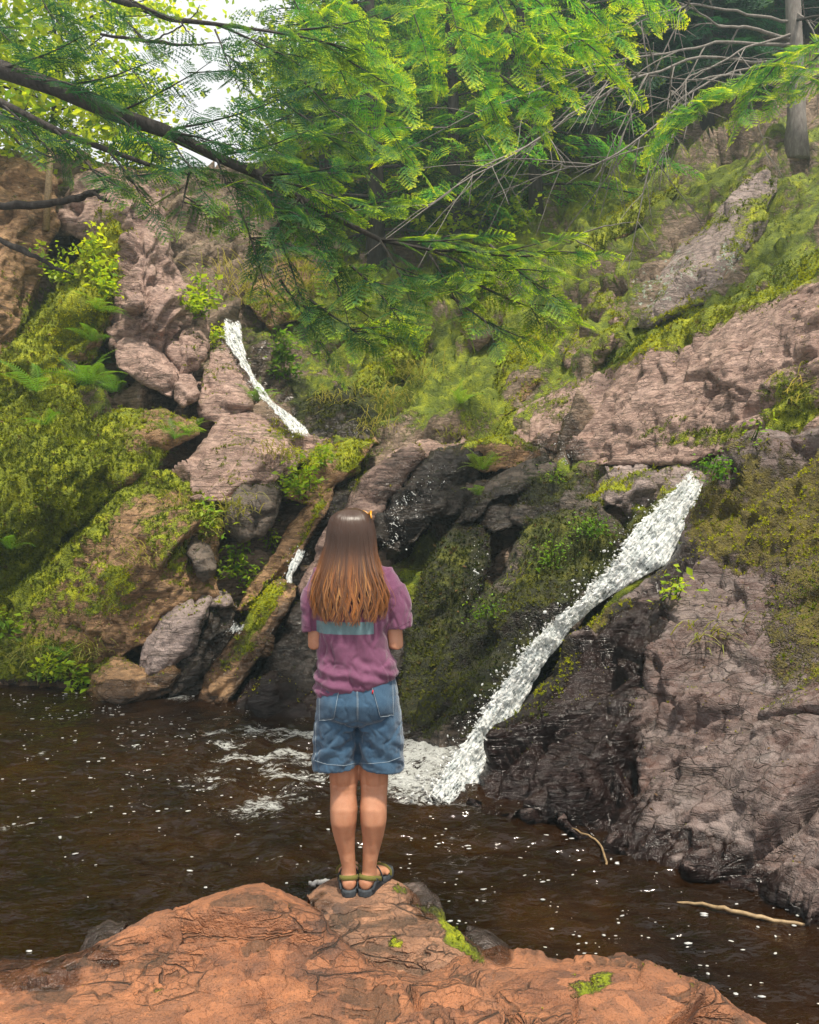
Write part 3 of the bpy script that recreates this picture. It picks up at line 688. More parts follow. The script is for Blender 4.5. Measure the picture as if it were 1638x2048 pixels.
relief('mossy_rock', M_DARK, [(800, 1515, 6.75), (840, 1400, 7.2), (890, 1300, 7.6), (940, 1215, 7.9), (1000, 1140, 8.2), (1040, 1060, 8.5), (1070, 1028, 8.6), (1100, 1018, 8.6), (1180, 1018, 8.5), (1255, 1050, 8.2), (1270, 1085, 7.9), (1230, 1150, 7.6), (1180, 1200, 7.35), (1150, 1250, 7.1), (1075, 1290, 6.95), (1020, 1380, 6.75), (970, 1470, 6.55), (930, 1510, 6.5)],
       [(1080, 1100, 8.0), (1150, 1100, 7.9), (1060, 1200, 7.5), (980, 1300, 7.3), (900, 1400, 7.1)], seed=48, ang=45, big=.6, amp=1.1, wet0=.2, moss0=.08, jag=6, label='great dark mossy rock filling the middle, left of the big waterfall', cat='rock')
relief('mossy_rock', M_DARK, [(1255, 1060, 8.0), (1275, 1035, 8.2), (1330, 1000, 8.3), (1370, 985, 8.2), (1385, 1000, 8.0), (1340, 1040, 7.8), (1290, 1080, 7.6), (1262, 1085, 7.7)], [(1310, 1035, 7.85)], seed=49, ang=40, big=.35, rw=20, jag=4, moss0=.2, step=4, label='small mossy knob beside the upper stretch of the big waterfall', cat='rock')

# ---- right bank
relief('big_rock', M_REDWET, [(912, 1625, 5.36), (935, 1590, 5.5), (985, 1510, 5.72), (1025, 1430, 5.95), (1070, 1370, 6.1), (1115, 1320, 6.2), (1160, 1255, 6.4), (1255, 1180, 6.6), (1330, 1120, 6.8), (1370, 1040, 7.1), (1415, 985, 7.3), (1470, 930, 7.35), (1545, 880, 7.2), (1640, 845, 6.7), (1850, 800, 6.0), (2100, 1200, 4.4), (2100, 1800, 3.5), (1900, 1960, 3.3), (1700, 1850, 3.85), (1545, 1800, 4.1), (1450, 1775, 4.22), (1330, 1740, 4.45), (1250, 1720, 4.6), (1180, 1700, 4.72), (1080, 1670, 4.95), (980, 1655, 5.1)],
       [(1300, 1450, 5.35), (1450, 1300, 5.5), (1500, 1600, 4.55), (1550, 1000, 6.35), (1600, 1200, 5.5), (1150, 1500, 5.42), (1250, 1600, 4.9), (1090, 1590, 5.2), (1230, 1300, 6.05), (1400, 1100, 6.5), (1350, 1620, 4.75), (1700, 1500, 4.5)],
       step=4, seed=50, ang=32, big=.62, stretch=2.2, amp=1.25, smooth=.1, jag=6, rw=24, rd=.10, up_moss=.12, depth=1.5, label='enormous grey and red rock on the right, wet black beside the big waterfall', cat='rock')
relief('rock_ridge', M_PINK, [(975, 880, 11.2), (1005, 835, 11.3), (1075, 795, 11.2), (1190, 750, 10.8), (1300, 680, 10.3), (1430, 615, 9.5), (1560, 585, 8.8), (1640, 552, 8.3), (1900, 450, 7.4), (2300, 500, 6.6), (2300, 950, 5.9), (1900, 900, 6.6), (1640, 870, 7.5), (1540, 885, 7.9), (1440, 915, 8.4), (1330, 930, 8.9), (1250, 930, 9.3), (1180, 930, 9.6), (1060, 895, 10.4)],
       [(1300, 800, 9.4), (1450, 750, 8.7), (1600, 700, 8.0), (1150, 860, 10.1), (1540, 830, 8.1), (1350, 870, 9.0)], step=4.5, seed=51, ang=30, big=.75, stretch=3.2, amp=.9, smooth=.35, jag=6, up_moss=.1, depth=1.2, label='long pinkish ridge of bare rock rising to the right edge', cat='rock')
relief('lichen_rock', M_GREY, [(1262, 660, 11.6), (1280, 610, 11.9), (1320, 560, 12.1), (1360, 500, 12.3), (1420, 430, 12.5), (1490, 350, 12.8), (1530, 330, 12.8), (1560, 360, 12.5), (1530, 440, 12.0), (1510, 540, 11.4), (1440, 590, 11.0), (1380, 620, 10.9), (1310, 655, 11.1)],
       [(1400, 530, 11.4), (1330, 610, 11.2), (1480, 470, 11.6)], seed=52, ang=55, big=.6, jag=8, moss0=.05, lich0=.15, label='grey outcrop with white lichen high on the right slope', cat='rock')
relief('mossy_ridge', M_HILL, [(1180, 745, 11.4), (1240, 700, 11.4), (1330, 640, 11.2), (1450, 590, 10.6), (1560, 540, 9.9), (1640, 495, 9.5), (1900, 400, 8.4), (1900, 520, 8), (1640, 575, 9.0), (1440, 640, 10), (1300, 705, 10.8), (1210, 755, 11.1)],
       [(1400, 625, 10.4)], seed=53, ang=30, big=.7, moss0=.3, smooth=.3, jag=6, label='olive mossy band of slope just above the long bare ridge', cat='rock')
relief('rock_outcrop', M_DARK, [(600, 880, 12.6), (625, 800, 13), (680, 770, 13.2), (735, 790, 13.1), (765, 850, 12.7), (740, 900, 12.3), (660, 905, 12.2)], [(690, 850, 12.4)], seed=54, ang=60, big=.5, wet0=.5, label='dark reddish wet rock right of the foot of the high waterfall', cat='rock')
relief('rock_outcrop', M_PINK, [(855, 885, 12.2), (865, 840, 12.5), (885, 825, 12.6), (905, 860, 12.4), (910, 890, 12.1)], [(885, 865, 12.1)], seed=55, ang=60, big=.4, rw=16, jag=4, label='small pointed pink rock behind the tan ledge cap', cat='rock')

# ---- foreground
relief('foreground_rock', M_ORANGE, [(-500, 1990, 3.05), (-200, 1935, 3.2), (0, 1915, 3.25), (90, 1915, 3.2), (160, 1905, 3.2), (235, 1870, 3.22), (300, 1835, 3.28), (400, 1805, 3.3), (470, 1782, 3.34), (525, 1772, 3.36), (575, 1788, 3.33), (640, 1822, 3.25), (690, 1875, 3.14), (735, 1922, 3.05), (840, 1950, 2.98), (920, 1920, 3.0), (1000, 1903, 3.02), (1130, 1916, 2.98), (1250, 1912, 2.98), (1340, 1940, 2.93), (1400, 1972, 2.9), (1440, 2010, 2.85), (1530, 2060, 2.78), (1650, 2150, 2.65), (1800, 2300, 2.3), (2000, 2700, 1.7), (1900, 3100, 1.2), (819, 3300, 1.05), (-400, 3100, 1.2), (-700, 2500, 1.9)],
       [(500, 1850, 3.1), (819, 2048, 2.5), (400, 2048, 2.6), (100, 2048, 2.7), (1200, 2030, 2.68), (819, 2400, 1.85), (300, 2400, 1.9), (1300, 2400, 1.9), (500, 1950, 2.85), (1000, 1960, 2.8), (200, 1960, 2.95)],
       step=4.5, seed=66, ang=25, big=.46, stretch=1.9, amp=.8, fine=.45, rim_calm=80, jag=5, rw=60, rd=.10, up_moss=-.12, smooth=.1, depth=.6, label='orange granite bedrock hump across the bottom of the picture', cat='rock')
def footing(v):
    d = np.hypot((v[:, 0] + .222) / 1.25, v[:, 1] - 3.575)
    k = 1 - sstep(.10, .24, d)
    v = v.copy(); v[:, 2] = v[:, 2] * (1 - k) + (.002 + .012 * (v[:, 2] - v[:, 2].mean())) * k
    return v
relief('standing_rock', M_TAN, [(612, 1800, 3.5), (650, 1780, 3.60), (690, 1760, 3.69), (765, 1757, 3.70), (790, 1768, 3.68), (835, 1795, 3.6), (880, 1830, 3.48), (930, 1868, 3.36), (985, 1905, 3.2), (960, 1990, 3.05), (860, 2020, 3.02), (750, 1990, 3.06), (680, 1920, 3.16), (640, 1840, 3.3)],
       [(700, 1785, 3.545), (740, 1783, 3.545), (720, 1800, 3.5), (800, 1840, 3.36), (880, 1890, 3.2)], step=4, seed=61, ang=20, big=.24, stretch=1.4, amp=.40, jag=4, rw=20, rd=.03, up_moss=-.1, depth=.35, post=footing, label='knobbly tan rock with moss that the person stands on', cat='rock')
relief('wet_stone', M_GREY, [(770, 1790, 3.75), (790, 1768, 3.85), (840, 1765, 3.85), (880, 1790, 3.75), (895, 1835, 3.6), (885, 1870, 3.45), (830, 1860, 3.45)], [(840, 1810, 3.6)], step=4, seed=62, ang=20, big=.25, amp=.5, rw=20, rd=.06, jag=3, depth=.3, wet0=.6, up_moss=-.2, label='dark grey wet stone behind the feet on the right', cat='rock')
relief('wet_stone', M_GREY, [(920, 1880, 3.5), (935, 1852, 3.6), (980, 1865, 3.55), (1020, 1892, 3.45), (1005, 1915, 3.3), (960, 1915, 3.3)], [(970, 1885, 3.4)], step=4, seed=63, ang=20, big=.25, amp=.45, rw=16, rd=.05, jag=3, depth=.3, wet0=.7, up_moss=-.2, label='small dark wet stone at the water beside the mossy edge', cat='rock')
relief('wet_stone', M_GREY, [(150, 1910, 3.4), (175, 1862, 3.55), (215, 1840, 3.6), (255, 1845, 3.55), (240, 1890, 3.35), (190, 1920, 3.25)], [(205, 1875, 3.4)], step=4, seed=64, ang=20, big=.2, amp=.4, rw=14, rd=.05, jag=3, depth=.3, wet0=.9, up_moss=-.2, label='black wet stone lapped by water at the left of the orange hump', cat='rock')
# ------------------------------------------------------------------ water
def water_material():
    m, nt, out = new_mat('tea_coloured_water'); N = NT(nt)
    pos = N.n('ShaderNodeNewGeometry').outputs['Position']
    at = N.n('ShaderNodeAttribute', attribute_name='mask')
    sep = N.n('ShaderNodeSeparateColor'); N.l(at.outputs['Color'], sep.inputs[0])
    mp = N.n('ShaderNodeMapping'); N.l(pos, mp.inputs[0]); mp.inputs['Scale'].default_value = (.55, 1.2, 1)
    bed = N.ramp(N.noise(pos, 1.4, 5, .6), [(.3, (.003, .0012, .0003)), (.55, (.013, .005, .001)), (.8, (.032, .013, .002))])
    f1 = N.noise(mp.outputs[0], 16, 4, .75, 1.2)
    f2 = N.noise(mp.outputs[0], 60, 4, .7, .5)
    foam = N.map(N.math('ADD', N.math('ADD', N.math('MULTIPLY', f1, .75), N.math('MULTIPLY', f2, .45)), sep.outputs[0]), .98, 1.14)
    w = N.n('ShaderNodeBsdfPrincipled'); N.l(bed, w.inputs['Base Color']); w.inputs['Roughness'].default_value = .04
    w.inputs['IOR'].default_value = 1.333; w.inputs['Specular IOR Level'].default_value = .5
    h = N.math('ADD', N.noise(mp.outputs[0], 9, 3, .5), N.math('MULTIPLY', N.noise(mp.outputs[0], 34, 2, .5), .25))
    N.l(N.bump(h, .95, .035), w.inputs['Normal'])
    fo = N.n('ShaderNodeBsdfPrincipled'); fo.inputs['Base Color'].default_value = (.68, .69, .66, 1); fo.inputs['Roughness'].default_value = .5
    N.l(N.bump(N.math('ADD', f1, f2), 1.0, .06), fo.inputs['Normal'])
    mx = N.n('ShaderNodeMixShader'); N.l(foam, mx.inputs[0]); N.l(w.outputs[0], mx.inputs[1]); N.l(fo.outputs[0], mx.inputs[2])
    N.l(mx.outputs[0], out.inputs[0])
    return m
M_WATER = water_material()

FALL = np.array([(850 - 819) / FP * wY(1515), wY(1515)])
def water_patch():
    xs = np.concatenate([np.arange(-14, -4.2, .15), np.arange(-4.2, 3.2, .022), np.arange(3.2, 8, .15)])
    ys = np.concatenate([np.arange(0.6, 2.4, .08), np.arange(2.4, 7.6, .022), np.arange(7.6, 11, .05)])
    gx, gy = np.meshgrid(xs, ys); W, H = len(xs), len(ys)
    x, y = gx.ravel(), gy.ravel()
    d = np.hypot(x - FALL[0], (y - FALL[1]))
    ang = np.arctan2(y - FALL[1], x - FALL[0])
    p = np.stack([x, y, np.zeros_like(x)], -1)
    rough = np.exp(-d / 1.9)
    z = .030 * rough * np.sin(d * 17 + 2.2 * fbm(p * 1.3, 2, 5)) * sstep(.1, .5, d)
    z += (.011 + .055 * rough) * fbm(p * np.array([4.0, 7.0, 1]), 3, 6) + .004 * fbm(p * np.array([1.6, 4.2, 1]), 3, 8)
    z += (.006 + .032 * rough) * fbm(p * np.array([11, 17., 1]), 2, 9)
    z += .05 * np.exp(-(d / .42) ** 2) * (1 + .8 * fbm(p * 9, 3, 10))
    # foam: boiling round the foot of the fall, left streaks of foam and painted sky glints, thin lines along the right shore
    px = 819 + x / y * FP; py = 1024 + (EYE - WATER) / y * FP
    foam = .56 * np.exp(-(d / .80) ** 2)
    st = sstep(200, 470, px) * (1 - sstep(820, 960, px)) * sstep(1400, 1470, py) * (1 - sstep(1580, 1740, py))
    foam = np.maximum(foam, st * np.clip(.35 + .38 * fbm(p * np.array([3.0, 5.0, 1]), 4, 19, .7), 0, .50))
    st2 = np.exp(-((px - 830) / 150) ** 2 - ((py - 1560) / 75) ** 2)
    foam = np.maximum(foam, .55 * st2)
    st3 = np.exp(-((px - 350) / 60) ** 2 - ((py - 1395) / 10) ** 2)
    foam = np.maximum(foam, .5 * st3)
    lines = np.exp(-((vnoise(np.stack([x * 1.1, y * 3.2, 0 * x], -1), 15)) / .05) ** 2)
    foam = np.maximum(foam, .42 * lines * sstep(3.0, 4.2, y) * (1 - sstep(900, 1500, px) * .4) * (.3 + .7 * sstep(-.2, .4, fbm(p * 1.2, 3, 18))))
    foam = foam * (1 - sstep(12, 13, y))
    idx = np.arange(H * W).reshape(H, W)
    f = np.stack([idx[:-1, :-1], idx[:-1, 1:], idx[1:, 1:], idx[1:, :-1]], -1).reshape(-1, 4)
    me = mesh_from('pool_water', np.stack([x, y, WATER + z], -1), f, True, {'mask': np.stack([foam, foam * 0, foam * 0], 1)})
    o = link('pool_water', me, M_WATER)
    tag(o, 'dark brown tea coloured pool with drifting foam', None, None, 'structure')
    return o
water_patch()
bedme = mesh_from('pool_bed', [(-14, .4, -1.1), (8, .4, -1.1), (8, 11, -1.1), (-14, 11, -1.1)], np.array([[0, 1, 2, 3]]))
tag(link('pool_bed', bedme, plain_material('pool_mud', [(.3, (.02, .012, .006)), (.7, (.06, .035, .015))], 3)), None, None, None, 'structure')

def foam_material():
    m, nt, out = new_mat('white_foam'); N = NT(nt)
    pos = N.n('ShaderNodeNewGeometry').outputs['Position']
    n = N.noise(pos, 38, 5, .7, .8)
    b = N.n('ShaderNodeBsdfPrincipled')
    N.l(N.ramp(n, [(.30, (.34, .38, .40)), (.48, (.74, .75, .74)), (.65, (.88, .87, .83))]), b.inputs['Base Color'])
    b.inputs['Roughness'].default_value = .35
    N.l(N.bump(n, .7, .03), b.inputs['Normal'])
    t = N.n('ShaderNodeBsdfTranslucent'); t.inputs[0].default_value = (.8, .84, .84, 1)
    mx = N.n('ShaderNodeMixShader'); mx.inputs[0].default_value = .25
    N.l(b.outputs[0], mx.inputs[1]); N.l(t.outputs[0], mx.inputs[2]); N.l(mx.outputs[0], out.inputs[0])
    return m
M_FOAM = foam_material()

ICO_V = np.array([(0, 0, 1), (.894, 0, .447), (.276, .851, .447), (-.724, .526, .447), (-.724, -.526, .447), (.276, -.851, .447),
                  (.724, .526, -.447), (-.276, .851, -.447), (-.894, 0, -.447), (-.276, -.851, -.447), (.724, -.526, -.447), (0, 0, -1)])
ICO_F = np.array([(0, 1, 2), (0, 2, 3), (0, 3, 4), (0, 4, 5), (0, 5, 1), (1, 6, 2), (2, 7, 3), (3, 8, 4), (4, 9, 5), (5, 10, 1),
                  (6, 7, 2), (7, 8, 3), (8, 9, 4), (9, 10, 5), (10, 6, 1), (11, 7, 6), (11, 8, 7), (11, 9, 8), (11, 10, 9), (11, 6, 10)])

def randrot(m, rng):
    q = rng.normal(size=(m, 4)); q /= np.linalg.norm(q, axis=1)[:, None]
    w, x, y, z = q.T
    return np.stack([np.stack([1 - 2 * (y * y + z * z), 2 * (x * y - w * z), 2 * (x * z + w * y)], -1),
                     np.stack([2 * (x * y + w * z), 1 - 2 * (x * x + z * z), 2 * (y * z - w * x)], -1),
                     np.stack([2 * (x * z - w * y), 2 * (y * z + w * x), 1 - 2 * (x * x + y * y)], -1)], -2)

# drifting foam flecks
rng = np.random.default_rng(31)
mb = MB()
fx, fy, fs = [], [], []
for (cx, cy, sx, sy, n, sz) in ((1150, 1830, 330, 110, 330, 1.0), (1450, 1960, 200, 90, 160, 1.2), (1300, 1720, 230, 60, 90, .9), (500, 1480, 260, 70, 420, 1.3), (420, 1560, 240, 90, 330, 1.2), (250, 1440, 220, 40, 330, 1.4), (150, 1410, 170, 18, 160, 1.3), (350, 1720, 260, 110, 60, 1.1), (1000, 1690, 120, 40, 90, .9), (640, 1500, 160, 60, 260, 1.4)):
    a = rng.normal(cx, sx, n); b = rng.normal(cy, sy, n)
    ok = (b > 1385) & (b < 2150)
    fx.append(a[ok]); fy.append(b[ok]); fs.append(np.full(ok.sum(), sz))
fx, fy, fs = map(np.concatenate, (fx, fy, fs))
ok = fbm(np.stack([fx / 70, fy / 22, 0 * fx], -1), 3, 77) > -.06; fx, fy, fs = fx[ok], fy[ok], fs[ok]
Yw = wY(fy); T = np.stack([(fx - 819) / FP * Yw, Yw, np.full(len(fx), WATER + .004)], -1)
sz = fs * np.minimum(np.exp(rng.normal(0, .6, len(fx))), 2.0) * .0042
R = np.zeros((len(fx), 3, 3)); el = rng.uniform(.8, 2.6, len(fx)); an = rng.normal(0, .35, len(fx))
R[:, 0, 0] = np.cos(an) * sz * el; R[:, 1, 0] = np.sin(an) * sz * el; R[:, 0, 1] = -np.sin(an) * sz; R[:, 1, 1] = np.cos(an) * sz; R[:, 2, 2] = sz * .35
mb.stamp(ICO_V, ICO_F, R, T, np.zeros(3))
tag(mb.build('foam_flecks', M_FOAM), 'small white foam flecks drifting on the brown pool', None, None, 'stuff')

def fall_material():
    m, nt, out = new_mat('falling_water'); N = NT(nt)
    pos = N.n('ShaderNodeNewGeometry').outputs['Position']
    at = N.n('ShaderNodeAttribute', attribute_name='flow')          # r along, g across (both in decimetres), b distance to the ragged edge
    sep = N.n('ShaderNodeSeparateColor'); N.l(at.outputs['Color'], sep.inputs[0])
    cv = N.n('ShaderNodeCombineXYZ'); N.l(N.math('MULTIPLY', sep.outputs[0], .40), cv.inputs[0]); N.l(N.math('MULTIPLY', sep.outputs[1], 2.0), cv.inputs[1])
    st = N.noise(cv.outputs[0], 3.0, 4, .7, .6)
    fr = N.noise(pos, 24, 4, .70, .8)
    b = N.n('ShaderNodeBsdfPrincipled')
    mixn = N.math('ADD', N.math('MULTIPLY', st, .72), N.math('MULTIPLY', fr, .28))
    N.l(N.ramp(mixn, [(.36, (.16, .21, .23)), (.47, (.50, .55, .56)), (.58, (.90, .89, .86))]), b.inputs['Base Color'])  # grey-blue stops paint shadows into the white water
    b.inputs['Roughness'].default_value = .25
    N.l(N.bump(mixn, .9, .03), b.inputs['Normal'])
    t = N.n('ShaderNodeBsdfTranslucent'); t.inputs[0].default_value = (.85, .88, .88, 1)
    mx = N.n('ShaderNodeMixShader'); mx.inputs[0].default_value = .2
    N.l(b.outputs[0], mx.inputs[1]); N.l(t.outputs[0], mx.inputs[2])
    tr = N.n('ShaderNodeBsdfTransparent')
    al = N.map(N.math('ADD', N.math('ADD', N.math('MULTIPLY', fr, .9), N.math('MULTIPLY', st, .5)), sep.outputs[2]), .74, .92)
    ma = N.n('ShaderNodeMixShader'); N.l(al, ma.inputs[0]); N.l(tr.outputs[0], ma.inputs[1]); N.l(mx.outputs[0], ma.inputs[2])
    N.l(ma.outputs[0], out.inputs[0])
    return m
M_FALL = fall_material()

def waterfall(name, path, label, seed, thick=.07, splash=.5, drops=500, solid=0.0):
    """path: (left px, right px, py, distance) down the fall; a lumpy sheet of white water with broken edges, strands and drops"""
    rng = np.random.default_rng(seed)
    path = np.array(path, float)
    t = np.concatenate([[0], np.cumsum(np.hypot(np.diff(path[:, :2].mean(1)), np.diff(path[:, 2])))]); L = t[-1]
    nt_ = int(L / 2.6); nu = int(max(14, (path[:, 1] - path[:, 0]).max() / 2.6))
    tt = np.linspace(0, L, nt_)
    lx, rx, yy, Yd = (np.interp(tt, t, path[:, k]) for k in range(4))
    lx0 = lx.copy()
    lx = lx - splash * (1 + 26 * np.clip(fbm(np.stack([tt / 13, 0 * tt + 4, 0 * tt], -1), 3, seed + 1, .7), -.3, 1))
    rx = rx + fbm(np.stack([tt / 20, 0 * tt + 9, 0 * tt], -1), 3, seed + 2) * 4
    u = np.linspace(0, 1, nu)
    px = lx[:, None] * (1 - u) + rx[:, None] * u
    py = np.repeat(yy[:, None], nu, 1) + (u - .5)[None] * 14 * splash - (1 - u[None]) ** 3 * 14 * splash
    arch = np.sqrt(np.clip(1 - (2 * u - 1) ** 2, 0, 1))
    Y = Yd[:, None] - thick * (.35 * arch + .35 * (1 - u))[None]
    v = P(px.ravel(), py.ravel(), Y.ravel())
    q = np.stack([px.ravel() / 17, py.ravel() / 30 - px.ravel() / 40, 0 * px.ravel() + seed], -1)
    lump = fbm(q, 4, seed + 5, .68)
    k = np.tile(.25 + .75 * arch, nt_)
    v[:, 1] -= thick * .8 * lump * k; v[:, 2] += thick * .4 * lump * k
    idx = np.arange(nt_ * nu).reshape(nt_, nu)
    f = np.stack([idx[1:, :-1], idx[1:, 1:], idx[:-1, 1:], idx[:-1, :-1]], -1).reshape(-1, 4)
    vb = P(px.ravel(), py.ravel(), np.repeat(Yd[:, None] + .4 * thick, nu, 1).ravel())
    n = len(v); fb = f[:, ::-1] + n
    e1 = np.stack([idx[:-1, 0], idx[1:, 0], idx[1:, 0] + n, idx[:-1, 0] + n], -1)[:, ::-1]
    e2 = np.stack([idx[:-1, -1], idx[1:, -1], idx[1:, -1] + n, idx[:-1, -1] + n], -1)
    m = Yd.mean() / FP * 10
    left = (px - lx0[:, None]) / (14 * max(splash, .35)); right = (rx[:, None] - px) / 5.0
    ends = np.minimum(np.arange(nt_), np.arange(nt_)[::-1])[:, None] / 7.0
    edge = np.minimum(np.minimum(.16 + .30 * left, .10 + .25 * right), .02 + .35 * ends)
    edge = np.clip(edge, -.45, .20) + solid
    dx_, dy_ = path[-1, :2].mean() - path[0, :2].mean(), path[-1, 2] - path[0, 2]; dl_ = math.hypot(dx_, dy_); dx_, dy_ = dx_ / dl_, dy_ / dl_
    flow = np.stack([((px * dx_ + py * dy_) * m).ravel(), ((px * dy_ - py * dx_) * m).ravel(), edge.ravel()], -1)
    me = mesh_from(name, np.concatenate([v, vb]), [np.concatenate([f, fb, e1, e2])], True, {'flow': np.concatenate([flow, flow])})
    base = v[-nu:].mean(0)
    o = link(name, me, M_FALL, None, base)
    tag(o, label, 'waterfall')
    # spray: strands thrown off the left edge and loose drops
    mb = MB()
    ns = int(drops * .11 * splash)
    for i in rng.integers(int(nt_ * .08), nt_ - 1, ns):
        a = V(lx[i] + 6, yy[i], Yd[i] - thick * .6)
        dirv = Vector((-rng.uniform(.2, 1.0), -rng.uniform(-.1, .5), rng.uniform(.35, 1.1))).normalized()
        ln = abs(rng.normal(0, .055)) + .02
        pts = [a + dirv * ln * s_ + Vector((0, 0, -.6)) * (ln * s_) ** 2 * 4 + Vector(rng.normal(0, .003, 3)) for s_ in np.linspace(0, 1, 6)]
        r0 = rng.uniform(.003, .009)
        mb.tube([tuple(p_) for p_ in pts], r0 * np.array([1.6, 1.1, .8, .9, 1.2, .5]), 5)
    i = rng.integers(int(nt_ * .05), nt_, drops)
    side = rng.random(drops)
    spread = np.abs(rng.normal(0, 20 * splash + 3, drops))
    dpx = np.where(side < .72, lx[i] - spread, lx[i] + (rx[i] - lx[i]) * rng.random(drops))
    dpy = yy[i] - rng.normal(4, 10 * splash + 2, drops)
    T = P(dpx, dpy, Yd[i] - thick * rng.uniform(.2, 2.2, drops))
    s_ = np.exp(rng.normal(0, .6, drops)) * .0022 * (1 + .5 * splash)
    mb.stamp(ICO_V, ICO_F, randrot(drops, rng) * s_[:, None, None] * np.array([1, 1, 1.5]), T, np.zeros(3))
    tag(mb.build('spray', M_FOAM, o), None, None, None, 'stuff')
    return o

waterfall('waterfall', [(1385, 1425, 962, 7.75), (1345, 1405, 1000, 7.6), (1300, 1378, 1045, 7.4), (1258, 1352, 1085, 7.2), (1240, 1335, 1120, 7.05), (1215, 1262, 1160, 6.95), (1180, 1214, 1190, 6.85), (1158, 1174, 1220, 6.75), (1116, 1142, 1252, 6.68), (1078, 1118, 1285, 6.6), (1046, 1084, 1330, 6.5), (1016, 1062, 1370, 6.4), (988, 1042, 1410, 6.3), (965, 1020, 1450, 6.2), (935, 996, 1490, 6.08), (905, 978, 1530, 5.92), (880, 955, 1575, 5.72), (862, 930, 1612, 5.58)],
          'big white waterfall rushing diagonally down to the pool on the right', 71, thick=.10, splash=1.0, drops=900)
waterfall('waterfall', [(452, 482, 640, 12.5), (446, 486, 668, 12.35), (452, 488, 690, 12.2), (466, 494, 712, 12.05), (480, 502, 735, 11.85), (498, 512, 755, 11.7), (506, 530, 775, 11.5), (520, 545, 800, 11.3), (540, 575, 822, 11.05), (562, 605, 845, 10.85), (585, 622, 872, 10.7)],
          'high narrow white waterfall in the distance under the hanging branches', 72, thick=.10, splash=.35, drops=260, solid=-.04)
waterfall('waterfall', [(598, 612, 1098, 9.35), (590, 606, 1115, 9.25), (580, 596, 1132, 9.15), (574, 586, 1150, 9.08), (573, 583, 1168, 9.02)],
          'tiny white spout between tilted slabs left of the hair', 73, thick=.05, splash=.15, drops=40)

waterfall('trickle', [(892, 912, 922, 9.45), (872, 905, 945, 9.3), (850, 890, 968, 9.15), (835, 880, 985, 9.05), (805, 850, 1008, 8.95), (795, 835, 1030, 8.85), (790, 815, 1062, 8.72), (785, 812, 1100, 8.6)],  # glints on the black rock, shaped as thin falling water
          'thin silvery glint modelled as a trickle over the black ledge right of the head', 74, thick=.05, splash=.4, drops=160, solid=-.30)
waterfall('trickle', [(1128, 1166, 884, 9.75), (1120, 1168, 900, 9.6), (1130, 1172, 915, 9.45), (1140, 1168, 932, 9.3)],  # pale glint on wet rock, given the shape of a run
          'short pale glint modelled as a run of water on the ledge behind the craggy boulder', 75, thick=.05, splash=.3, drops=60, solid=-.26)
waterfall('trickle', [(968, 982, 1072, 8.35), (960, 980, 1105, 8.2), (955, 974, 1140, 8.05), (948, 968, 1175, 7.9), (942, 960, 1200, 7.8)],  # glint on dark rock, built as a broken water strip
          'thin wet glint modelled as a trickle between the two mossy rocks right of the shoulder', 76, thick=.04, splash=.2, drops=50, solid=-.30)
waterfall('trickle', [(470, 492, 1248, 8.75), (462, 486, 1258, 8.65), (455, 478, 1268, 8.55)],
          'little white spill beside the tilted slab left of the elbow', 77, thick=.04, splash=.2, drops=30, solid=-.05)
# ------------------------------------------------------------------ plants
M_MOSS = leaf_material('moss_fuzz', (.045, .072, .001), (.215, .255, .002), (.58, .58, .004), trans=.3, rough=.9)
M_HILLMOSS = leaf_material('slope_moss_fuzz', (.026, .055, .001), (.14, .195, .002), (.46, .49, .004), trans=.3, rough=.9)
M_DARKMOSS = leaf_material('dark_moss_fuzz', (.014, .024, .003), (.055, .066, .005), (.16, .165, .010), trans=.2, rough=.9)
M_NEEDLE = leaf_material('hemlock_needles', (.005, .045, .028), (.022, .165, .055), (.60, .82, .010), trans=.42)  # lime tip colour also paints backlight through the needles
M_BRIGHT = leaf_material('backlit_young_needles', (.010, .105, .045), (.075, .34, .045), (.90, .94, .008), trans=.5)  # yellow tip stands in for sun glowing through, painted into the colour
M_LEAF = leaf_material('broad_leaves', (.05, .15, .012), (.16, .33, .016), (.55, .64, .018), trans=.5, rough=.45)
M_FERN = leaf_material('fern_green', (.035, .13, .012), (.11, .27, .018), (.34, .46, .03), trans=.45, rough=.5)
M_GRASS = leaf_material('grass_blades', (.06, .10, .012), (.17, .21, .025), (.40, .36, .10), trans=.35)
M_BARK = plain_material('dark_bark', [(.3, (.022, .018, .016)), (.6, (.06, .05, .043)), (.8, (.12, .105, .09))], 22, .9, .9, .02, (1, 1, .25))
M_GREYBARK = plain_material('grey_dead_wood', [(.3, (.10, .085, .075)), (.6, (.20, .18, .16)), (.8, (.32, .30, .27))], 25, .9, .6, .01, (1, 1, .3))
M_TWIG = plain_material('pale_wet_stick', [(.3, (.14, .09, .045)), (.6, (.30, .21, .11)), (.85, (.42, .33, .20))], 40, .5, .4, .005)
M_STRAW = plain_material('dry_grass', [(.3, (.20, .14, .06)), (.7, (.40, .31, .15))], 30, .8, .2, .004)

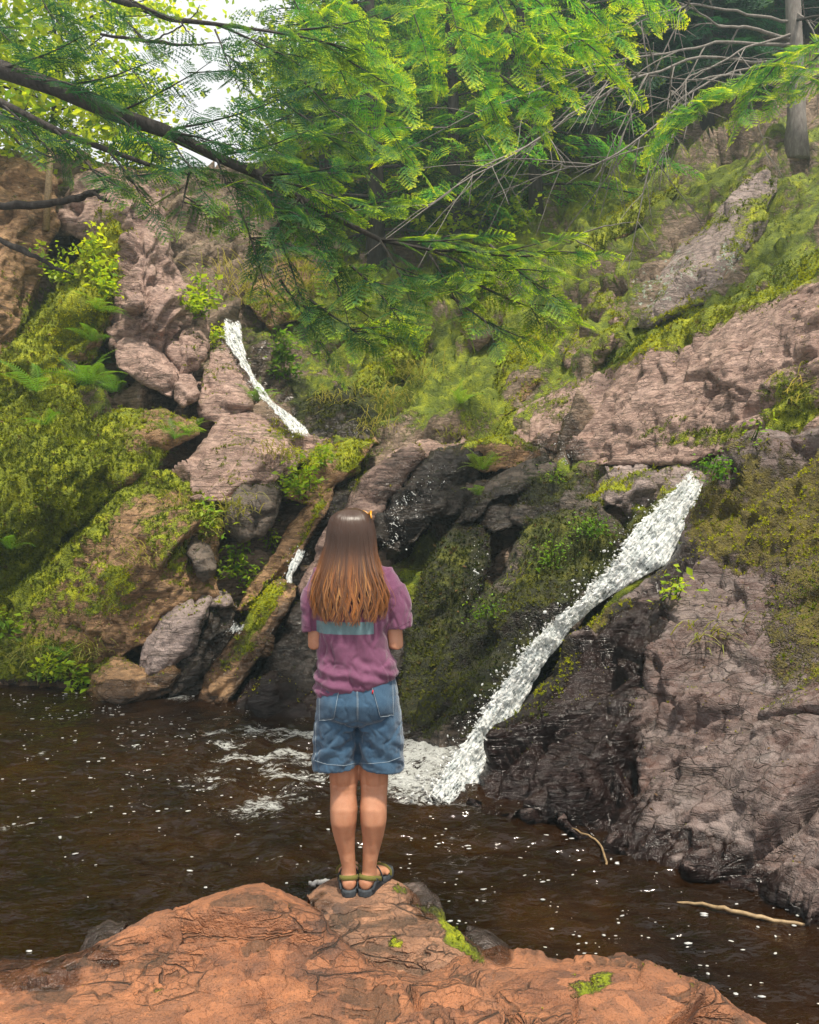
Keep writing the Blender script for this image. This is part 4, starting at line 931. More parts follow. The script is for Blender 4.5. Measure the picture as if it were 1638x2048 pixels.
# ---- moss fuzz on the mossy faces of every rock
def fuzz():
    rng = np.random.default_rng(5)
    tv = []; tt = []
    for k in range(4):
        a = k * 1.7; c, s = math.cos(a), math.sin(a)
        i = len(tv)
        tv += [(-.22 * c, -.22 * s, 0), (.22 * c, .22 * s, 0), (.55 * s + .1 * c, -.55 * c, .75)]
        tt.append((i, i + 1, i + 2))
    tv = np.array(tv)
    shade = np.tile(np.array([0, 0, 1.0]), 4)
    for (o, v, nrm, moss, wet, us, ux, uy, f) in ROCK_SURF:
        vis = (us > -4) & (ux > -150) & (ux < 1800) & (uy > -50) & (uy < 2100)
        n3 = .5 + .5 * fbm(v * 9, 4, 3, .7)
        w = np.clip((moss + (n3 - .5) * .9 - .10) * 2.6, 0, 1) * vis
        area = (v[:, 1] * (5 if o.name != 'hillside' else 8) / FP) ** 2
        far = o.name.startswith('hillside')
        cnt = rng.poisson(w * np.minimum(area * 1500, .7 if far else 1.35))
        i = np.repeat(np.arange(len(v)), cnt)
        if len(i) < 40: continue
        m = len(i)
        z = nrm[i] + rng.normal(0, .35, (m, 3)); z += np.array([0, 0, .12]); z /= np.linalg.norm(z, axis=1)[:, None]
        x = np.cross(rng.normal(size=(m, 3)), z); x /= np.linalg.norm(x, axis=1)[:, None]
        y = np.cross(z, x)
        s = np.exp(rng.normal(0, .35, m)) * .0024 * v[i, 1] * (.6 + .8 * w[i]) * (.55 if far else 1.0)
        R = np.stack([x, y, z], -1) * s[:, None, None]
        T = v[i] + rng.normal(0, .006, (m, 3)) - nrm[i] * .004
        g = np.clip(.5 + .8 * fbm(v[i] * 2.3, 3, 8) + rng.normal(0, .22, m), 0, 1)
        br = np.clip(.35 + 1.3 * fbm(v[i] * 1.1, 2, 81) + rng.normal(0, .2, m), 0, 1) ** 1.5
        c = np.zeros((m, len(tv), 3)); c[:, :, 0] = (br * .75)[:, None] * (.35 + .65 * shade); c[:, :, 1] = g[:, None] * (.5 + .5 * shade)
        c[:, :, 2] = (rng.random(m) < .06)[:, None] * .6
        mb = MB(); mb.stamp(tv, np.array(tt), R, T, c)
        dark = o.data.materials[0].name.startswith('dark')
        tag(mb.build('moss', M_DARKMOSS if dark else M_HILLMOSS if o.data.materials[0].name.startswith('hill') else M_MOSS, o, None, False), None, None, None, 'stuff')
fuzz()

# ---- conifer foliage
def spray_template(ntw, pairs, seed, width=.5, nl=.062, nw=.013):
    """flat hemlock spray along +x, length 1; needles as small blades"""
    rng = random.Random(seed)
    V_, F_, C_ = [], [], []
    def needle(bx, by, bz, dx, dy, ln, w, tip):
        i = len(V_)
        nx, ny = -dy, dx
        V_.extend([(bx - nx * w, by - ny * w, bz), (bx + dx * ln, by + dy * ln, bz - ln * .12), (bx + nx * w, by + ny * w, bz)])
        F_.append((i, i + 1, i + 2)); C_.extend([tip * .6, tip, tip * .6])
    def twig(bx, by, bz, a, ln, tip0):
        dx, dy = math.cos(a), math.sin(a)
        i = len(V_)
        w = .012
        V_.extend([(bx, by, bz), (bx + dx * ln * .5 - dy * w, by + dy * ln * .5 + dx * w, bz - .02 * ln), (bx + dx * ln, by + dy * ln, bz - ln * .14), (bx + dx * ln * .5 + dy * w, by + dy * ln * .5 - dx * w, bz - .02 * ln)])
        F_.extend([(i, i + 1, i + 2), (i, i + 2, i + 3)]); C_.extend([tip0 * .3, tip0 * .6, tip0, tip0 * .6])
        for k in range(pairs):
            s = (k + rng.uniform(.3, .9)) / pairs
            for sd in (-1, 1):
                aa = a + sd * rng.uniform(.6, 1.35)
                needle(bx + dx * ln * s, by + dy * ln * s, bz - .1 * ln * s * s, math.cos(aa), math.sin(aa), nl * rng.uniform(.6, 1.3), nw, tip0 * (.25 + .75 * s))
        needle(bx + dx * ln * .95, by + dy * ln * .95, bz - .1 * ln, dx, dy, .06, .012, tip0)
    for k in range(ntw):
        s = (k + .3) / ntw
        sd = 1 if k % 2 else -1
        ln = width * (1 - .75 * s) * rng.uniform(.75, 1.15) * (.55 + .45 * min(1, s * 5))
        twig(s, 0, -.10 * s * s, sd * rng.uniform(.75, 1.0), ln, .35 + .65 * s)
    twig(.82, 0, -.07, rng.uniform(-.1, .1), .22, 1.0)
    i = len(V_)
    V_.extend([(0, -.008, 0), (.5, -.006, -.025), (1, 0, -.1), (.5, .006, -.025), (0, .008, 0)])
    F_.extend([(i, i + 1, i + 3), (i, i + 3, i + 4), (i + 1, i + 2, i + 3)]); C_.extend([0] * 5)
    return np.array(V_), np.array(F_), np.array(C_)
SPR_NEAR = [spray_template(15, 6, s, .55, .066, .014) for s in (1, 2, 3)]
SPR_FAR = [spray_template(10, 3, s, .6, .10, .030) for s in (4, 5, 6)]

def sprays(mb, pos, dirs, size, tipk, lightk, rng, tmpl, up_noise=.35, brown=0.0):
    """stamp sprays at pos pointing along dirs, lying flat"""
    m = len(pos)
    if m == 0: return
    x = dirs / (np.linalg.norm(dirs, axis=1)[:, None] + 1e-9)
    up = np.array([0, 0, 1.0]) + rng.normal(0, up_noise, (m, 3))
    y = np.cross(up, x); y /= np.linalg.norm(y, axis=1)[:, None] + 1e-9
    z = np.cross(x, y)
    R = np.stack([x, y, z], -1) * size[:, None, None]
    ch = rng.integers(0, len(tmpl), m)
    for k, (tv, tf, tc) in enumerate(tmpl):
        s = ch == k
        if not s.any(): continue
        c = np.zeros((s.sum(), len(tv), 3))
        c[:, :, 0] = np.clip(1.9 * tipk[s][:, None] * tc[None] ** 2.0, 0, 1)
        c[:, :, 1] = np.clip(lightk[s][:, None] + rng.normal(0, .12, (s.sum(), len(tv))), 0, 1)
        c[:, :, 2] = brown
        mb.stamp(tv, tf, R[s], pos[s], c)

def bough(leaf, wood, pts, r0, rng, size, tmpl, tip, light, gap=.10, start=.15, sub=True, wc=(0, 0, 0)):
    """a bough with flat sprays both sides; pts world polyline"""
    pts = np.asarray(pts, float)
    t = np.concatenate([[0], np.cumsum(np.linalg.norm(np.diff(pts, axis=0), axis=1))]); L = t[-1]
    n = max(6, int(L / .12))
    tt = np.linspace(0, L, n)
    c = np.stack([np.interp(tt, t, pts[:, k]) for k in range(3)], -1)
    c[1:-1] = (c[:-2] + 2 * c[1:-1] + c[2:]) / 4
    c += np.stack([fbm(np.stack([tt * 2.5, tt * 0 + rng.uniform(0, 99), tt * 0], -1), 2, 3) for _ in range(3)], -1) * .025 * (tt / L)[:, None]
    wood.tube(c, np.linspace(r0, max(.003, r0 * .12), n), 6 if r0 > .015 else 4, wc)
    m = max(3, int(L * (1 - start) / gap))
    s = start * L + (L - start * L) * (np.arange(m) + rng.random(m) * .8) / m
    pos = np.stack([np.interp(s, tt, c[:, k]) for k in range(3)], -1)
    tan = np.stack([np.interp(s, tt, np.gradient(c[:, k], tt)) for k in range(3)], -1)
    tan /= np.linalg.norm(tan, axis=1)[:, None] + 1e-9
    side = np.cross(tan, np.array([0, 0, 1.0])); side /= np.linalg.norm(side, axis=1)[:, None] + 1e-9
    sgn = np.where(np.arange(m) % 2, 1, -1)[:, None]
    a = rng.uniform(.55, 1.05, m)[:, None]
    d = tan * np.cos(a) + side * sgn * np.sin(a) + rng.normal(0, .12, (m, 3)); d[:, 2] -= .10
    f = s / L
    sz = size * (1.15 - .6 * f) * rng.uniform(.65, 1.2, m)
    tk = np.clip(tip * rng.uniform(.4, 1.3, m), 0, 1); lk = np.clip(light + rng.normal(0, .2, m), 0, 1)
    sprays(leaf, pos, d, sz, tk, lk, rng, tmpl)
    sprays(leaf, c[-1:], (c[-1] - c[-2])[None], np.array([size * .8]), np.array([min(1, tip * 1.2)]), np.array([light]), rng, tmpl)

def conifer(name, base, height, rad, label, rng_seed, mat=M_NEEDLE, tip=.35, light=.5, nb=60, size=.55, lean=(0, 0), low=.18, trunk_r=None, droop=.35, bark=None, group='conifers on the slopes', gap=.2, tmpl=None, arc=None):
    rng = np.random.default_rng(rng_seed)
    base = np.asarray(base, float)
    root = empty(name, Vector(base)); tag(root, label, 'tree', group)
    tr = trunk_r or height * .016
    h = np.linspace(0, height, 12)
    tp = base + np.stack([lean[0] * h / height + .04 * np.sin(h * .9 + rng_seed), lean[1] * h / height + .04 * np.cos(h * .7), h], -1)
    tp[0, 2] -= .3
    tk = MB(); tk.tube(tp, tr * (1 - .86 * h / height) * np.where(h == 0, 1.35, 1), 9)
    lf, wd = MB(), MB()
    for k in range(nb):
        f = low + (1 - low) * ((k + rng.random()) / nb)
        zz = f * height
        p0 = np.array([np.interp(zz, h, tp[:, j]) for j in range(3)])
        a = k * 2.4 + rng.normal(0, .4) if arc is None else rng.uniform(*arc)
        ln = rad * (1 - f) ** .75 * rng.uniform(.6, 1.15) + .25
        up = .25 * f
        d = np.array([math.cos(a), math.sin(a), 0])
        pts = [p0 + d * ln * s + np.array([0, 0, up * ln * s - droop * ln * s * s]) for s in (0, .3, .65, 1)]
        bough(lf, wd, pts, max(.006, tr * .22 * (1 - f)), rng, size * (.6 + .5 * (1 - f)), tmpl or SPR_FAR, tip * rng.uniform(.3, 1.6), light + rng.normal(0, .12), gap, .2)
    tk.build('trunk', bark or M_BARK, root)
    tag(wd.build('branches', bark or M_BARK, root), kind='stuff')
    tag(lf.build('crown', mat, root, None, False))
    return root

def copy_tree(o, loc, rz, sc, label, group=None, parent=None):
    c = o.copy(); COL.objects.link(c)
    if parent is None:
        c.location = loc; c.rotation_euler = (0, 0, rz); c.scale = (sc, sc, sc); c['label'] = label
        if group: c['group'] = group
    else:
        c.parent = parent
    for ch in list(o.children):
        copy_tree(ch, None, 0, 1, None, None, c)
    return c

LEAF_V = np.array([(0, 0, 0), (.45, .30, .05), (1, 0, -.08), (.45, -.30, .05)])
LEAF_F = np.array([(0, 1, 2), (0, 2, 3)])
def scatter_leaves(mb, pos, size, rng, tip, light, dirs=None, flat=.6):
    m = len(pos)
    d = rng.normal(size=(m, 3)) if dirs is None else dirs
    d = d * np.array([1, 1, .5]) + np.array([0, 0, -.15]); d /= np.linalg.norm(d, axis=1)[:, None]
    up = np.array([0, 0, 1.0]) + rng.normal(0, flat, (m, 3))
    y = np.cross(up, d); y /= np.linalg.norm(y, axis=1)[:, None] + 1e-9
    R = np.stack([d, y, np.cross(d, y)], -1) * (size * np.exp(rng.normal(0, .25, m)))[:, None, None]
    c = np.zeros((m, 4, 3)); c[:, :, 0] = np.clip(tip * rng.uniform(0, 1.6, m), 0, 1)[:, None]; c[:, :, 1] = np.clip(light + rng.normal(0, .25, m), 0, 1)[:, None]
    mb.stamp(LEAF_V, LEAF_F, R, pos, c)

def broadleaf(name, base, height, label, seed, crown_r, nl=5000, leaf=.085, tip=.5, light=.6, lean=(0, 0), trunk_r=.07, low=.3, group='leafy trees', cat='tree', bark=None):
    rng = np.random.default_rng(seed)
    base = np.asarray(base, float)
    root = empty(name, Vector(base)); tag(root, label, cat, group)
    h = np.linspace(0, height, 10)
    tp = base + np.stack([lean[0] * (h / height) ** 1.5 + .05 * np.sin(h + seed), lean[1] * (h / height) ** 1.5, h], -1); tp[0, 2] -= .3
    tk, wd, lf = MB(), MB(), MB()
    tk.tube(tp, trunk_r * (1 - .8 * h / height), 8)
    nb = 16; per = nl // (nb * 6)
    for k in range(nb):
        f = low + (1 - low) * (k + rng.random()) / nb
        p0 = np.array([np.interp(f * height, h, tp[:, j]) for j in range(3)])
        a = k * 2.4 + rng.normal(0, .5)
        ln = crown_r * (1.05 - .6 * abs(f - .55)) * rng.uniform(.6, 1.1)
        d = np.array([math.cos(a), math.sin(a), rng.uniform(.15, .6)])
        pts = np.array([p0 + d * ln * s + np.array([0, 0, -.12 * ln * s * s]) for s in np.linspace(0, 1, 6)])
        wd.tube(pts, np.linspace(trunk_r * .35, .005, 6), 5)
        for q in range(6):
            s = rng.uniform(.3, 1)
            cpt = np.array([np.interp(s, np.linspace(0, 1, 6), pts[:, j]) for j in range(3)]) + rng.normal(0, .22 * crown_r * .5, 3)
            wd.tube([np.array([np.interp(s * .85, np.linspace(0, 1, 6), pts[:, j]) for j in range(3)]), cpt], [.006, .003], 3)
            pos = cpt + rng.normal(0, 1, (per, 3)) * np.array([.26, .26, .12]) * crown_r * .8
            scatter_leaves(lf, pos, leaf, rng, tip, light + rng.normal(0, .12))
    tk.build('trunk', bark or M_BARK, root); tag(wd.build('branches', bark or M_BARK, root), kind='stuff')
    lf.build('crown', M_LEAF, root, None, False)
    return root

def ground_at(px, py, exclude=()):
    """nearest visible rock surface point under a photograph pixel"""
    best = None
    for (o, v, nrm, moss, wet, us, ux, uy, f) in ROCK_SURF:
        x = 819 + v[:, 0] / v[:, 1] * FP; y = 1024 - (v[:, 2] - EYE) / v[:, 1] * FP
        d = (x - px) ** 2 + (y - py) ** 2
        near = np.where(d < 12 ** 2)[0]
        if len(near) == 0: continue
        i = near[np.argmin(v[near, 1])]
        if best is None or v[i, 1] < best[0][1]: best = (v[i], nrm[i])
    return best if best is not None else (np.array(V(px, py, 12)), np.array([0, -.5, .8]))

# ---- the near hemlock whose limbs hang in from the upper left
rng = np.random.default_rng(101)
tb = Vector((-5.6, 6.6, -1.0))
root = empty('hemlock_tree', tb)
tag(root, 'near hemlock whose dark limb and drooping sprays cross the upper left', 'tree')
tk = MB(); hh = np.linspace(0, 11, 12)
tk.tube(np.stack([tb.x + .25 * np.sin(hh * .3), tb.y + 0 * hh, tb.z + hh], -1), .24 * (1 - .07 * hh), 12)
tk.build('trunk', M_BARK, root)
def px_path(lst): return np.array([V(*q) for q in lst])
limb = px_path([(-560, -40, 6.5), (-200, 60, 6.5), (0, 138, 6.45), (110, 175, 6.4), (230, 228, 6.35), (330, 262, 6.3), (430, 312, 6.3), (520, 352, 6.25), (650, 425, 6.2), (760, 480, 6.15), (860, 500, 6.1)])
lw = MB(); lw.tube(limb, np.array([.10, .085, .072, .066, .060, .052, .040, .034, .026, .018, .010]), 10); lw.build('limb', M_BARK, root)
limb2 = px_path([(-560, 120, 6.2), (-100, 170, 6.2), (0, 205, 6.2), (110, 260, 6.15), (215, 300, 6.1), (300, 330, 6.1), (380, 350, 6.05)])
lw = MB(); lw.tube(limb2, np.array([.05, .04, .034, .028, .022, .016, .006]), 8); lw.build('limb', M_BARK, root)
limb3 = px_path([(-560, -200, 7.0), (-100, -60, 7.0), (180, -20, 7.0), (260, 8, 6.9), (340, 38, 6.9), (430, 48, 6.85), (520, 60, 6.8), (620, 70, 6.8)])
lw = MB(); lw.tube(limb3, np.array([.06, .05, .04, .03, .024, .016, .012, .005]), 8); lw.build('limb', M_BARK, root)
lf, wd = MB(), MB()
subs = []   # (start px,py,Y, end px,py,Y, sag px, spray size, tip, light)
for (x0, y0, x1, y1, Y0, Y1, sag, sz, tp_, lt) in [
    (230, 228, 420, 120, 6.3, 6.0, -10, .34, .1, .25), (330, 262, 560, 200, 6.3, 5.9, -6, .34, .1, .3), (110, 175, 330, 110, 6.4, 6.1, -10, .36, .15, .3), (0, 138, 190, 60, 6.4, 6.1, -10, .36, .1, .3),
    (60, 160, 200, 190, 6.4, 5.8, 8, .36, .1, .25), (230, 228, 330, 330, 6.3, 5.7, 10, .36, .1, .3), (330, 262, 480, 300, 6.3, 5.7, 4, .34, .1, .3), (330, 262, 400, 380, 6.3, 5.7, 10, .34, .3, .3),
    (430, 312, 620, 260, 6.3, 6.0, -8, .34, .35, .35), (430, 312, 470, 420, 6.3, 5.8, 8, .36, .55, .35), (520, 352, 690, 330, 6.25, 5.9, -4, .34, .45, .4), (520, 352, 560, 460, 6.2, 5.8, 10, .36, .4, .35),
    (520, 352, 700, 400, 6.2, 5.7, 2, .34, .7, .4), (600, 395, 640, 500, 6.2, 5.9, 10, .36, .35, .35), (650, 425, 790, 400, 6.2, 5.8, -4, .34, .7, .4), 
    (760, 480, 820, 600, 6.1, 5.7, 10, .38, .5, .35), (760, 480, 960, 470, 6.1, 5.7, -6, .34, .75, .4), (860, 500, 1010, 560, 6.1, 5.7, 0, .36, .75, .4),
    (860, 500, 1100, 480, 6.1, 5.6, -14, .34, .9, .5), (900, 500, 1180, 505, 6.0, 5.5, -10, .30, .95, .5), (980, 490, 1090, 590, 6.0, 5.6, 0, .34, .8, .45), (860, 510, 930, 640, 6.1, 5.7, 8, .36, .45, .3),
    (940, 560, 1120, 630, 5.9, 5.5, -10, .32, .9, .45), (900, 590, 1030, 680, 5.9, 5.6, -6, .32, .7, .4), (600, 395, 520, 520, 6.2, 6.0, 12, .40, .2, .3), (560, 480, 620, 650, 6.1, 5.9, 10, .38, .35, .3),
    (640, 500, 700, 650, 6.1, 5.8, 10, .36, .45, .35), (700, 530, 800, 640, 6.0, 5.8, 8, .36, .5, .35), (560, 560, 660, 720, 6.1, 5.9, 6, .34, .45, .35), (620, 600, 740, 690, 6.0, 5.8, 2, .34, .55, .4), (480, 420, 540, 600, 6.2, 6.0, 10, .40, .3, .3), 
    (380, 340, 360, 420, 6.1, 5.8, 4, .34, .5, .35), (110, 260, 210, 370, 6.1, 5.8, 8, .34, .35, .35), (0, 205, 120, 330, 6.2, 5.8, 8, .34, .25, .3), (215, 300, 300, 420, 6.1, 5.8, 8, .34, .3, .3), (-60, 180, 60, 290, 6.2, 5.8, 8, .36, .3, .3),
    (430, 48, 600, 130, 6.9, 6.5, 6, .36, .45, .4), (520, 60, 720, 100, 6.8, 6.4, 4, .36, .75, .5), (180, -20, 300, 90, 7, 6.6, 8, .36, .4, .4), (60, -40, 130, 90, 7, 6.5, 8, .38, .35, .35), (-80, -20, 40, 110, 7, 6.5, 8, .38, .35, .35), (620, 70, 790, 180, 6.8, 6.4, 0, .36, .85, .5), (560, 120, 700, 260, 6.8, 6.4, 6, .38, .6, .45), (600, 60, 760, 30, 6.8, 6.5, -6, .36, .6, .5), (430, 60, 480, 190, 6.8, 6.5, 10, .38, .2, .3), (560, 200, 720, 330, 6.6, 6.3, 6, .38, .55, .4)]:
    mx, my = (x0 + x1) / 2, (y0 + y1) / 2 + sag * -1.2
    bough(lf, wd, px_path([(x0, y0, Y0), (mx, my, (Y0 + Y1) / 2), (x1, y1, Y1)]), .012, rng, sz, SPR_NEAR, tp_, lt, .10, .1)
    # side boughs
    for q in range(2):
        s = rng.uniform(.25, .8); ax, ay, aY = x0 + (x1 - x0) * s, y0 + (y1 - y0) * s, Y0 + (Y1 - Y0) * s
        bough(lf, wd, px_path([(ax, ay, aY), (ax + rng.uniform(20, 90), ay + rng.uniform(-10, 60), aY + rng.uniform(-.5, .5))]), .006, rng, sz * .8, SPR_NEAR, tp_, lt, .10, .1)
tag(wd.build('branches', M_BARK, root), kind='stuff')
lf.build('crown', M_NEEDLE, root, None, False)
# lime new growth along the top, backlight painted into its colour
limb4 = px_path([(-560, -260, 8.4), (100, -150, 8.4), (500, -60, 8.3), (800, -40, 8.2), (1050, -30, 8.1), (1300, -60, 8.0)])
lw = MB(); lw.tube(limb4, np.array([.06, .05, .04, .03, .02, .008]), 8); lw.build('limb', M_BARK, root)
lf, wd = MB(), MB()
for (x0, y0, x1, y1, Y0, Y1, sz, tp_, lt) in [
    (560, -50, 640, 120, 8.3, 8.0, .46, .7, .6), (620, -50, 740, 90, 8.3, 7.9, .46, .8, .6), (640, 60, 720, 240, 8.2, 7.9, .46, .75, .6), (700, 60, 800, 190, 8.2, 7.8, .46, .9, .7), (720, 200, 830, 330, 8.2, 7.9, .46, .8, .6), 
    (800, -40, 860, 140, 8.2, 7.9, .46, .7, .6), (880, -40, 930, 110, 8.2, 7.8, .46, .8, .65), (920, 80, 1000, 250, 8.1, 7.8, .46, .8, .6), (980, -30, 1040, 120, 8.1, 7.8, .46, .9, .7), (1040, -30, 1150, 90, 8.1, 7.7, .46, .95, .7), (1100, -40, 1230, 70, 8.0, 7.6, .46, .95, .75), (1200, -50, 1330, 10, 8.0, 7.6, .42, .9, .7), (1020, 60, 1120, 170, 8.0, 7.7, .44, .95, .7), (1130, 60, 1240, 150, 8.0, 7.6, .42, .9, .7), (1000, 150, 1090, 260, 8.0, 7.8, .44, .6, .5)]:
    mx, my = (x0 + x1) / 2, (y0 + y1) / 2 - 12
    bough(lf, wd, px_path([(x0, y0, Y0), (mx, my, (Y0 + Y1) / 2), (x1, y1, Y1)]), .010, rng, sz, SPR_NEAR, tp_, lt, .12, .05)
    for q in range(2):
        s = rng.uniform(.2, .7); ax, ay, aY = x0 + (x1 - x0) * s, y0 + (y1 - y0) * s, Y0 + (Y1 - Y0) * s
        bough(lf, wd, px_path([(ax, ay, aY), (ax + rng.uniform(10, 90), ay + rng.uniform(0, 70), aY + rng.uniform(-.6, .6))]), .006, rng, sz * .8, SPR_NEAR, tp_, lt, .12, .1)
tag(wd.build('branches', M_BARK, root), kind='stuff')
lf.build('backlit_young_growth', M_BRIGHT, root, None, False)
for pts_, rad_ in (([(-560, 330, 6.4), (-120, 400, 6.4), (0, 413, 6.3), (90, 410, 6.25), (150, 398, 6.2), (190, 384, 6.2), (216, 374, 6.2)], [.06, .045, .028, .030, .027, .024, .016]),
                   ([(150, 398, 6.2), (185, 385, 6.15), (205, 398, 6.1), (222, 402, 6.1)], [.016, .014, .012, .007]),
                   ([(-560, 380, 6.6), (-120, 430, 6.6), (0, 480, 6.5), (60, 508, 6.4), (110, 535, 6.4), (146, 548, 6.35)], [.05, .035, .024, .020, .014, .007]),
                   ([(-300, 60, 7.2), (0, 250, 7.2), (40, 290, 7.2), (120, 320, 7.1), (200, 345, 7.1)], [.02, .014, .010, .007, .003]),
                   ([(200, 68, 6.9), (300, 84, 6.9), (380, 90, 6.9), (450, 84, 6.9)], [.012, .014, .010, .003]), ([(300, 84, 6.9), (350, 60, 6.9), (390, 30, 6.9), (400, 10, 6.9)], [.008, .006, .005, .003]),
                   ([(230, -20, 6.6), (290, 15, 6.6), (360, 45, 6.6), (390, 80, 6.6)], [.012, .010, .007, .003])):
    q = MB(); pp = px_path(pts_); t = np.linspace(0, 1, len(pp)); t2 = np.linspace(0, 1, 26)
    c = np.stack([np.interp(t2, t, pp[:, k]) for k in range(3)], -1); c[1:-1] = (c[:-2] + c[1:-1] * 2 + c[2:]) / 4; c += rng.normal(0, .004, c.shape)
    q.tube(c, np.interp(t2, t, rad_) * (1 + .12 * rng.normal(size=26)), 8)
    q.build('dead_branch', M_BARK, root)
q = MB()
for (x, y, dx, dy) in ((90, 500, 60, -10), (60, 490, 40, -20), (100, 515, 50, -6), (200, 384, 14, -30), (120, 404, 20, -40)):
    pass

# ---- conifers on the far slopes
def hill_base(px, py):
    g = ground_at(px, py)[0]; return g
CON = [  # px, py of the foot, height, radius, tip, light, material, lean, label
    (905, 470, 9.0, 2.6, .55, .55, M_BRIGHT, (-.3, 0), 'bright lime young conifer hanging over the middle of the ravine'),
    (760, 520, 11.0, 2.4, .35, .45, M_NEEDLE, (-.2, 0), 'tall conifer with a dark trunk top centre, behind the lime one'),
    (1060, 400, 8.0, 2.6, .45, .45, M_BRIGHT, (-.6, 0), 'conifer right of the lime one with bright sprays reaching left'),
    (640, 420, 9.0, 2.2, .4, .4, M_NEEDLE, (.1, 0), 'slender conifer just right of the gap of sky'),
    (1180, 330, 9.0, 2.4, .3, .3, M_NEEDLE, (-.3, 0), 'bluish green conifer left of the bare dead branches'),
]
for i, (px, py, hgt, rd_, tp_, lt, mt, ln, lab) in enumerate(CON):
    conifer('conifer', hill_base(px, py), hgt, rd_, lab, 200 + i, mt, tp_, lt, nb=70, size=.72, lean=ln, low=.05, gap=.17)
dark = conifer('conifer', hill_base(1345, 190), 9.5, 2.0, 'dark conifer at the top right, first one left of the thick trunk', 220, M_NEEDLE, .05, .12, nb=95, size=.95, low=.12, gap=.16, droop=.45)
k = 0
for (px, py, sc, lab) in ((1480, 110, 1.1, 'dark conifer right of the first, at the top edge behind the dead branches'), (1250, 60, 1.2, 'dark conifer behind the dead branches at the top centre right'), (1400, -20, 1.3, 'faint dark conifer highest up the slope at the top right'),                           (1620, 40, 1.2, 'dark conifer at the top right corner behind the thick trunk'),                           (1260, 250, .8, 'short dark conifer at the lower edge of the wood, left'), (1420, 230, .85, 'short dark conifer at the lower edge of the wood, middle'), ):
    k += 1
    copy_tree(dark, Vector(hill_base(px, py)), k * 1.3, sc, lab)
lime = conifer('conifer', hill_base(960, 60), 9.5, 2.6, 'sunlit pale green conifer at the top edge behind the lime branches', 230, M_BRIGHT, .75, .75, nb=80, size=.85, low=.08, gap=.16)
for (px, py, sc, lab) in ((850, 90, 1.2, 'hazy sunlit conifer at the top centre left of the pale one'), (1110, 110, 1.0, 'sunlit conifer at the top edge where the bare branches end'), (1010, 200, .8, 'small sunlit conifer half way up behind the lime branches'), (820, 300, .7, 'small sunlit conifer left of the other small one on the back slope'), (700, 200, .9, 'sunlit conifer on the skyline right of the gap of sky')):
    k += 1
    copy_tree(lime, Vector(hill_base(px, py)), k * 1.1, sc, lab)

# the thick trunk at the right edge with bare dead branches
rng = np.random.default_rng(303)
tb = ground_at(1592, 262)[0]
root = empty('spruce_tree', Vector(tb)); tag(root, 'thick grey trunk at the upper right edge with pale dead branches', 'tree')
Yt = tb[1]
tk = MB(); hh = np.linspace(-.4, 9, 14)
tk.tube(np.stack([tb[0] - .05 * hh * .3 + .02 * np.sin(hh * 2), tb[1] + 0 * hh, tb[2] + hh], -1), .14 - .008 * hh + .08 * np.exp(-(hh + .4) * 3), 12); tk.build('trunk', M_GREYBARK, root)
def bare(mbx, pts, r0, depth=0, n=26):
    pp = np.asarray(pts, float); t = np.linspace(0, 1, len(pp)); t2 = np.linspace(0, 1, n)
    c = np.stack([np.interp(t2, t, pp[:, k_]) for k_ in range(3)], -1); c[1:-1] = (c[:-2] + c[1:-1] * 2 + c[2:]) / 4
    L = np.linalg.norm(pp[-1] - pp[0]); c += np.cumsum(rng.normal(0, .006 * L / 2, c.shape), 0)
    mbx.tube(c, np.linspace(r0, .0035, n), 5 if depth == 0 else 4)
    if depth < 2:
        for s in range(7 if depth == 0 else 4):
            i = rng.integers(n // 5, n - 2)
            tdir = c[min(n - 1, i + 1)] - c[i - 1]; tdir /= np.linalg.norm(tdir) + 1e-9
            d = tdir * .8 + rng.normal(0, .55, 3); d[2] -= .15
            ln = L * rng.uniform(.15, .38)
            bare(mbx, [c[i], c[i] + d * ln * .5, c[i] + d * ln + np.array([0, 0, -.1 * ln])], max(.004, r0 * .5), depth + 1, 10)
for pts_, r_ in (([(1585, 80, Yt), (1500, 62, Yt - .3), (1440, 58, Yt - .5), (1390, 15, Yt - .7), (1330, -10, Yt - .9)], .035), ([(1585, 92, Yt), (1450, 75, Yt - .6), (1330, 108, Yt - 1.2), (1180, 115, Yt - 1.8), (1080, 130, Yt - 2.2)], .03),
                 ([(1585, 130, Yt), (1400, 110, Yt - 1), (1250, 170, Yt - 1.7), (1130, 260, Yt - 2.2), (1060, 300, Yt - 2.4)], .028), ([(1585, 40, Yt), (1400, 10, Yt - .6), (1280, 60, Yt - 1.2), (1180, 120, Yt - 1.8)], .026),
                 ([(1590, 170, Yt), (1450, 150, Yt - 1), (1340, 215, Yt - 1.6), (1300, 300, Yt - 1.9), (1298, 330, Yt - 1.9)], .024), ([(1590, 150, Yt), (1380, 190, Yt - 1.4), (1240, 290, Yt - 2), (1150, 310, Yt - 2.2), (1100, 295, Yt - 2.3)], .024),
                 ([(1590, 20, Yt), (1620, 40, Yt - .5), (1638, 90, Yt - .8), (1630, 160, Yt - .9)], .02), ([(1585, 110, Yt), (1480, 130, Yt - .5), (1380, 160, Yt - .8), (1250, 140, Yt - 1.4), (1150, 190, Yt - 1.9)], .024),
                 ([(1590, 60, Yt), (1490, 100, Yt - .8), (1400, 130, Yt - 1.2), (1340, 190, Yt - 1.5), (1200, 240, Yt - 2.0)], .022)):
    q = MB(); bare(q, [np.array(V(*a)) for a in pts_], r_); q.build('dead_branch', M_GREYBARK, root)
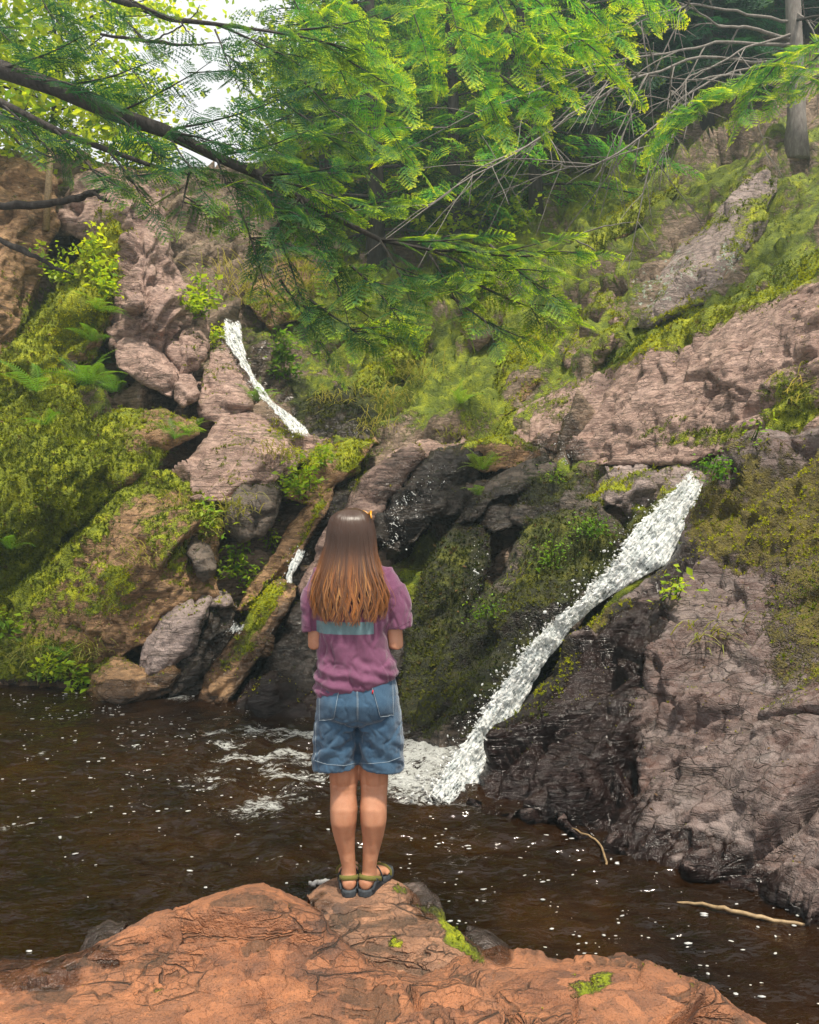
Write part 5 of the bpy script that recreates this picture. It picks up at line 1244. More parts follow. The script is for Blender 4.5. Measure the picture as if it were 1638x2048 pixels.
# its one green bough
lf, wd = MB(), MB()
for (x0, y0, x1, y1, Y0, Y1) in ((1700, 60, 1500, 150, Yt - 3.2, Yt - 3.6), (1600, 100, 1420, 200, Yt - 3.4, Yt - 3.8), (1500, 150, 1330, 270, Yt - 3.5, Yt - 4.0), (1560, 120, 1480, 240, Yt - 3.5, Yt - 3.9), (1660, 90, 1560, 200, Yt - 3.3, Yt - 3.7), (1450, 190, 1360, 230, Yt - 3.6, Yt - 4.0), (1700, 130, 1600, 180, Yt - 3.2, Yt - 3.6), (1400, 200, 1320, 290, Yt - 3.6, Yt - 3.9)):
    bough(lf, wd, px_path([(x0, y0, Y0), ((x0 + x1) / 2, (y0 + y1) / 2 - 10, (Y0 + Y1) / 2), (x1, y1, Y1)]), .014, rng, .5, SPR_NEAR, .65, .5, .085, .05)
bough(lf, wd, px_path([(1592, 40, Yt), (1650, 30, Yt - 1.6), (1720, 60, Yt - 3.2)]), .03, rng, .4, SPR_NEAR, .4, .4, .3, .4)
wd.build('green_bough', M_BARK, root); lf.build('crown', M_BRIGHT, root, None, False)

# ---- leafy trees and bushes
broadleaf('leafy_tree', ground_at(150, 330)[0] + np.array([-.6, .6, 0]), 4.6, 'sunlit leafy tree on the cliff top at the upper left', 401, 2.0, 7000, .13, .7, .7, (.2, 0), .08, .1)
broadleaf('leafy_tree', ground_at(20, 330)[0] + np.array([-.5, .3, 0]), 5.2, 'leafy tree at the top left corner behind the dark limb', 402, 2.0, 7000, .13, .55, .6, (.3, 0), .09, .1)
broadleaf('leafy_tree', ground_at(250, 345)[0] + np.array([-.1, .4, -.2]), 2.0, 'low leafy bush on the pink bluff left of the sky gap', 403, .9, 2600, .10, .6, .6, (.1, 0), .03, .1, cat='bush')
broadleaf('leafy_tree', ground_at(560, 400)[0] + np.array([.2, .5, -.2]), 4.0, 'light green leafy tree right below the gap of sky', 404, 1.6, 5000, .13, .5, .6, (.1, 0), .06, .1)
pl = MB()
tb2 = ground_at(106, 450)[0]
pl.tube([tb2 + np.array([0, -.05, -.1]), tb2 + np.array([.06, -.1, .5]), tb2 + np.array([.10, -.1, 1.1])], [.055, .048, .04], 9)
tag(pl.build('tree_stump', M_TWIG, None, Vector(tb2)), 'pale dead stem standing on the left cliff behind the dead limb', 'stump')

# ---- ferns
def frond_template(n=19, seed=0):
    rng = random.Random(seed)
    V_, F_, C_ = [], [], []
    def spine(s): return np.array([s, 0, .55 * s - .62 * s * s])
    for k in range(n):
        s = (k + 1) / (n + 1)
        ln = .24 * math.sin(math.pi * min(1, s * .8 + .16)) ** .8 * (1 - .35 * s)
        b = spine(s)
        for sd in (-1, 1):
            a = sd * 1.15
            d = np.array([math.cos(a), math.sin(a), -.15]); w = np.array([.011 * (1 - .4 * s), 0, 0])
            i = len(V_)
            V_ += [b - w, b + d * ln * .55 - w * 1.1, b + d * ln, b + d * ln * .55 + w * 1.1, b + w]
            F_ += [(i, i + 1, i + 4), (i + 1, i + 3, i + 4), (i + 1, i + 2, i + 3)]; C_ += [.1, .3, .6, .3, .1]
    m = 10
    for k in range(m):
        a, b = spine(k / m), spine((k + 1) / m); i = len(V_); w = np.array([0, .008, 0])
        V_ += [a - w, a + w, b + w, b - w]; F_ += [(i, i + 1, i + 2), (i, i + 2, i + 3)]; C_ += [0] * 4
    return np.array(V_), np.array(F_), np.array(C_)
FROND = frond_template()
def fern(px, py, size, n, label, seed, tip=.4, light=.6, spread=(0, 6.28)):
    rng = np.random.default_rng(seed)
    b, nr = ground_at(px, py)
    b = b + nr * .01
    root = empty('fern', Vector(b)); tag(root, label, 'fern', 'ferns on the rocks')
    tv, tf, tc = FROND
    for k in range(n):
        a = spread[0] + (spread[1] - spread[0]) * (k + rng.random() * .6) / n
        ti = rng.uniform(-.1, .7)
        x = np.array([math.cos(a) * math.cos(ti), math.sin(a) * math.cos(ti) - .35, math.sin(ti)]) + nr * .3; x /= np.linalg.norm(x)
        y = np.cross(np.array([0, 0, 1.0]) + rng.normal(0, .25, 3), x); y /= np.linalg.norm(y); z = np.cross(x, y)
        mb = MB(); c = np.zeros((1, len(tv), 3)); c[0, :, 0] = tip * (tc + .3) * rng.uniform(.4, 1.4); c[0, :, 1] = light + rng.normal(0, .15)
        mb.stamp(tv, tf, np.stack([x, y, z], -1)[None] * size * rng.uniform(.7, 1.15), b[None], np.clip(c, 0, 1))
        mb.build('frond', M_FERN, root, None, False)
fern(958, 935, .42, 8, 'yellow green fern growing on the dark slab at the ledge', 501, .75, .8)
fern(948, 985, .30, 4, 'drooping fern hanging in front of the black hollow below the other', 502, .6, .7, (3.6, 5.6))
fern(70, 775, .62, 6, 'arching fern on top of the green mound at the left', 503, .3, .6)
fern(180, 760, .60, 11, 'bushy fern clump below the pink rib', 504, .35, .6)
fern(225, 780, .55, 10, 'dense fern clump left of the tilted pink slab', 505, .2, .45)
fern(215, 720, .50, 9, 'fern above the dense fern clump', 506, .35, .6)
fern(190, 690, .45, 7, 'small fern beside the top of the pink rib', 507, .3, .6)
fern(200, 625, .50, 9, 'fern under the hollow in the mossy slab', 508, .45, .7)
fern(100, 850, .40, 6, 'single fern on the face of the green mound', 509, .3, .6)
fern(920, 800, .40, 8, 'bright fern alone on the mossy back slope', 510, .6, .8)
fern(355, 885, .42, 9, 'fern tucked in the crack left of the broad pink slab', 511, .2, .5)
fern(380, 860, .38, 8, 'yellowish fern at the top of that crack', 512, .6, .7)
fern(20, 1105, .42, 6, 'fern at the left edge in the dark hollow', 513, .2, .6)
fern(130, 1320, .36, 7, 'fern by the pool at the left', 514, .4, .7)
fern(520, 810, .45, 8, 'fern beside the foot of the high waterfall', 515, .3, .5)

# ---- leafy ground plants
def plant(px, py, w, h, n, label, seed, leaf=.06, tip=.4, light=.6, cat='plant', name='leafy_plant'):
    rng = np.random.default_rng(seed)
    b, nr = ground_at(px, py + h * .35)
    Y = b[1] - .06; m = Y / FP
    root = empty(name, Vector(b)); tag(root, label, cat, 'leafy plants among the rocks')
    st, lf = MB(), MB()
    ns = max(4, n // 22)
    for k in range(ns):
        ex = np.clip(rng.normal(0, .5, 2), -1, 1)
        tip_ = np.array(V(px + ex[0] * w / 2, py + ex[1] * h / 2, Y - abs(rng.normal(0, .10)) - .03))
        g = np.array([b[0] + (tip_[0] - b[0]) * .55, b[1], min(b[2], tip_[2] - .05) + rng.normal(0, .02)])
        pts = [g, (g + tip_) / 2 + np.array([0, -.03, .05]), tip_]
        st.tube(pts, [.005, .004, .002], 4, (.1, .5, .2))
        q = n // ns
        s = rng.uniform(.35, 1.05, q)[:, None]
        pos = g + (tip_ - g) * s + rng.normal(0, 1, (q, 3)) * np.array([.07, .05, .05])
        scatter_leaves(lf, pos, leaf, rng, tip, light + rng.normal(0, .1), None, .5)
    st.build('stems', M_LEAF, root); lf.build('leaves', M_LEAF, root, None, False)
plant(600, 945, 110, 90, 260, 'bright green leafy plant spilling beside the broad pink slab', 601, .075, .35, .75)
plant(645, 905, 60, 40, 90, 'small leafy sprig right of the bright green spilling plant', 602, .06, .4, .7)
plant(480, 1110, 90, 130, 300, 'tall leafy plant in the gap above the leaning slabs', 603, .065, .25, .6)
plant(430, 1030, 80, 60, 150, 'loose leafy plant under the broad pink slab', 604, .06, .4, .65)
plant(535, 1075, 40, 40, 70, 'small leafy plant right of the tall one above the leaning slab', 605, .055, .3, .6)
plant(210, 540, 80, 90, 260, 'light green bush on the mossy slab beside the ribbed spur', 606, .09, .6, .75)
plant(185, 480, 60, 80, 160, 'round leaved yellow green plant on the upper mossy slab', 607, .08, .8, .8)
plant(120, 530, 90, 80, 200, 'leafy plant in front of the brown cliff', 608, .075, .5, .6)
plant(410, 590, 80, 110, 260, 'green bush right of the ribbed spur above the high waterfall', 609, .095, .4, .6)
plant(430, 650, 50, 80, 160, 'yellow green bush left of the top of the high waterfall', 610, .08, .7, .7)
plant(385, 600, 50, 40, 90, 'small bush on the shoulder of the ribbed spur', 611, .08, .4, .6)
plant(560, 700, 90, 120, 300, 'dark green bush right of the high waterfall', 612, .10, .12, .25)
plant(1170, 1050, 90, 40, 220, 'tiny leaved creeper on the great mossy rock', 613, .035, .05, .45)
plant(1105, 1105, 50, 70, 160, 'creeper patch on the flank of the great mossy rock', 614, .032, .1, .45)
plant(975, 1215, 70, 40, 150, 'creeper patch low on the great mossy rock', 615, .030, .1, .4)
plant(1430, 930, 80, 34, 220, 'bluish green creeper on the pale rock lip', 616, .034, .0, .35)
plant(1355, 1170, 30, 60, 60, 'small fern like sprig on the big right rock', 617, .05, .6, .7)
plant(1110, 940, 30, 40, 50, 'little plant at the end of the long dark slab', 618, .045, .2, .5)
plant(90, 1330, 130, 60, 200, 'leafy plants at the pool edge on the left', 619, .065, .5, .65)
plant(150, 1345, 40, 60, 70, 'broad leaved plant hanging over the water at the left', 620, .09, .4, .7)
plant(1520, 860, 20, 24, 24, 'tiny green seedling on the right ridge above the rock lip', 621, .05, .2, .7)
plant(10, 1240, 30, 70, 40, 'leaves in the dark hollow at the left edge', 622, .09, .2, .6)
plant(900, 440, 150, 90, 300, 'yellow green bush on the back slope under the lime branches', 623, .13, .7, .7)
plant(800, 640, 120, 90, 260, 'bush on the back slope behind the hanging sprays', 624, .12, .5, .6)
plant(1060, 420, 80, 60, 160, 'small bush at the edge of the mossy right slope', 625, .11, .4, .5)
plant(950, 560, 120, 80, 220, 'low bush half way up the back slope', 626, .12, .5, .5)

# ---- grass tufts
def grass(px, py, n, size, label, seed, tip=.3, light=.6, hang=.5):
    rng = np.random.default_rng(seed)
    b, nr = ground_at(px, py)
    mb = MB()
    for k in range(n):
        g = b + rng.normal(0, 1, 3) * np.array([.10, .05, .06]) * size / .25
        d = np.array([rng.normal(0, .5), -.4 - abs(rng.normal(0, .3)), rng.uniform(.3, 1.1)]); d /= np.linalg.norm(d)
        ln = size * rng.uniform(.6, 1.3)
        pts = np.array([g + d * ln * s + np.array([0, -.25 * hang, -1.1 * hang]) * ln * s * s for s in np.linspace(0, 1, 5)])
        w = np.array([.006, .006, .005, .003, .0006])[:, None] * np.array([1.0, .2, 0]) * rng.choice([-1, 1])
        v = np.stack([pts - w, pts + w], 1).reshape(-1, 3)
        q = np.array([(2 * i, 2 * i + 1, 2 * i + 3, 2 * i + 2) for i in range(4)])
        mb.add(v, q, None, (min(1, tip * rng.uniform(.3, 1.7)), np.clip(light + rng.normal(0, .2), 0, 1), 0))
    tag(mb.build('grass_tuft', M_GRASS, None, Vector(b), False), label, 'grass', 'grass tufts on the rocks')
for i, (px, py, n, sz, lab, tp_) in enumerate([
    (1408, 1265, 40, .28, 'thin grass tuft hanging on the big right rock', .4), (780, 800, 90, .5, 'long yellow grass hanging on the back slope', .6), (740, 850, 70, .4, 'grass tuft above the ledge behind the slab', .5), (830, 740, 80, .5, 'grass on the mossy back slope', .4), (910, 870, 60, .35, 'bright grass tuft behind the tan ledge boulder', .2),
    (350, 1000, 60, .3, 'grass tuft on the brown outcrop', .5), (470, 1010, 70, .35, 'grass fringe at the lower edge of the broad pink slab', .4), (420, 1060, 60, .3, 'grass beside the small dark block', .4), (270, 1110, 60, .3, 'grass on the middle of the brown outcrop', .6), (560, 900, 60, .28, 'grass on the broad pink slab near its top', .6),
    (1590, 780, 40, .35, 'dry grass tuft on the right ridge', .9), (190, 1300, 70, .3, 'grass tuft over the low broken rock', .5), (60, 1300, 90, .35, 'grass hanging at the pool edge, far left', .4), (1040, 1150, 30, .2, 'short grass on the great mossy rock', .2), (470, 560, 110, .8, 'long brown grass hanging above the high waterfall', .7), (600, 560, 110, .8, 'long grass clump hanging right of the brown grass', .5), (660, 790, 70, .4, 'grass clump right of the high waterfall', .5)]):
    grass(px, py, n, sz, lab, 700 + i, tp_)

# ---- leaf litter caught on the ledges
def litter():
    rng = np.random.default_rng(55); mb = MB()
    for (o, v, nrm, moss, wet, us, ux, uy, f) in ROCK_SURF:
        ok = np.where((us > 2) & (nrm[:, 2] > .55) & (ux > -50) & (ux < 1700) & (uy > 100) & (uy < 2060) & (wet < .5))[0]
        if len(ok) == 0: continue
        pr = 10 ** 0 * .010 if uy[ok].mean() < 1400 else .0016
        i = ok[rng.random(len(ok)) < pr]
        if len(i): scatter_leaves(mb, v[i] + nrm[i] * .006, .035 * np.minimum(1.6, v[i, 1] / 7), rng, .0, .4, None, .35)
    c = np.concatenate(mb.c); n4 = len(c) // 4
    c = np.zeros_like(c); c[:, 2] = np.repeat(np.clip(rng.uniform(.5, 1.1, n4), 0, 1), 4); c[:, 0] = np.repeat(rng.uniform(0, .35, n4), 4); mb.c = [c]
    tag(mb.build('leaf_litter', M_STRAWLEAF, None, None, False), 'brown fallen leaves caught on the rock ledges', None, None, 'stuff')
M_STRAWLEAF = leaf_material('dead_leaves', (.16, .09, .04), (.30, .17, .07), (.42, .26, .10), trans=.2)
litter()

# ---- sticks
def stick(name, pts, rad, label, mat, cat='stick', n=24, jit=.003):
    pp = np.asarray(pts, float); t = np.linspace(0, 1, len(pp)); t2 = np.linspace(0, 1, n)
    c = np.stack([np.interp(t2, t, pp[:, k_]) for k_ in range(3)], -1); c[1:-1] = (c[:-2] + c[1:-1] * 2 + c[2:]) / 4; c += np.random.default_rng(len(label)).normal(0, jit, c.shape)
    mb = MB(); mb.tube(c, np.interp(t2, t, rad), 7)
    tag(mb.build(name, mat, None, Vector(c.min(0))), label, cat)
def wpt(px, py, dz=0.0): return np.array(V(px, py, wY(py, WATER + dz))) 
stick('floating_stick', [wpt(1330, 1805, -.02), wpt(1400, 1807, .012), wpt(1450, 1818, .018), wpt(1520, 1836, .016), wpt(1580, 1845, .006), wpt(1660, 1862, -.02)], [.006, .008, .011, .011, .009, .008], 'long yellowish stick floating at the lower right', M_TWIG)
stick('leaning_stick', [V(1145, 1658, 4.95), V(1180, 1672, 4.80), V(1205, 1692, 4.68), V(1212, 1725, 4.5), V(1220, 1757, wY(1757) - .0)], [.005, .006, .006, .006, .005], 'thin bent twig leaning from the wet rock into the pool', M_TWIG)
stick('fallen_twig', [V(1190, 500, 7.0), V(1140, 475, 6.7), V(1210, 452, 6.6), V(1268, 444, 6.6)], [.006, .006, .005, .002], 'bare pale twig sticking out beyond the tip of the hanging spray', M_GREYBARK)
stick('white_branch', [wpt(618, 1768, .015), wpt(640, 1765, .02), wpt(676, 1762, .015)], [.010, .014, .010], 'short white piece of driftwood floating behind the heels', plain_material('bleached_wood', [(.3, (.45, .42, .38)), (.7, (.72, .70, .66))], 30))
# ------------------------------------------------------------------ the person
from mathutils.bvhtree import BVHTree
PB = np.array([(718 - 819) / FP * 3.54, 3.54, 0.0])      # between the feet

def loft(mb, rings, sides=22, power=2.0):
    """rings: (centre, half axis a, half axis b)"""
    an = np.arange(sides) * 2 * np.pi / sides
    ca, sa = np.cos(an), np.sin(an)
    if power != 2.0:
        ca = np.sign(ca) * np.abs(ca) ** (2 / power); sa = np.sign(sa) * np.abs(sa) ** (2 / power)
    v = np.concatenate([np.asarray(c, float) + ca[:, None] * np.asarray(a, float) + sa[:, None] * np.asarray(b, float) for c, a, b in rings])
    n = len(rings); k = np.arange(sides); k2 = (k + 1) % sides
    q = np.concatenate([np.stack([i * sides + k, i * sides + k2, (i + 1) * sides + k2, (i + 1) * sides + k], 1) for i in range(n - 1)])
    v = np.concatenate([v, [rings[0][0]], [rings[-1][0]]])
    t = np.concatenate([np.stack([k2, k, np.full(sides, n * sides)], 1), np.stack([(n - 1) * sides + k, (n - 1) * sides + k2, np.full(sides, n * sides + 1)], 1)])
    mb.add(v, q, t)

def zrings(lst):
    """(z, x, y, half width, half depth)"""
    return [((x, y, z), (hw, 0, 0), (0, hd, 0)) for z, x, y, hw, hd in lst]

def limb_rings(pts, rads):
    pts = np.asarray(pts, float); t = np.gradient(pts, axis=0); t /= np.linalg.norm(t, axis=1)[:, None]
    out = []
    for p, d, r in zip(pts, t, rads):
        ref = np.array([1.0, 0, 0]) if abs(d[0]) < .8 else np.array([0, 1.0, 0])
        b = np.cross(d, ref); b /= np.linalg.norm(b); a = np.cross(b, d)
        r = r if isinstance(r, tuple) else (r, r)
        out.append((p, a * r[0], b * r[1]))
    return out

def remeshed(mb, voxel, smooth_it=5, smooth_f=.5):
    me = mb.mesh('tmp', True)
    o = bpy.data.objects.new('tmp', me); COL.objects.link(o)
    m = o.modifiers.new('r', 'REMESH'); m.mode = 'VOXEL'; m.voxel_size = voxel; m.use_smooth_shade = True
    if smooth_it:
        s = o.modifiers.new('s', 'SMOOTH'); s.iterations = smooth_it; s.factor = smooth_f
    dg = bpy.context.evaluated_depsgraph_get(); dg.update()
    ev = o.evaluated_get(dg)
    m2 = bpy.data.meshes.new_from_object(ev)
    v = np.zeros(len(m2.vertices) * 3); m2.vertices.foreach_get('co', v)
    nf = len(m2.polygons); lt = np.zeros(nf, np.int32); m2.polygons.foreach_get('loop_total', lt)
    lv = np.zeros(len(m2.loops), np.int32); m2.loops.foreach_get('vertex_index', lv)
    f = lv.reshape(-1, 4) if (lt == 4).all() else None
    n = np.zeros(len(m2.vertices) * 3); m2.vertices.foreach_get('normal', n)
    bpy.data.objects.remove(o); bpy.data.meshes.remove(me)
    if f is None:
        m2.calc_loop_triangles(); f = np.zeros(len(m2.loop_triangles) * 3, np.int32); m2.loop_triangles.foreach_get('vertices', f); f = f.reshape(-1, 3)
    bpy.data.meshes.remove(m2)
    return v.reshape(-1, 3), f, n.reshape(-1, 3)

def skin_material():
    m, nt, out = new_mat('skin'); N = NT(nt)
    pos = N.n('ShaderNodeNewGeometry').outputs['Position']
    n = N.noise(pos, 9, 5, .6); n2 = N.noise(pos, 160, 3, .6)
    c = N.ramp(N.math('ADD', N.math('MULTIPLY', n, .7), N.math('MULTIPLY', N.noise(pos, 70, 4, .7), .3)), [(.3, (.33, .135, .070)), (.5, (.42, .20, .115)), (.7, (.47, .23, .14))])
    b = N.n('ShaderNodeBsdfPrincipled'); N.l(c, b.inputs['Base Color']); b.inputs['Roughness'].default_value = .5
    b.inputs['Subsurface Weight'].default_value = .12; b.inputs['Subsurface Radius'].default_value = (.012, .005, .003); b.inputs['Subsurface Scale'].default_value = 1
    N.l(N.bump(n2, .12, .004), b.inputs['Normal']); N.l(b.outputs[0], out.inputs[0])
    return m
M_SKIN = skin_material()

def cloth_material(name, a, b_, weave=900, rough=.9, print_box=None):
    m, nt, out = new_mat(name); N = NT(nt)
    pos = N.n('ShaderNodeNewGeometry').outputs['Position']
    n = N.noise(pos, 14, 6, .7); n2 = N.noise(pos, 330, 3, .7)
    c = N.ramp(N.math('ADD', N.math('MULTIPLY', n, .6), N.math('MULTIPLY', n2, .4)), [(.32, a), (.68, b_)])
    if print_box:
        (x0, x1, z0, z1, ymax) = print_box
        sx = N.n('ShaderNodeSeparateXYZ'); N.l(pos, sx.inputs[0])
        k = N.math('MULTIPLY', N.math('MULTIPLY', N.math('GREATER_THAN', sx.outputs[0], x0), N.math('LESS_THAN', sx.outputs[0], x1)),
                   N.math('MULTIPLY', N.math('GREATER_THAN', sx.outputs[2], z0), N.math('LESS_THAN', sx.outputs[2], z1)))
        k = N.math('MULTIPLY', k, N.math('LESS_THAN', sx.outputs[1], ymax))
        c = N.mix(N.math('MULTIPLY', k, N.map(n2, .25, .5, .7, 1)), c, (.115, .20, .22))
    b = N.n('ShaderNodeBsdfPrincipled'); N.l(c, b.inputs['Base Color']); b.inputs['Roughness'].default_value = rough
    b.inputs['Sheen Weight'].default_value = .25; b.inputs['Specular IOR Level'].default_value = .2
    N.l(N.bump(N.math('ADD', n2, N.math('MULTIPLY', n, .6)), .35, .004), b.inputs['Normal']); N.l(b.outputs[0], out.inputs[0])
    return m
M_SHIRT = cloth_material('plum_cotton', (.095, .030, .066), (.165, .062, .118), print_box=(PB[0] - .180, PB[0] + .070, 1.148, 1.202, PB[1]))
M_DENIM = cloth_material('washed_denim', (.013, .040, .082), (.055, .115, .185))
M_STITCH = plain_material('pale_stitching', [(.4, (.20, .27, .33)), (.6, (.34, .40, .45))], 300, .9, 0)
M_SOLE = plain_material('sandal_rubber', [(.3, (.018, .022, .028)), (.7, (.05, .06, .07))], 60, .8, .3, .003)
M_STRAP = plain_material('olive_webbing', [(.3, (.075, .070, .012)), (.7, (.15, .14, .03))], 260, .9, .4, .002)
M_RED = plain_material('red_tab', [(.3, (.42, .01, .02)), (.7, (.55, .02, .03))], 50, .7, 0)

def hair_material():
    m, nt, out = new_mat('long_brown_hair'); N = NT(nt)
    at = N.n('ShaderNodeAttribute', attribute_name='col')
    sep = N.n('ShaderNodeSeparateColor'); N.l(at.outputs['Color'], sep.inputs[0])
    c = N.mix(sep.outputs[0], (.042, .019, .010), (.33, .110, .017))
    c = N.mix(sep.outputs[1], c, (.42, .20, .06))
    b = N.n('ShaderNodeBsdfPrincipled'); N.l(c, b.inputs['Base Color']); b.inputs['Roughness'].default_value = .38
    b.inputs['Specular IOR Level'].default_value = .5; b.inputs['Anisotropic'].default_value = .5
    N.l(b.outputs[0], out.inputs[0])
    return m
M_HAIR = hair_material()

HX = -.033        # head sits a little left of the feet
person = empty('person', Vector(PB))
tag(person, 'person seen from behind in plum t-shirt, denim shorts and sandals, standing on the rock', 'person')

# ---- body: one continuous figure
body = MB()
SOLE = .026
for sd, kx, ky, ang, hipx in ((-1, -.068, 0, math.radians(6), -.088), (1, .066, .005, math.radians(-22), .088)):
    ax = -.045 if sd < 0 else .046
    loft(body, limb_rings([(hipx, .0, .92), (hipx, .0, .84), (hipx * .98, .0, .72), (kx * 1.06, .0, .60), (kx, .0, .53), (kx, .004, .475), (kx, -.002, .43), (kx - .002 * sd, -.018, .37), (kx - .002 * sd, -.020, .32), (kx * .93, -.012, .25), (kx * .80, -.004, .18), (ax, .0, .115), (ax, .004, .085), (ax, .006, .05)],
                         [(.070, .08), (.074, .09), (.074, .084), (.068, .074), (.064, .066), (.062, .062), (.058, .058), (.060, .064), (.058, .062), (.047, .050), (.037, .039), (.031, .036), (.032, .040), (.033, .042)]), 22)
    c, s = math.cos(ang), math.sin(ang)
    def ft(x, y, z): return (ax + c * x - s * y, .004 + s * x + c * y, z)
    loft(body, [(ft(0, -.062, SOLE + .020), (.018 * c, .018 * s, 0), (0, 0, .018)), (ft(0, -.050, SOLE + .026), (.030 * c, .030 * s, 0), (0, 0, .028)), (ft(0, -.02, SOLE + .034), (.034 * c, .034 * s, 0), (0, 0, .036)), (ft(0, .03, SOLE + .036), (.034 * c, .034 * s, 0), (0, 0, .036)),
                (ft(-.004 * sd, .09, SOLE + .024), (.040 * c, .040 * s, 0), (0, 0, .024)), (ft(-.006 * sd, .135, SOLE + .016), (.044 * c, .044 * s, 0), (0, 0, .016)), (ft(-.006 * sd, .155, SOLE + .012), (.042 * c, .042 * s, 0), (0, 0, .012))], 18)
    for k in range(5):      # toes, big one inside
        o_ = (-.036 + .0185 * k) * sd
        ln = (.050, .046, .040, .034, .026)[k]; r = (.012, .0085, .008, .0078, .0075)[k]
        y0 = .150 - .006 * k
        loft(body, limb_rings([ft(o_, y0 - .03, SOLE + .012), ft(o_, y0 + ln * .35, SOLE + .012), ft(o_ * 1.02, y0 + ln * .75, SOLE + .010), ft(o_ * 1.02, y0 + ln, SOLE + .008)], [r, r, r * 1.02, r * .55]), 10)
loft(body, zrings([(.80, -.004, .0, .140, .09), (.86, -.004, -.012, .158, .110), (.93, -.008, -.008, .145, .100), (1.02, -.014, .0, .128, .092), (1.10, -.018, .0, .122, .088), (1.20, -.022, .0, .135, .096), (1.30, -.024, .0, .145, .092), (1.36, -.026, .004, .140, .078), (1.40, -.028, .008, .105, .060), (1.44, -.030, .014, .062, .054), (1.48, -.032, .020, .050, .052), (1.53, -.033, .026, .050, .056)]), 26)
# head with face looking away and a little down
loft(body, zrings([(1.475, HX, .055, .030, .038), (1.492, HX, .050, .046, .062), (1.52, HX, .040, .060, .080), (1.555, HX, .030, .068, .092), (1.59, HX, .026, .072, .096), (1.625, HX, .022, .068, .090), (1.650, HX, .020, .054, .072), (1.666, HX, .018, .030, .042)]), 24)
loft(body, limb_rings([(HX, .118, 1.585), (HX, .130, 1.565), (HX, .142, 1.548), (HX, .128, 1.538)], [.008, .010, .013, .008]), 10)          # nose
loft(body, limb_rings([(HX - .022, .112, 1.518), (HX, .122, 1.518), (HX + .022, .112, 1.518)], [.005, .008, .005]), 8)                        # lips
for sd in (-1, 1):
    loft(body, limb_rings([(HX + sd * .070, .02, 1.60), (HX + sd * .080, .012, 1.585), (HX + sd * .080, .014, 1.56), (HX + sd * .070, .022, 1.545)], [.006, .011, .010, .006]), 10)   # ears
    # arms: elbows tucked, forearms forward
    sh = np.array([-.026 + sd * .150, .0, 1.355]); el = np.array([-.190 if sd < 0 else .164, -.022, 1.095]); wr = np.array([-.02 + sd * .060, .215, 1.135])
    m1 = (sh + el) / 2; m2 = el * .55 + wr * .45
    loft(body, limb_rings([sh + np.array([-sd * .05, 0, .02]), sh, sh * .7 + el * .3, m1, sh * .2 + el * .8, el + np.array([0, -.004, -.004]), el * .85 + wr * .15, m2, el * .2 + wr * .8, wr], [.036, .042, .042, .040, .036, .033, .038, .037, .029, .025]), 18)
    d = wr - el; d /= np.linalg.norm(d)
    side = np.array([-sd * .25, .1, 0]) ; u = np.array([0, 0, 1.0]); a = np.cross(d, u); a /= np.linalg.norm(a); b = np.cross(a, d)
    pc = wr + d * .045
    loft(body, [(wr - d * .01, b * .026, a * .020), (wr + d * .03, b * .034, a * .017), (wr + d * .07, b * .040, a * .015), (wr + d * .088, b * .038, a * .012)], 14)
    inn = a if a[0] * sd < 0 else -a
    for k in range(4):
        o_ = wr + d * .082 + b * (.030 - .020 * k)
        ln = (.066, .074, .070, .054)[k]
        p1 = o_ + d * ln * .45 + inn * .006; p2 = p1 + d * ln * .22 + inn * ln * .30; p3 = p2 + inn * ln * .26 - d * ln * .10
        loft(body, limb_rings([o_ - d * .02, o_, p1, p2, p3], [.009, .0095, .0088, .0080, .0060]), 10)
    th = wr + d * .02 + b * .030
    loft(body, limb_rings([th - b * .012, th + d * .02 + b * .014 + inn * .012, th + d * .045 + b * .016 + inn * .026, th + d * .066 + b * .010 + inn * .034], [.013, .0115, .010, .007]), 10)
v, f, n = remeshed(body, .0055, 4)
lg = (v[:, 2] < .60) & (v[:, 2] > .15)
kx_ = np.minimum(np.abs(v[:, 0] + .068), np.abs(v[:, 0] - .066))
cr_ = -.0018 * np.exp(-((v[:, 2] - .478 - .06 * kx_) / .005) ** 2) - .0010 * np.exp(-((v[:, 2] - .462 + .08 * kx_) / .004) ** 2)
cr_ += -.006 * np.exp(-((kx_ - .034) / .010) ** 2 - ((v[:, 2] - .49) / .05) ** 2) + .005 * np.exp(-((v[:, 2] - .33) / .05) ** 2 - ((kx_ - .026) / .018) ** 2) - .004 * np.exp(-((v[:, 2] - .21) / .05) ** 2 - ((kx_ - .020) / .010) ** 2)
v = v + n * (cr_ * (n[:, 1] < -.1) * lg + .0010 * fbm(v * 22, 2, 91))[:, None]
v = v + PB
o = link('body', mesh_from('body', v, f, True), M_SKIN, person)
for sd in (-1, 1):      # eyes and brows
    e = MB(); T = (PB + np.array([HX + sd * .031, .1085, 1.580]))[None]
    e.stamp(ICO_V, ICO_F, np.eye(3)[None] * .011, T, np.zeros(3)); e.build('eye', plain_material('eye_white', [(.4, (.6, .58, .55)), (.6, (.7, .68, .66))], 20, .2, 0), person)
    e = MB(); e.tube([tuple(PB + np.array([HX + sd * x_, y_, z_])) for x_, y_, z_ in ((.014, .116, 1.602), (.032, .114, 1.607), (.050, .100, 1.602))], [.002, .0028, .0015], 6); e.build('eyebrow', M_HAIR, person)
    e = MB(); e.stamp(ICO_V, ICO_F, np.eye(3)[None] * .0052, T + np.array([[0, .0072, 0]]), np.zeros(3)); e.build('iris', plain_material('eye_brown', [(.4, (.03, .015, .008)), (.6, (.05, .03, .015))], 20, .2, 0), person)
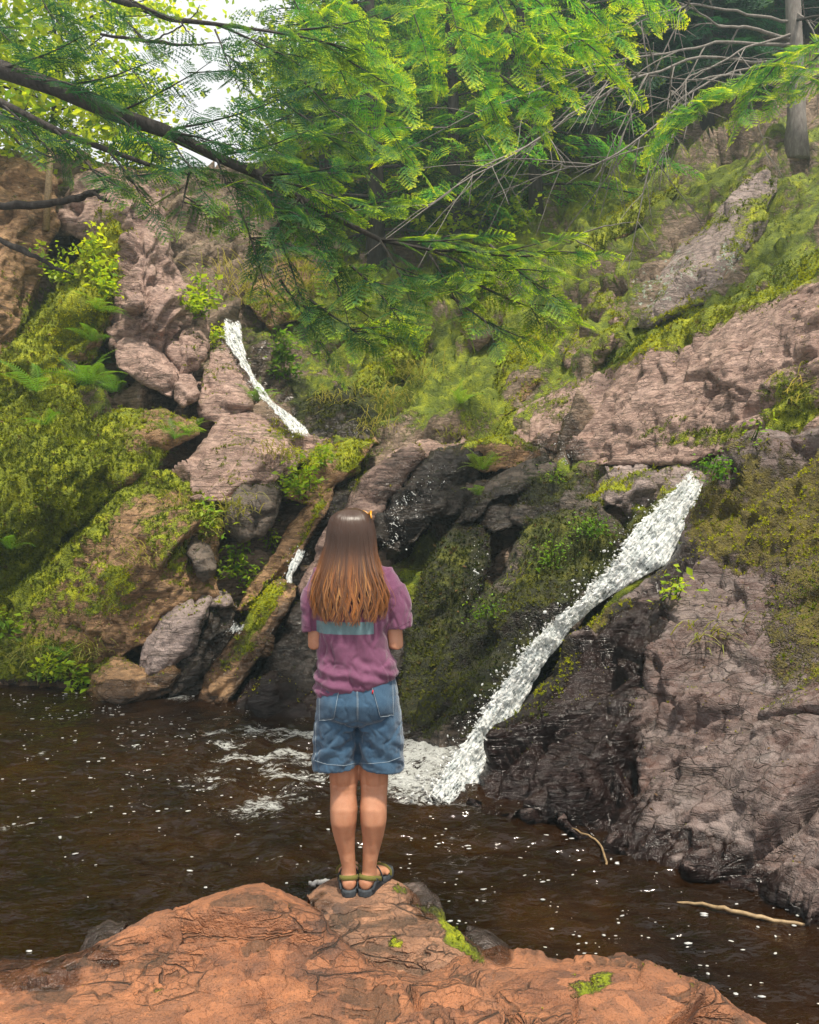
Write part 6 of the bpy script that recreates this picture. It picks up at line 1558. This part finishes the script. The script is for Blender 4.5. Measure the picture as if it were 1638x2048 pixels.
lip = MB(); lip.tube([tuple(PB + np.array([HX + x_, y_, 1.518])) for x_, y_ in ((-.022, .117), (-.01, .127), (0, .129), (.01, .127), (.022, .117))], [.002, .004, .0045, .004, .002], 6)
lip.build('lips', plain_material('lip', [(.4, (.35, .10, .08)), (.6, (.42, .14, .11))], 30, .5, 0), person)

# ---- t-shirt
sh_ = MB()
def slant(z, x, y, hw, hd, k):      # the hem rides up on the right
    return ((x, y, z), (hw, 0, k * hw), (0, hd, 0))
loft(sh_, [slant(*r) for r in [(.900, -.010, -.010, .178, .132, .26), (.915, -.010, -.012, .184, .138, .26), (.945, -.012, -.014, .186, .140, .24), (.985, -.014, -.012, .182, .136, .20), (1.02, -.018, -.008, .170, .126, .12), (1.07, -.022, -.006, .160, .120, .06), (1.13, -.024, -.006, .160, .120, .0), (1.20, -.026, -.008, .168, .122, 0), (1.28, -.028, -.008, .182, .122, 0), (1.34, -.028, -.004, .190, .112, 0), (1.385, -.028, .0, .178, .094, 0), (1.415, -.028, .006, .140, .074, 0), (1.44, -.030, .012, .090, .066, 0), (1.452, -.030, .014, .070, .062, 0)]], 40, 2.3)
for sd, pts_, r_ in ((-1, [(-.10, .0, 1.385), (-.165, -.002, 1.372), (-.196, -.006, 1.32), (-.206, -.010, 1.25), (-.207, -.010, 1.19), (-.205, -.010, 1.148)], [(.05, .06), (.058, .068), (.056, .066), (.051, .062), (.048, .060), (.048, .061)]),
                     (1, [(.05, .0, 1.385), (.115, -.002, 1.372), (.150, -.006, 1.33), (.168, -.012, 1.26), (.176, -.014, 1.21), (.180, -.014, 1.163)], [(.05, .06), (.060, .070), (.062, .072), (.060, .070), (.058, .070), (.059, .071)])):
    loft(sh_, limb_rings(pts_, r_), 24)
v, f, n = remeshed(sh_, .0050, 5)
w = .004 * fbm(v * np.array([9, 9, 9]), 3, 61)
a_, z_ = np.arctan2(v[:, 0] + .02, -v[:, 1]), v[:, 2]
w += .0065 * sstep(1.06, .95, z_) * sstep(.0, .045, z_ - .9 - .26 * (v[:, 0] + .01)) * np.sin(z_ * 120 + 2.0 * v[:, 0] * 14 + 2.5 * fbm(v * 6, 2, 62)) * (np.abs(v[:, 0] + .01) < .3)
w += .005 * sstep(1.25, 1.05, z_) * sstep(.88, 1.0, z_) * np.sin((z_ * .8 + v[:, 0] * 1.1) * 42 + 2 * fbm(v * 5, 2, 63))
w += .0045 * sstep(1.05, 1.3, z_) * np.sin((z_ * .35 - np.abs(v[:, 0] + .02) * 1.3) * 55 + 2.5 * fbm(v * 5, 2, 64))
def crease(p, sc, seed, axis=(1, 1, 1)):
    a = np.abs(fbm(p * np.array(axis) * sc, 3, seed, .55)); return sstep(.16, .0, a)
w -= .0060 * crease(v, 5.5, 161, (1.6, 1, .8)) * sstep(1.36, 1.25, z_) + .0050 * crease(v + v[:, [2, 0, 1]] * .5, 9, 162) * (.4 + .6 * sstep(1.1, .98, z_))
w += .0035 * fbm(v * np.array([26, 20, 14]), 2, 163)
v = v + n * w[:, None]
hemz = .898 + .26 * (v[:, 0] + .01)
tee = link('t_shirt', mesh_from('t_shirt', v + PB, f, True), M_SHIRT, person)
tee['label'] = 'plum cotton t-shirt with a teal printed bar across the back'
tee_bvh = BVHTree.FromPolygons([tuple(q) for q in v + PB], [tuple(q) for q in f.tolist()])

# ---- shorts
so = MB()
loft(so, zrings([(.73, -.002, -.004, .182, .118), (.79, -.002, -.012, .184, .134), (.85, -.003, -.018, .180, .140), (.91, -.004, -.014, .172, .132), (.97, -.006, -.008, .160, .118), (1.01, -.008, -.006, .150, .110)]), 36, 2.4)
for sd in (-1, 1):
    cx = -.101 if sd < 0 else .096
    loft(so, [((cx * .93, -.006, .80), (.096, 0, 0), (0, .120, 0)), ((cx * .96, -.004, .70), (.103, 0, 0), (0, .116, 0)), ((cx, .0, .62), (.104, 0, 0), (0, .112, 0)), ((cx, .002, .575), (.104, 0, 0), (0, .112, 0)), ((cx, .002, .553), (.104, 0, -.010 * sd), (0, .113, 0)), ((cx, .002, .548), (.102, 0, -.010 * sd), (0, .111, 0))], 30, 2.2)
v, f, n = remeshed(so, .0050, 4)
back = v[:, 1] < .02
w = .003 * fbm(v * 10, 3, 71)
cl = np.abs(v[:, 0] + .002)
w += -.010 * np.exp(-(cl / .012) ** 2) * sstep(.88, .76, v[:, 2]) * back                        # centre seam between the legs
w += -.012 * np.exp(-((v[:, 2] - (.742 + .35 * (cl - .02))) / .012) ** 2) * sstep(.16, .04, cl) * back      # fold under the seat
w += .005 * np.sin((v[:, 2] * 1.0 + cl * .9) * 60 + 3 * fbm(v * 5, 2, 72)) * sstep(.72, .66, v[:, 2]) * sstep(.55, .60, v[:, 2])
w += .006 * np.exp(-((cl - .088) / .05) ** 2 - ((v[:, 2] - .83) / .05) ** 2) * back
w -= .0050 * crease(v, 6.5, 171, (1, 1, 1.5)) * sstep(.84, .74, v[:, 2]) + .003 * crease(v, 12, 172)
w += .0020 * fbm(v * 34, 2, 173)
v = v + n * w[:, None]
pants = link('shorts', mesh_from('shorts', v + PB, f, True), M_DENIM, person)
pants['label'] = 'knee length washed blue denim shorts'
so_bvh = BVHTree.FromPolygons([tuple(q) for q in v + PB], [tuple(q) for q in f.tolist()])
EYEV = Vector((0, 0, EYE))
def on_cloth(bvh, px, py, off=.0015):
    d = (V(px, py, 3.0) - EYEV).normalized()
    hit = bvh.ray_cast(EYEV, d)
    if hit[0] is None: return None
    return np.array(hit[0] + hit[1] * off)
def dense(pts, k):
    pts = np.asarray(pts, float); t = np.linspace(0, 1, len(pts)); t2 = np.linspace(0, 1, k)
    return np.stack([np.interp(t2, t, pts[:, i]) for i in range(2)], 1)
def seam(bvh, pts, parent, r=.0011, k=30, mat=M_STITCH, name='seam', off=.0012):
    q = [on_cloth(bvh, x, y, off) for x, y in dense(pts, k)]; q = [a for a in q if a is not None]
    if len(q) < 4: return
    mb = MB(); mb.tube(np.array(q), r, 5); mb.build(name, mat, parent)
def pocket(corners, name='pocket'):
    c = np.array(corners, float); k = 12; g = []
    for i in range(k + 1):
        a = c[0] + (c[3] - c[0]) * i / k; b = c[1] + (c[2] - c[1]) * i / k
        for j in range(k + 1):
            p_ = a + (b - a) * j / k
            h = on_cloth(so_bvh, p_[0], p_[1], .0035)
            g.append(h if h is not None else np.array([np.nan] * 3))
    g = np.array(g)
    if np.isnan(g).any(): return None
    idx = np.arange((k + 1) ** 2).reshape(k + 1, k + 1)
    fq = np.stack([idx[:-1, :-1], idx[1:, :-1], idx[1:, 1:], idx[:-1, 1:]], -1).reshape(-1, 4)
    n_ = len(g); inner = g + np.array([0, .006, 0])
    rim_ = np.concatenate([idx[0, :], idx[1:, -1], idx[-1, -2::-1], idx[-2:0:-1, 0]]); r2 = np.roll(rim_, -1)
    wall = np.stack([rim_, r2, r2 + n_, rim_ + n_], 1)
    return link(name, mesh_from(name, np.concatenate([g, inner]), np.concatenate([fq, wall]), True), M_DENIM, person)
for cs in ([(640, 1377), (680, 1374), (668, 1437), (640, 1441)], [(742, 1368), (784, 1359), (786, 1430), (760, 1433)]):
    pk = pocket(cs)
    if pk:
        cc = cs + [cs[0]]
        for a, b in zip(cs, cc[1:]): seam(so_bvh, [a, b], pk, .0009, 16, off=.0045)
seam(so_bvh, [(714, 1366), (716, 1400), (716, 1440)], pants, .0012); seam(so_bvh, [(712, 1366), (714, 1400), (714, 1432)], pants, .0008)
seam(so_bvh, [(630, 1521), (655, 1529), (690, 1531), (713, 1526)], pants, .0009); seam(so_bvh, [(718, 1526), (745, 1527), (775, 1524), (802, 1514)], pants, .0009)
seam(so_bvh, [(715, 1352), (760, 1340), (792, 1333)], pants, .0009); seam(so_bvh, [(797, 1372), (800, 1420), (802, 1500)], pants, .0009); seam(so_bvh, [(634, 1392), (632, 1440), (631, 1510)], pants, .0009)
tb_ = on_cloth(so_bvh, 745, 1384, .005)
if tb_ is not None:
    mb = MB(); mb.stamp(np.array([(x, y, z) for x in (-.003, .003) for y in (-.001, .001) for z in (-.008, .008)]), np.array([(0, 1, 3, 2), (4, 6, 7, 5), (0, 4, 5, 1), (2, 3, 7, 6), (0, 2, 6, 4), (1, 5, 7, 3)]), np.array(Euler((0, .2, 0)).to_matrix())[None], tb_[None], np.zeros(3)); mb.build('red_tab', M_RED, person, None, False)
seam(tee_bvh, [(608, 1250), (625, 1256), (645, 1257)], tee, .0010, 14, M_SHIRT); seam(tee_bvh, [(777, 1258), (800, 1252), (820, 1241)], tee, .0010, 14, M_SHIRT)

# ---- hair: many tapered locks over a dark under layer
rng = np.random.default_rng(77)
zs = np.array([1.690, 1.680, 1.660, 1.630, 1.585, 1.540, 1.490, 1.440, 1.390, 1.330, 1.270, 1.215, 1.180])
cxs = np.array([HX, HX, HX - .003, HX - .002, HX - .002, HX - .002, HX - .006, HX - .006, HX - .006, HX - .002, -.030, -.034, -.036])
hws = np.array([.010, .045, .078, .094, .104, .108, .116, .130, .146, .158, .162, .150, .134])
hds = np.array([.012, .055, .088, .108, .116, .112, .112, .128, .146, .156, .160, .158, .154])
cys = np.array([.010, .012, .014, .012, .008, .008, .010, .010, .010, .010, .010, .006, .004])
cap = MB()
loft(cap, [((cxs[i], cys[i] + .012, zs[i] - .010), (hws[i] * .90, 0, 0), (0, hds[i] * .86, 0)) for i in range(0, 6)] + [((cxs[i], cys[i] - .045, zs[i]), (hws[i] * .80, 0, 0), (0, hds[i] * .55, 0)) for i in range(6, 11)], 28)
hair = cap.build('hair', M_HAIR, person); hair.data.transform(Matrix.Translation(Vector(PB)))
hair['label'] = 'long straight brown hair, coppery towards the ends'
st = MB()
for k in range(2300):
    phi = rng.uniform(-1.0, 1.0) * (math.pi / 2) * 1.02          # 0 = middle of the back
    lay = rng.random() ** .7 + (.35 * rng.random() if rng.random() < .06 else 0)
    rr = .93 + .09 * lay
    zb = 1.194 + .034 * abs(phi) / 1.5 + abs(rng.normal(0, .030)) + .020 * math.sin(round(phi * 13) * 2.7) + (.09 * rng.random() if rng.random() < .35 else 0)
    n_ = 20
    zz = np.concatenate([[1.688 - rng.uniform(0, .004)], np.linspace(1.672, zb, n_ - 1)])
    hw, hd = np.interp(-zz, -zs, hws), np.interp(-zz, -zs, hds)
    cx, cy = np.interp(-zz, -zs, cxs), np.interp(-zz, -zs, cys)
    cl_ = round(phi * 13) / 13; ph = phi + (cl_ - phi) * .75 * sstep(1.50, 1.20, zz) + .10 * np.sin((1.7 - zz) * rng.uniform(4, 9) + rng.uniform(0, 6)) * (1.69 - zz) * rng.uniform(.2, 1.2)
    pw = 1 - .68 * sstep(1.56, 1.40, zz)
    x = cx + hw * np.sin(ph) * rr; y = cy - hd * np.sign(np.cos(ph)) * np.abs(np.cos(ph)) ** pw * rr
    curl = sstep(1.26, 1.18, zz)
    x = x + curl * (rng.normal(.004, .010) + .010 * math.sin(cl_ * 31)) + .012 * np.sin(zz * 34 + cl_ * 23) * sstep(1.5, 1.25, zz) + (rng.normal(0, .012) * sstep(1.65, 1.3, zz) if rng.random() < .10 else 0); y = y - curl * rng.uniform(-.004, .012)
    pts = np.stack([x, y, zz], -1) + np.array([0, 0, 0])
    r = np.interp(np.arange(n_), [0, 3, n_ * .75, n_ - 1], [.0012, .0024, .0022, .0005]) * rng.uniform(.6, 1.2)
    g = sstep(1.56, 1.24, zz) * rng.uniform(.0, 1.0) ** .8 * (.75 + .5 * math.sin(phi * 7.3 + 1) * math.sin(phi * 17))
    g = np.clip(g + .18 * sstep(.9, 1.3, abs(phi)) * sstep(1.6, 1.45, zz), 0, 1)
    hl = (rng.random() < .14) * sstep(1.5, 1.35, zz) * rng.uniform(.3, .9)
    c = np.zeros((n_ * 3, 3)); c[:, 0] = np.repeat(g, 3); c[:, 1] = np.repeat(hl, 3)
    s0 = st.n
    pts = pts + PB
    t = np.gradient(pts, axis=0); t /= np.linalg.norm(t, axis=1)[:, None] + 1e-9
    o_ = pts - (PB + np.stack([cx, cy, zz], -1)); o_ /= np.linalg.norm(o_, axis=1)[:, None] + 1e-9
    s_ = np.cross(t, o_); s_ /= np.linalg.norm(s_, axis=1)[:, None] + 1e-9
    ring = np.stack([pts - s_ * r[:, None], pts + o_ * r[:, None] * .8, pts + s_ * r[:, None]], 1).reshape(-1, 3)
    i = np.arange(n_ - 1)[:, None] * 3
    q = np.concatenate([np.concatenate([i, i + 1, i + 4, i + 3], 1), np.concatenate([i + 1, i + 2, i + 5, i + 4], 1)])
    st.add(ring, q, None, c)
tag(st.build('locks', M_HAIR, hair), None, None, None, 'stuff')

# ---- sandals
for sd, ax, ang in ((-1, -.045, math.radians(6)), (1, .046, math.radians(-22))):
    c, s = math.cos(ang), math.sin(ang)
    def ft(x, y, z): return PB + np.array([ax + c * x - s * y, .004 + s * x + c * y, z])
    sn = empty('sandal', Vector(ft(0, .04, 0))); tag(sn, ('left' if sd < 0 else 'right') + ' dark strapped sandal on the ' + ('foot pointing ahead' if sd < 0 else 'foot turned outwards'), 'sandal', 'pair of sandals')
    out_ = [(-.028, -.060), (-.034, -.03), (-.033, .02), (-.036, .08), (-.046, .13), (-.044, .175), (-.026, .205), (0, .212), (.026, .203), (.044, .17), (.046, .12), (.036, .07), (.033, .02), (.034, -.03), (.028, -.060), (.014, -.074), (-.014, -.074)]
    so_ = MB(); m_ = len(out_)
    vs = [ft(x * k_, y, z) for z, k_ in ((.0, .97), (.008, 1.03), (SOLE - .002, 1.0), (SOLE + .003, .94)) for x, y in out_]
    kk = np.arange(m_); k2 = (kk + 1) % m_
    q = np.concatenate([np.stack([i * m_ + kk, i * m_ + k2, (i + 1) * m_ + k2, (i + 1) * m_ + kk], 1) for i in range(3)])[:, ::-1]
    vs += [ft(0, .06, 0), ft(0, .06, SOLE + .003)]
    t = np.concatenate([np.stack([kk, k2, np.full(m_, 4 * m_)], 1), np.stack([3 * m_ + k2, 3 * m_ + kk, np.full(m_, 4 * m_ + 1)], 1)])
    so_.add(np.array(vs), q, t); so_.build('sole', M_SOLE, sn, None, False)
    def strap(pts, w, name, mat, th=.0016):
        pts = np.array([ft(*p_) for p_ in pts]); tt_ = np.linspace(0, 1, len(pts)); t2 = np.linspace(0, 1, 24)
        p2 = np.stack([np.interp(t2, tt_, pts[:, i]) for i in range(3)], -1)
        for _ in range(3): p2[1:-1] = (p2[:-2] + 2 * p2[1:-1] + p2[2:]) / 4
        cen = ft(0, 0, .05); tn = np.gradient(p2, axis=0); tn /= np.linalg.norm(tn, axis=1)[:, None]
        o2 = p2 - cen; o2 -= tn * np.einsum('ij,ij->i', o2, tn)[:, None]; o2 /= np.linalg.norm(o2, axis=1)[:, None]
        wv = np.cross(tn, o2) * w / 2
        vv = np.stack([p2 - wv, p2 - wv + o2 * th * 2, p2 + wv + o2 * th * 2, p2 + wv], 1).reshape(-1, 3)
        i = np.arange(23)[:, None] * 4
        qq = np.concatenate([np.concatenate([i + a, i + b, i + b + 4, i + a + 4], 1) for a, b in ((0, 1), (1, 2), (2, 3), (3, 0))])
        mb = MB(); mb.add(vv, qq); mb.build(name, mat, sn)
    strap([(-.040, .035, .045), (-.041, .0, .062), (-.036, -.034, .074), (-.018, -.051, .078), (.018, -.051, .078), (.036, -.034, .074), (.041, .0, .062), (.040, .035, .045)], .020, 'heel_strap', M_STRAP)
    strap([(-.036, -.040, SOLE), (-.039, -.030, .045), (-.041, -.012, .066)], .016, 'side_strap', M_SOLE); strap([(.036, -.040, SOLE), (.039, -.030, .045), (.041, -.012, .066)], .016, 'side_strap', M_SOLE)
    strap([(-.040, .05, SOLE), (-.038, .045, .055), (-.020, .045, .088), (0, .045, .094), (.020, .045, .088), (.038, .045, .055), (.040, .05, SOLE)], .020, 'instep_strap', M_SOLE)
    strap([(-.046, .12, SOLE), (-.046, .125, .045), (-.02, .128, .062), (.02, .128, .060), (.046, .125, .045), (.046, .12, SOLE)], .020, 'toe_strap', M_STRAP)

# ---- sunglasses pushed up on the head
M_ORANGE_FRAME = plain_material('amber_plastic', [(.3, (.55, .22, .01)), (.7, (.75, .34, .02))], 30, .25, 0, spec=.6)
M_LENS = plain_material('dark_lens', [(.3, (.03, .02, .01)), (.7, (.06, .04, .02))], 10, .08, 0, spec=.7)
sg = empty('sunglasses', Vector(PB + np.array([HX, .06, 1.67]))); tag(sg, 'amber framed sunglasses pushed up on top of the head', 'sunglasses')
for sd in (-1, 1):
    a = np.linspace(0, 2 * np.pi, 25)
    cpt = PB + np.array([HX + sd * .036, .112, 1.652])
    ring = cpt + np.stack([.030 * np.sign(np.cos(a)) * np.abs(np.cos(a)) ** .8, -.012 + .010 * np.sin(a), .023 * np.sin(a)], -1)
    mb = MB(); mb.tube(ring, .0032, 6); mb.build('rim', M_ORANGE_FRAME, sg)
    mb = MB(); mb.add(np.concatenate([ring[:-1], cpt[None] + np.array([[0, -.008, 0]])]), None, np.stack([np.arange(24), (np.arange(24) + 1) % 24, np.full(24, 24)], 1)); mb.build('lens', M_LENS, sg)
    mb = MB(); mb.tube([PB + np.array(q_) for q_ in ((HX + sd * .066, .104, 1.654), (HX + sd * .080, .07, 1.652 + .014 * sd), (HX + sd * (.078 + .008 * sd), .01, 1.648 + .022 * sd), (HX + sd * (.076 + .010 * sd), -.03, 1.640 + .022 * sd), (HX + sd * (.078 + .012 * sd), -.05, 1.625 + .018 * sd))], [.005, .0055, .005, .004, .003], 6, flat=1.6); mb.build('temple', M_ORANGE_FRAME, sg)
mb = MB(); mb.tube([PB + np.array(q_) for q_ in ((HX - .008, .104, 1.656), (HX, .106, 1.660), (HX + .008, .104, 1.656))], .0032, 6); mb.build('bridge', M_ORANGE_FRAME, sg)

# ------------------------------------------------------------------ hazy air of the ravine
def haze():
    m, nt, out = new_mat('hazy_air'); N = NT(nt)
    pv = N.n('ShaderNodeVolumePrincipled')
    pv.inputs['Color'].default_value = (.72, .95, 1.0, 1)
    pv.inputs['Density'].default_value = .0026
    pv.inputs['Anisotropy'].default_value = .25
    N.l(pv.outputs[0], out.inputs['Volume'])
    x0, x1, y0, y1, z0, z1 = -24, 34, -6, 52, -9, 36
    c = [(x, y, z) for x in (x0, x1) for y in (y0, y1) for z in (z0, z1)]
    f = np.array([(0, 1, 3, 2), (4, 6, 7, 5), (0, 4, 5, 1), (2, 3, 7, 6), (0, 2, 6, 4), (1, 5, 7, 3)])
    o = link('haze', mesh_from('haze', c, f, False), m)
    tag(o, None, None, None, 'stuff')
haze()
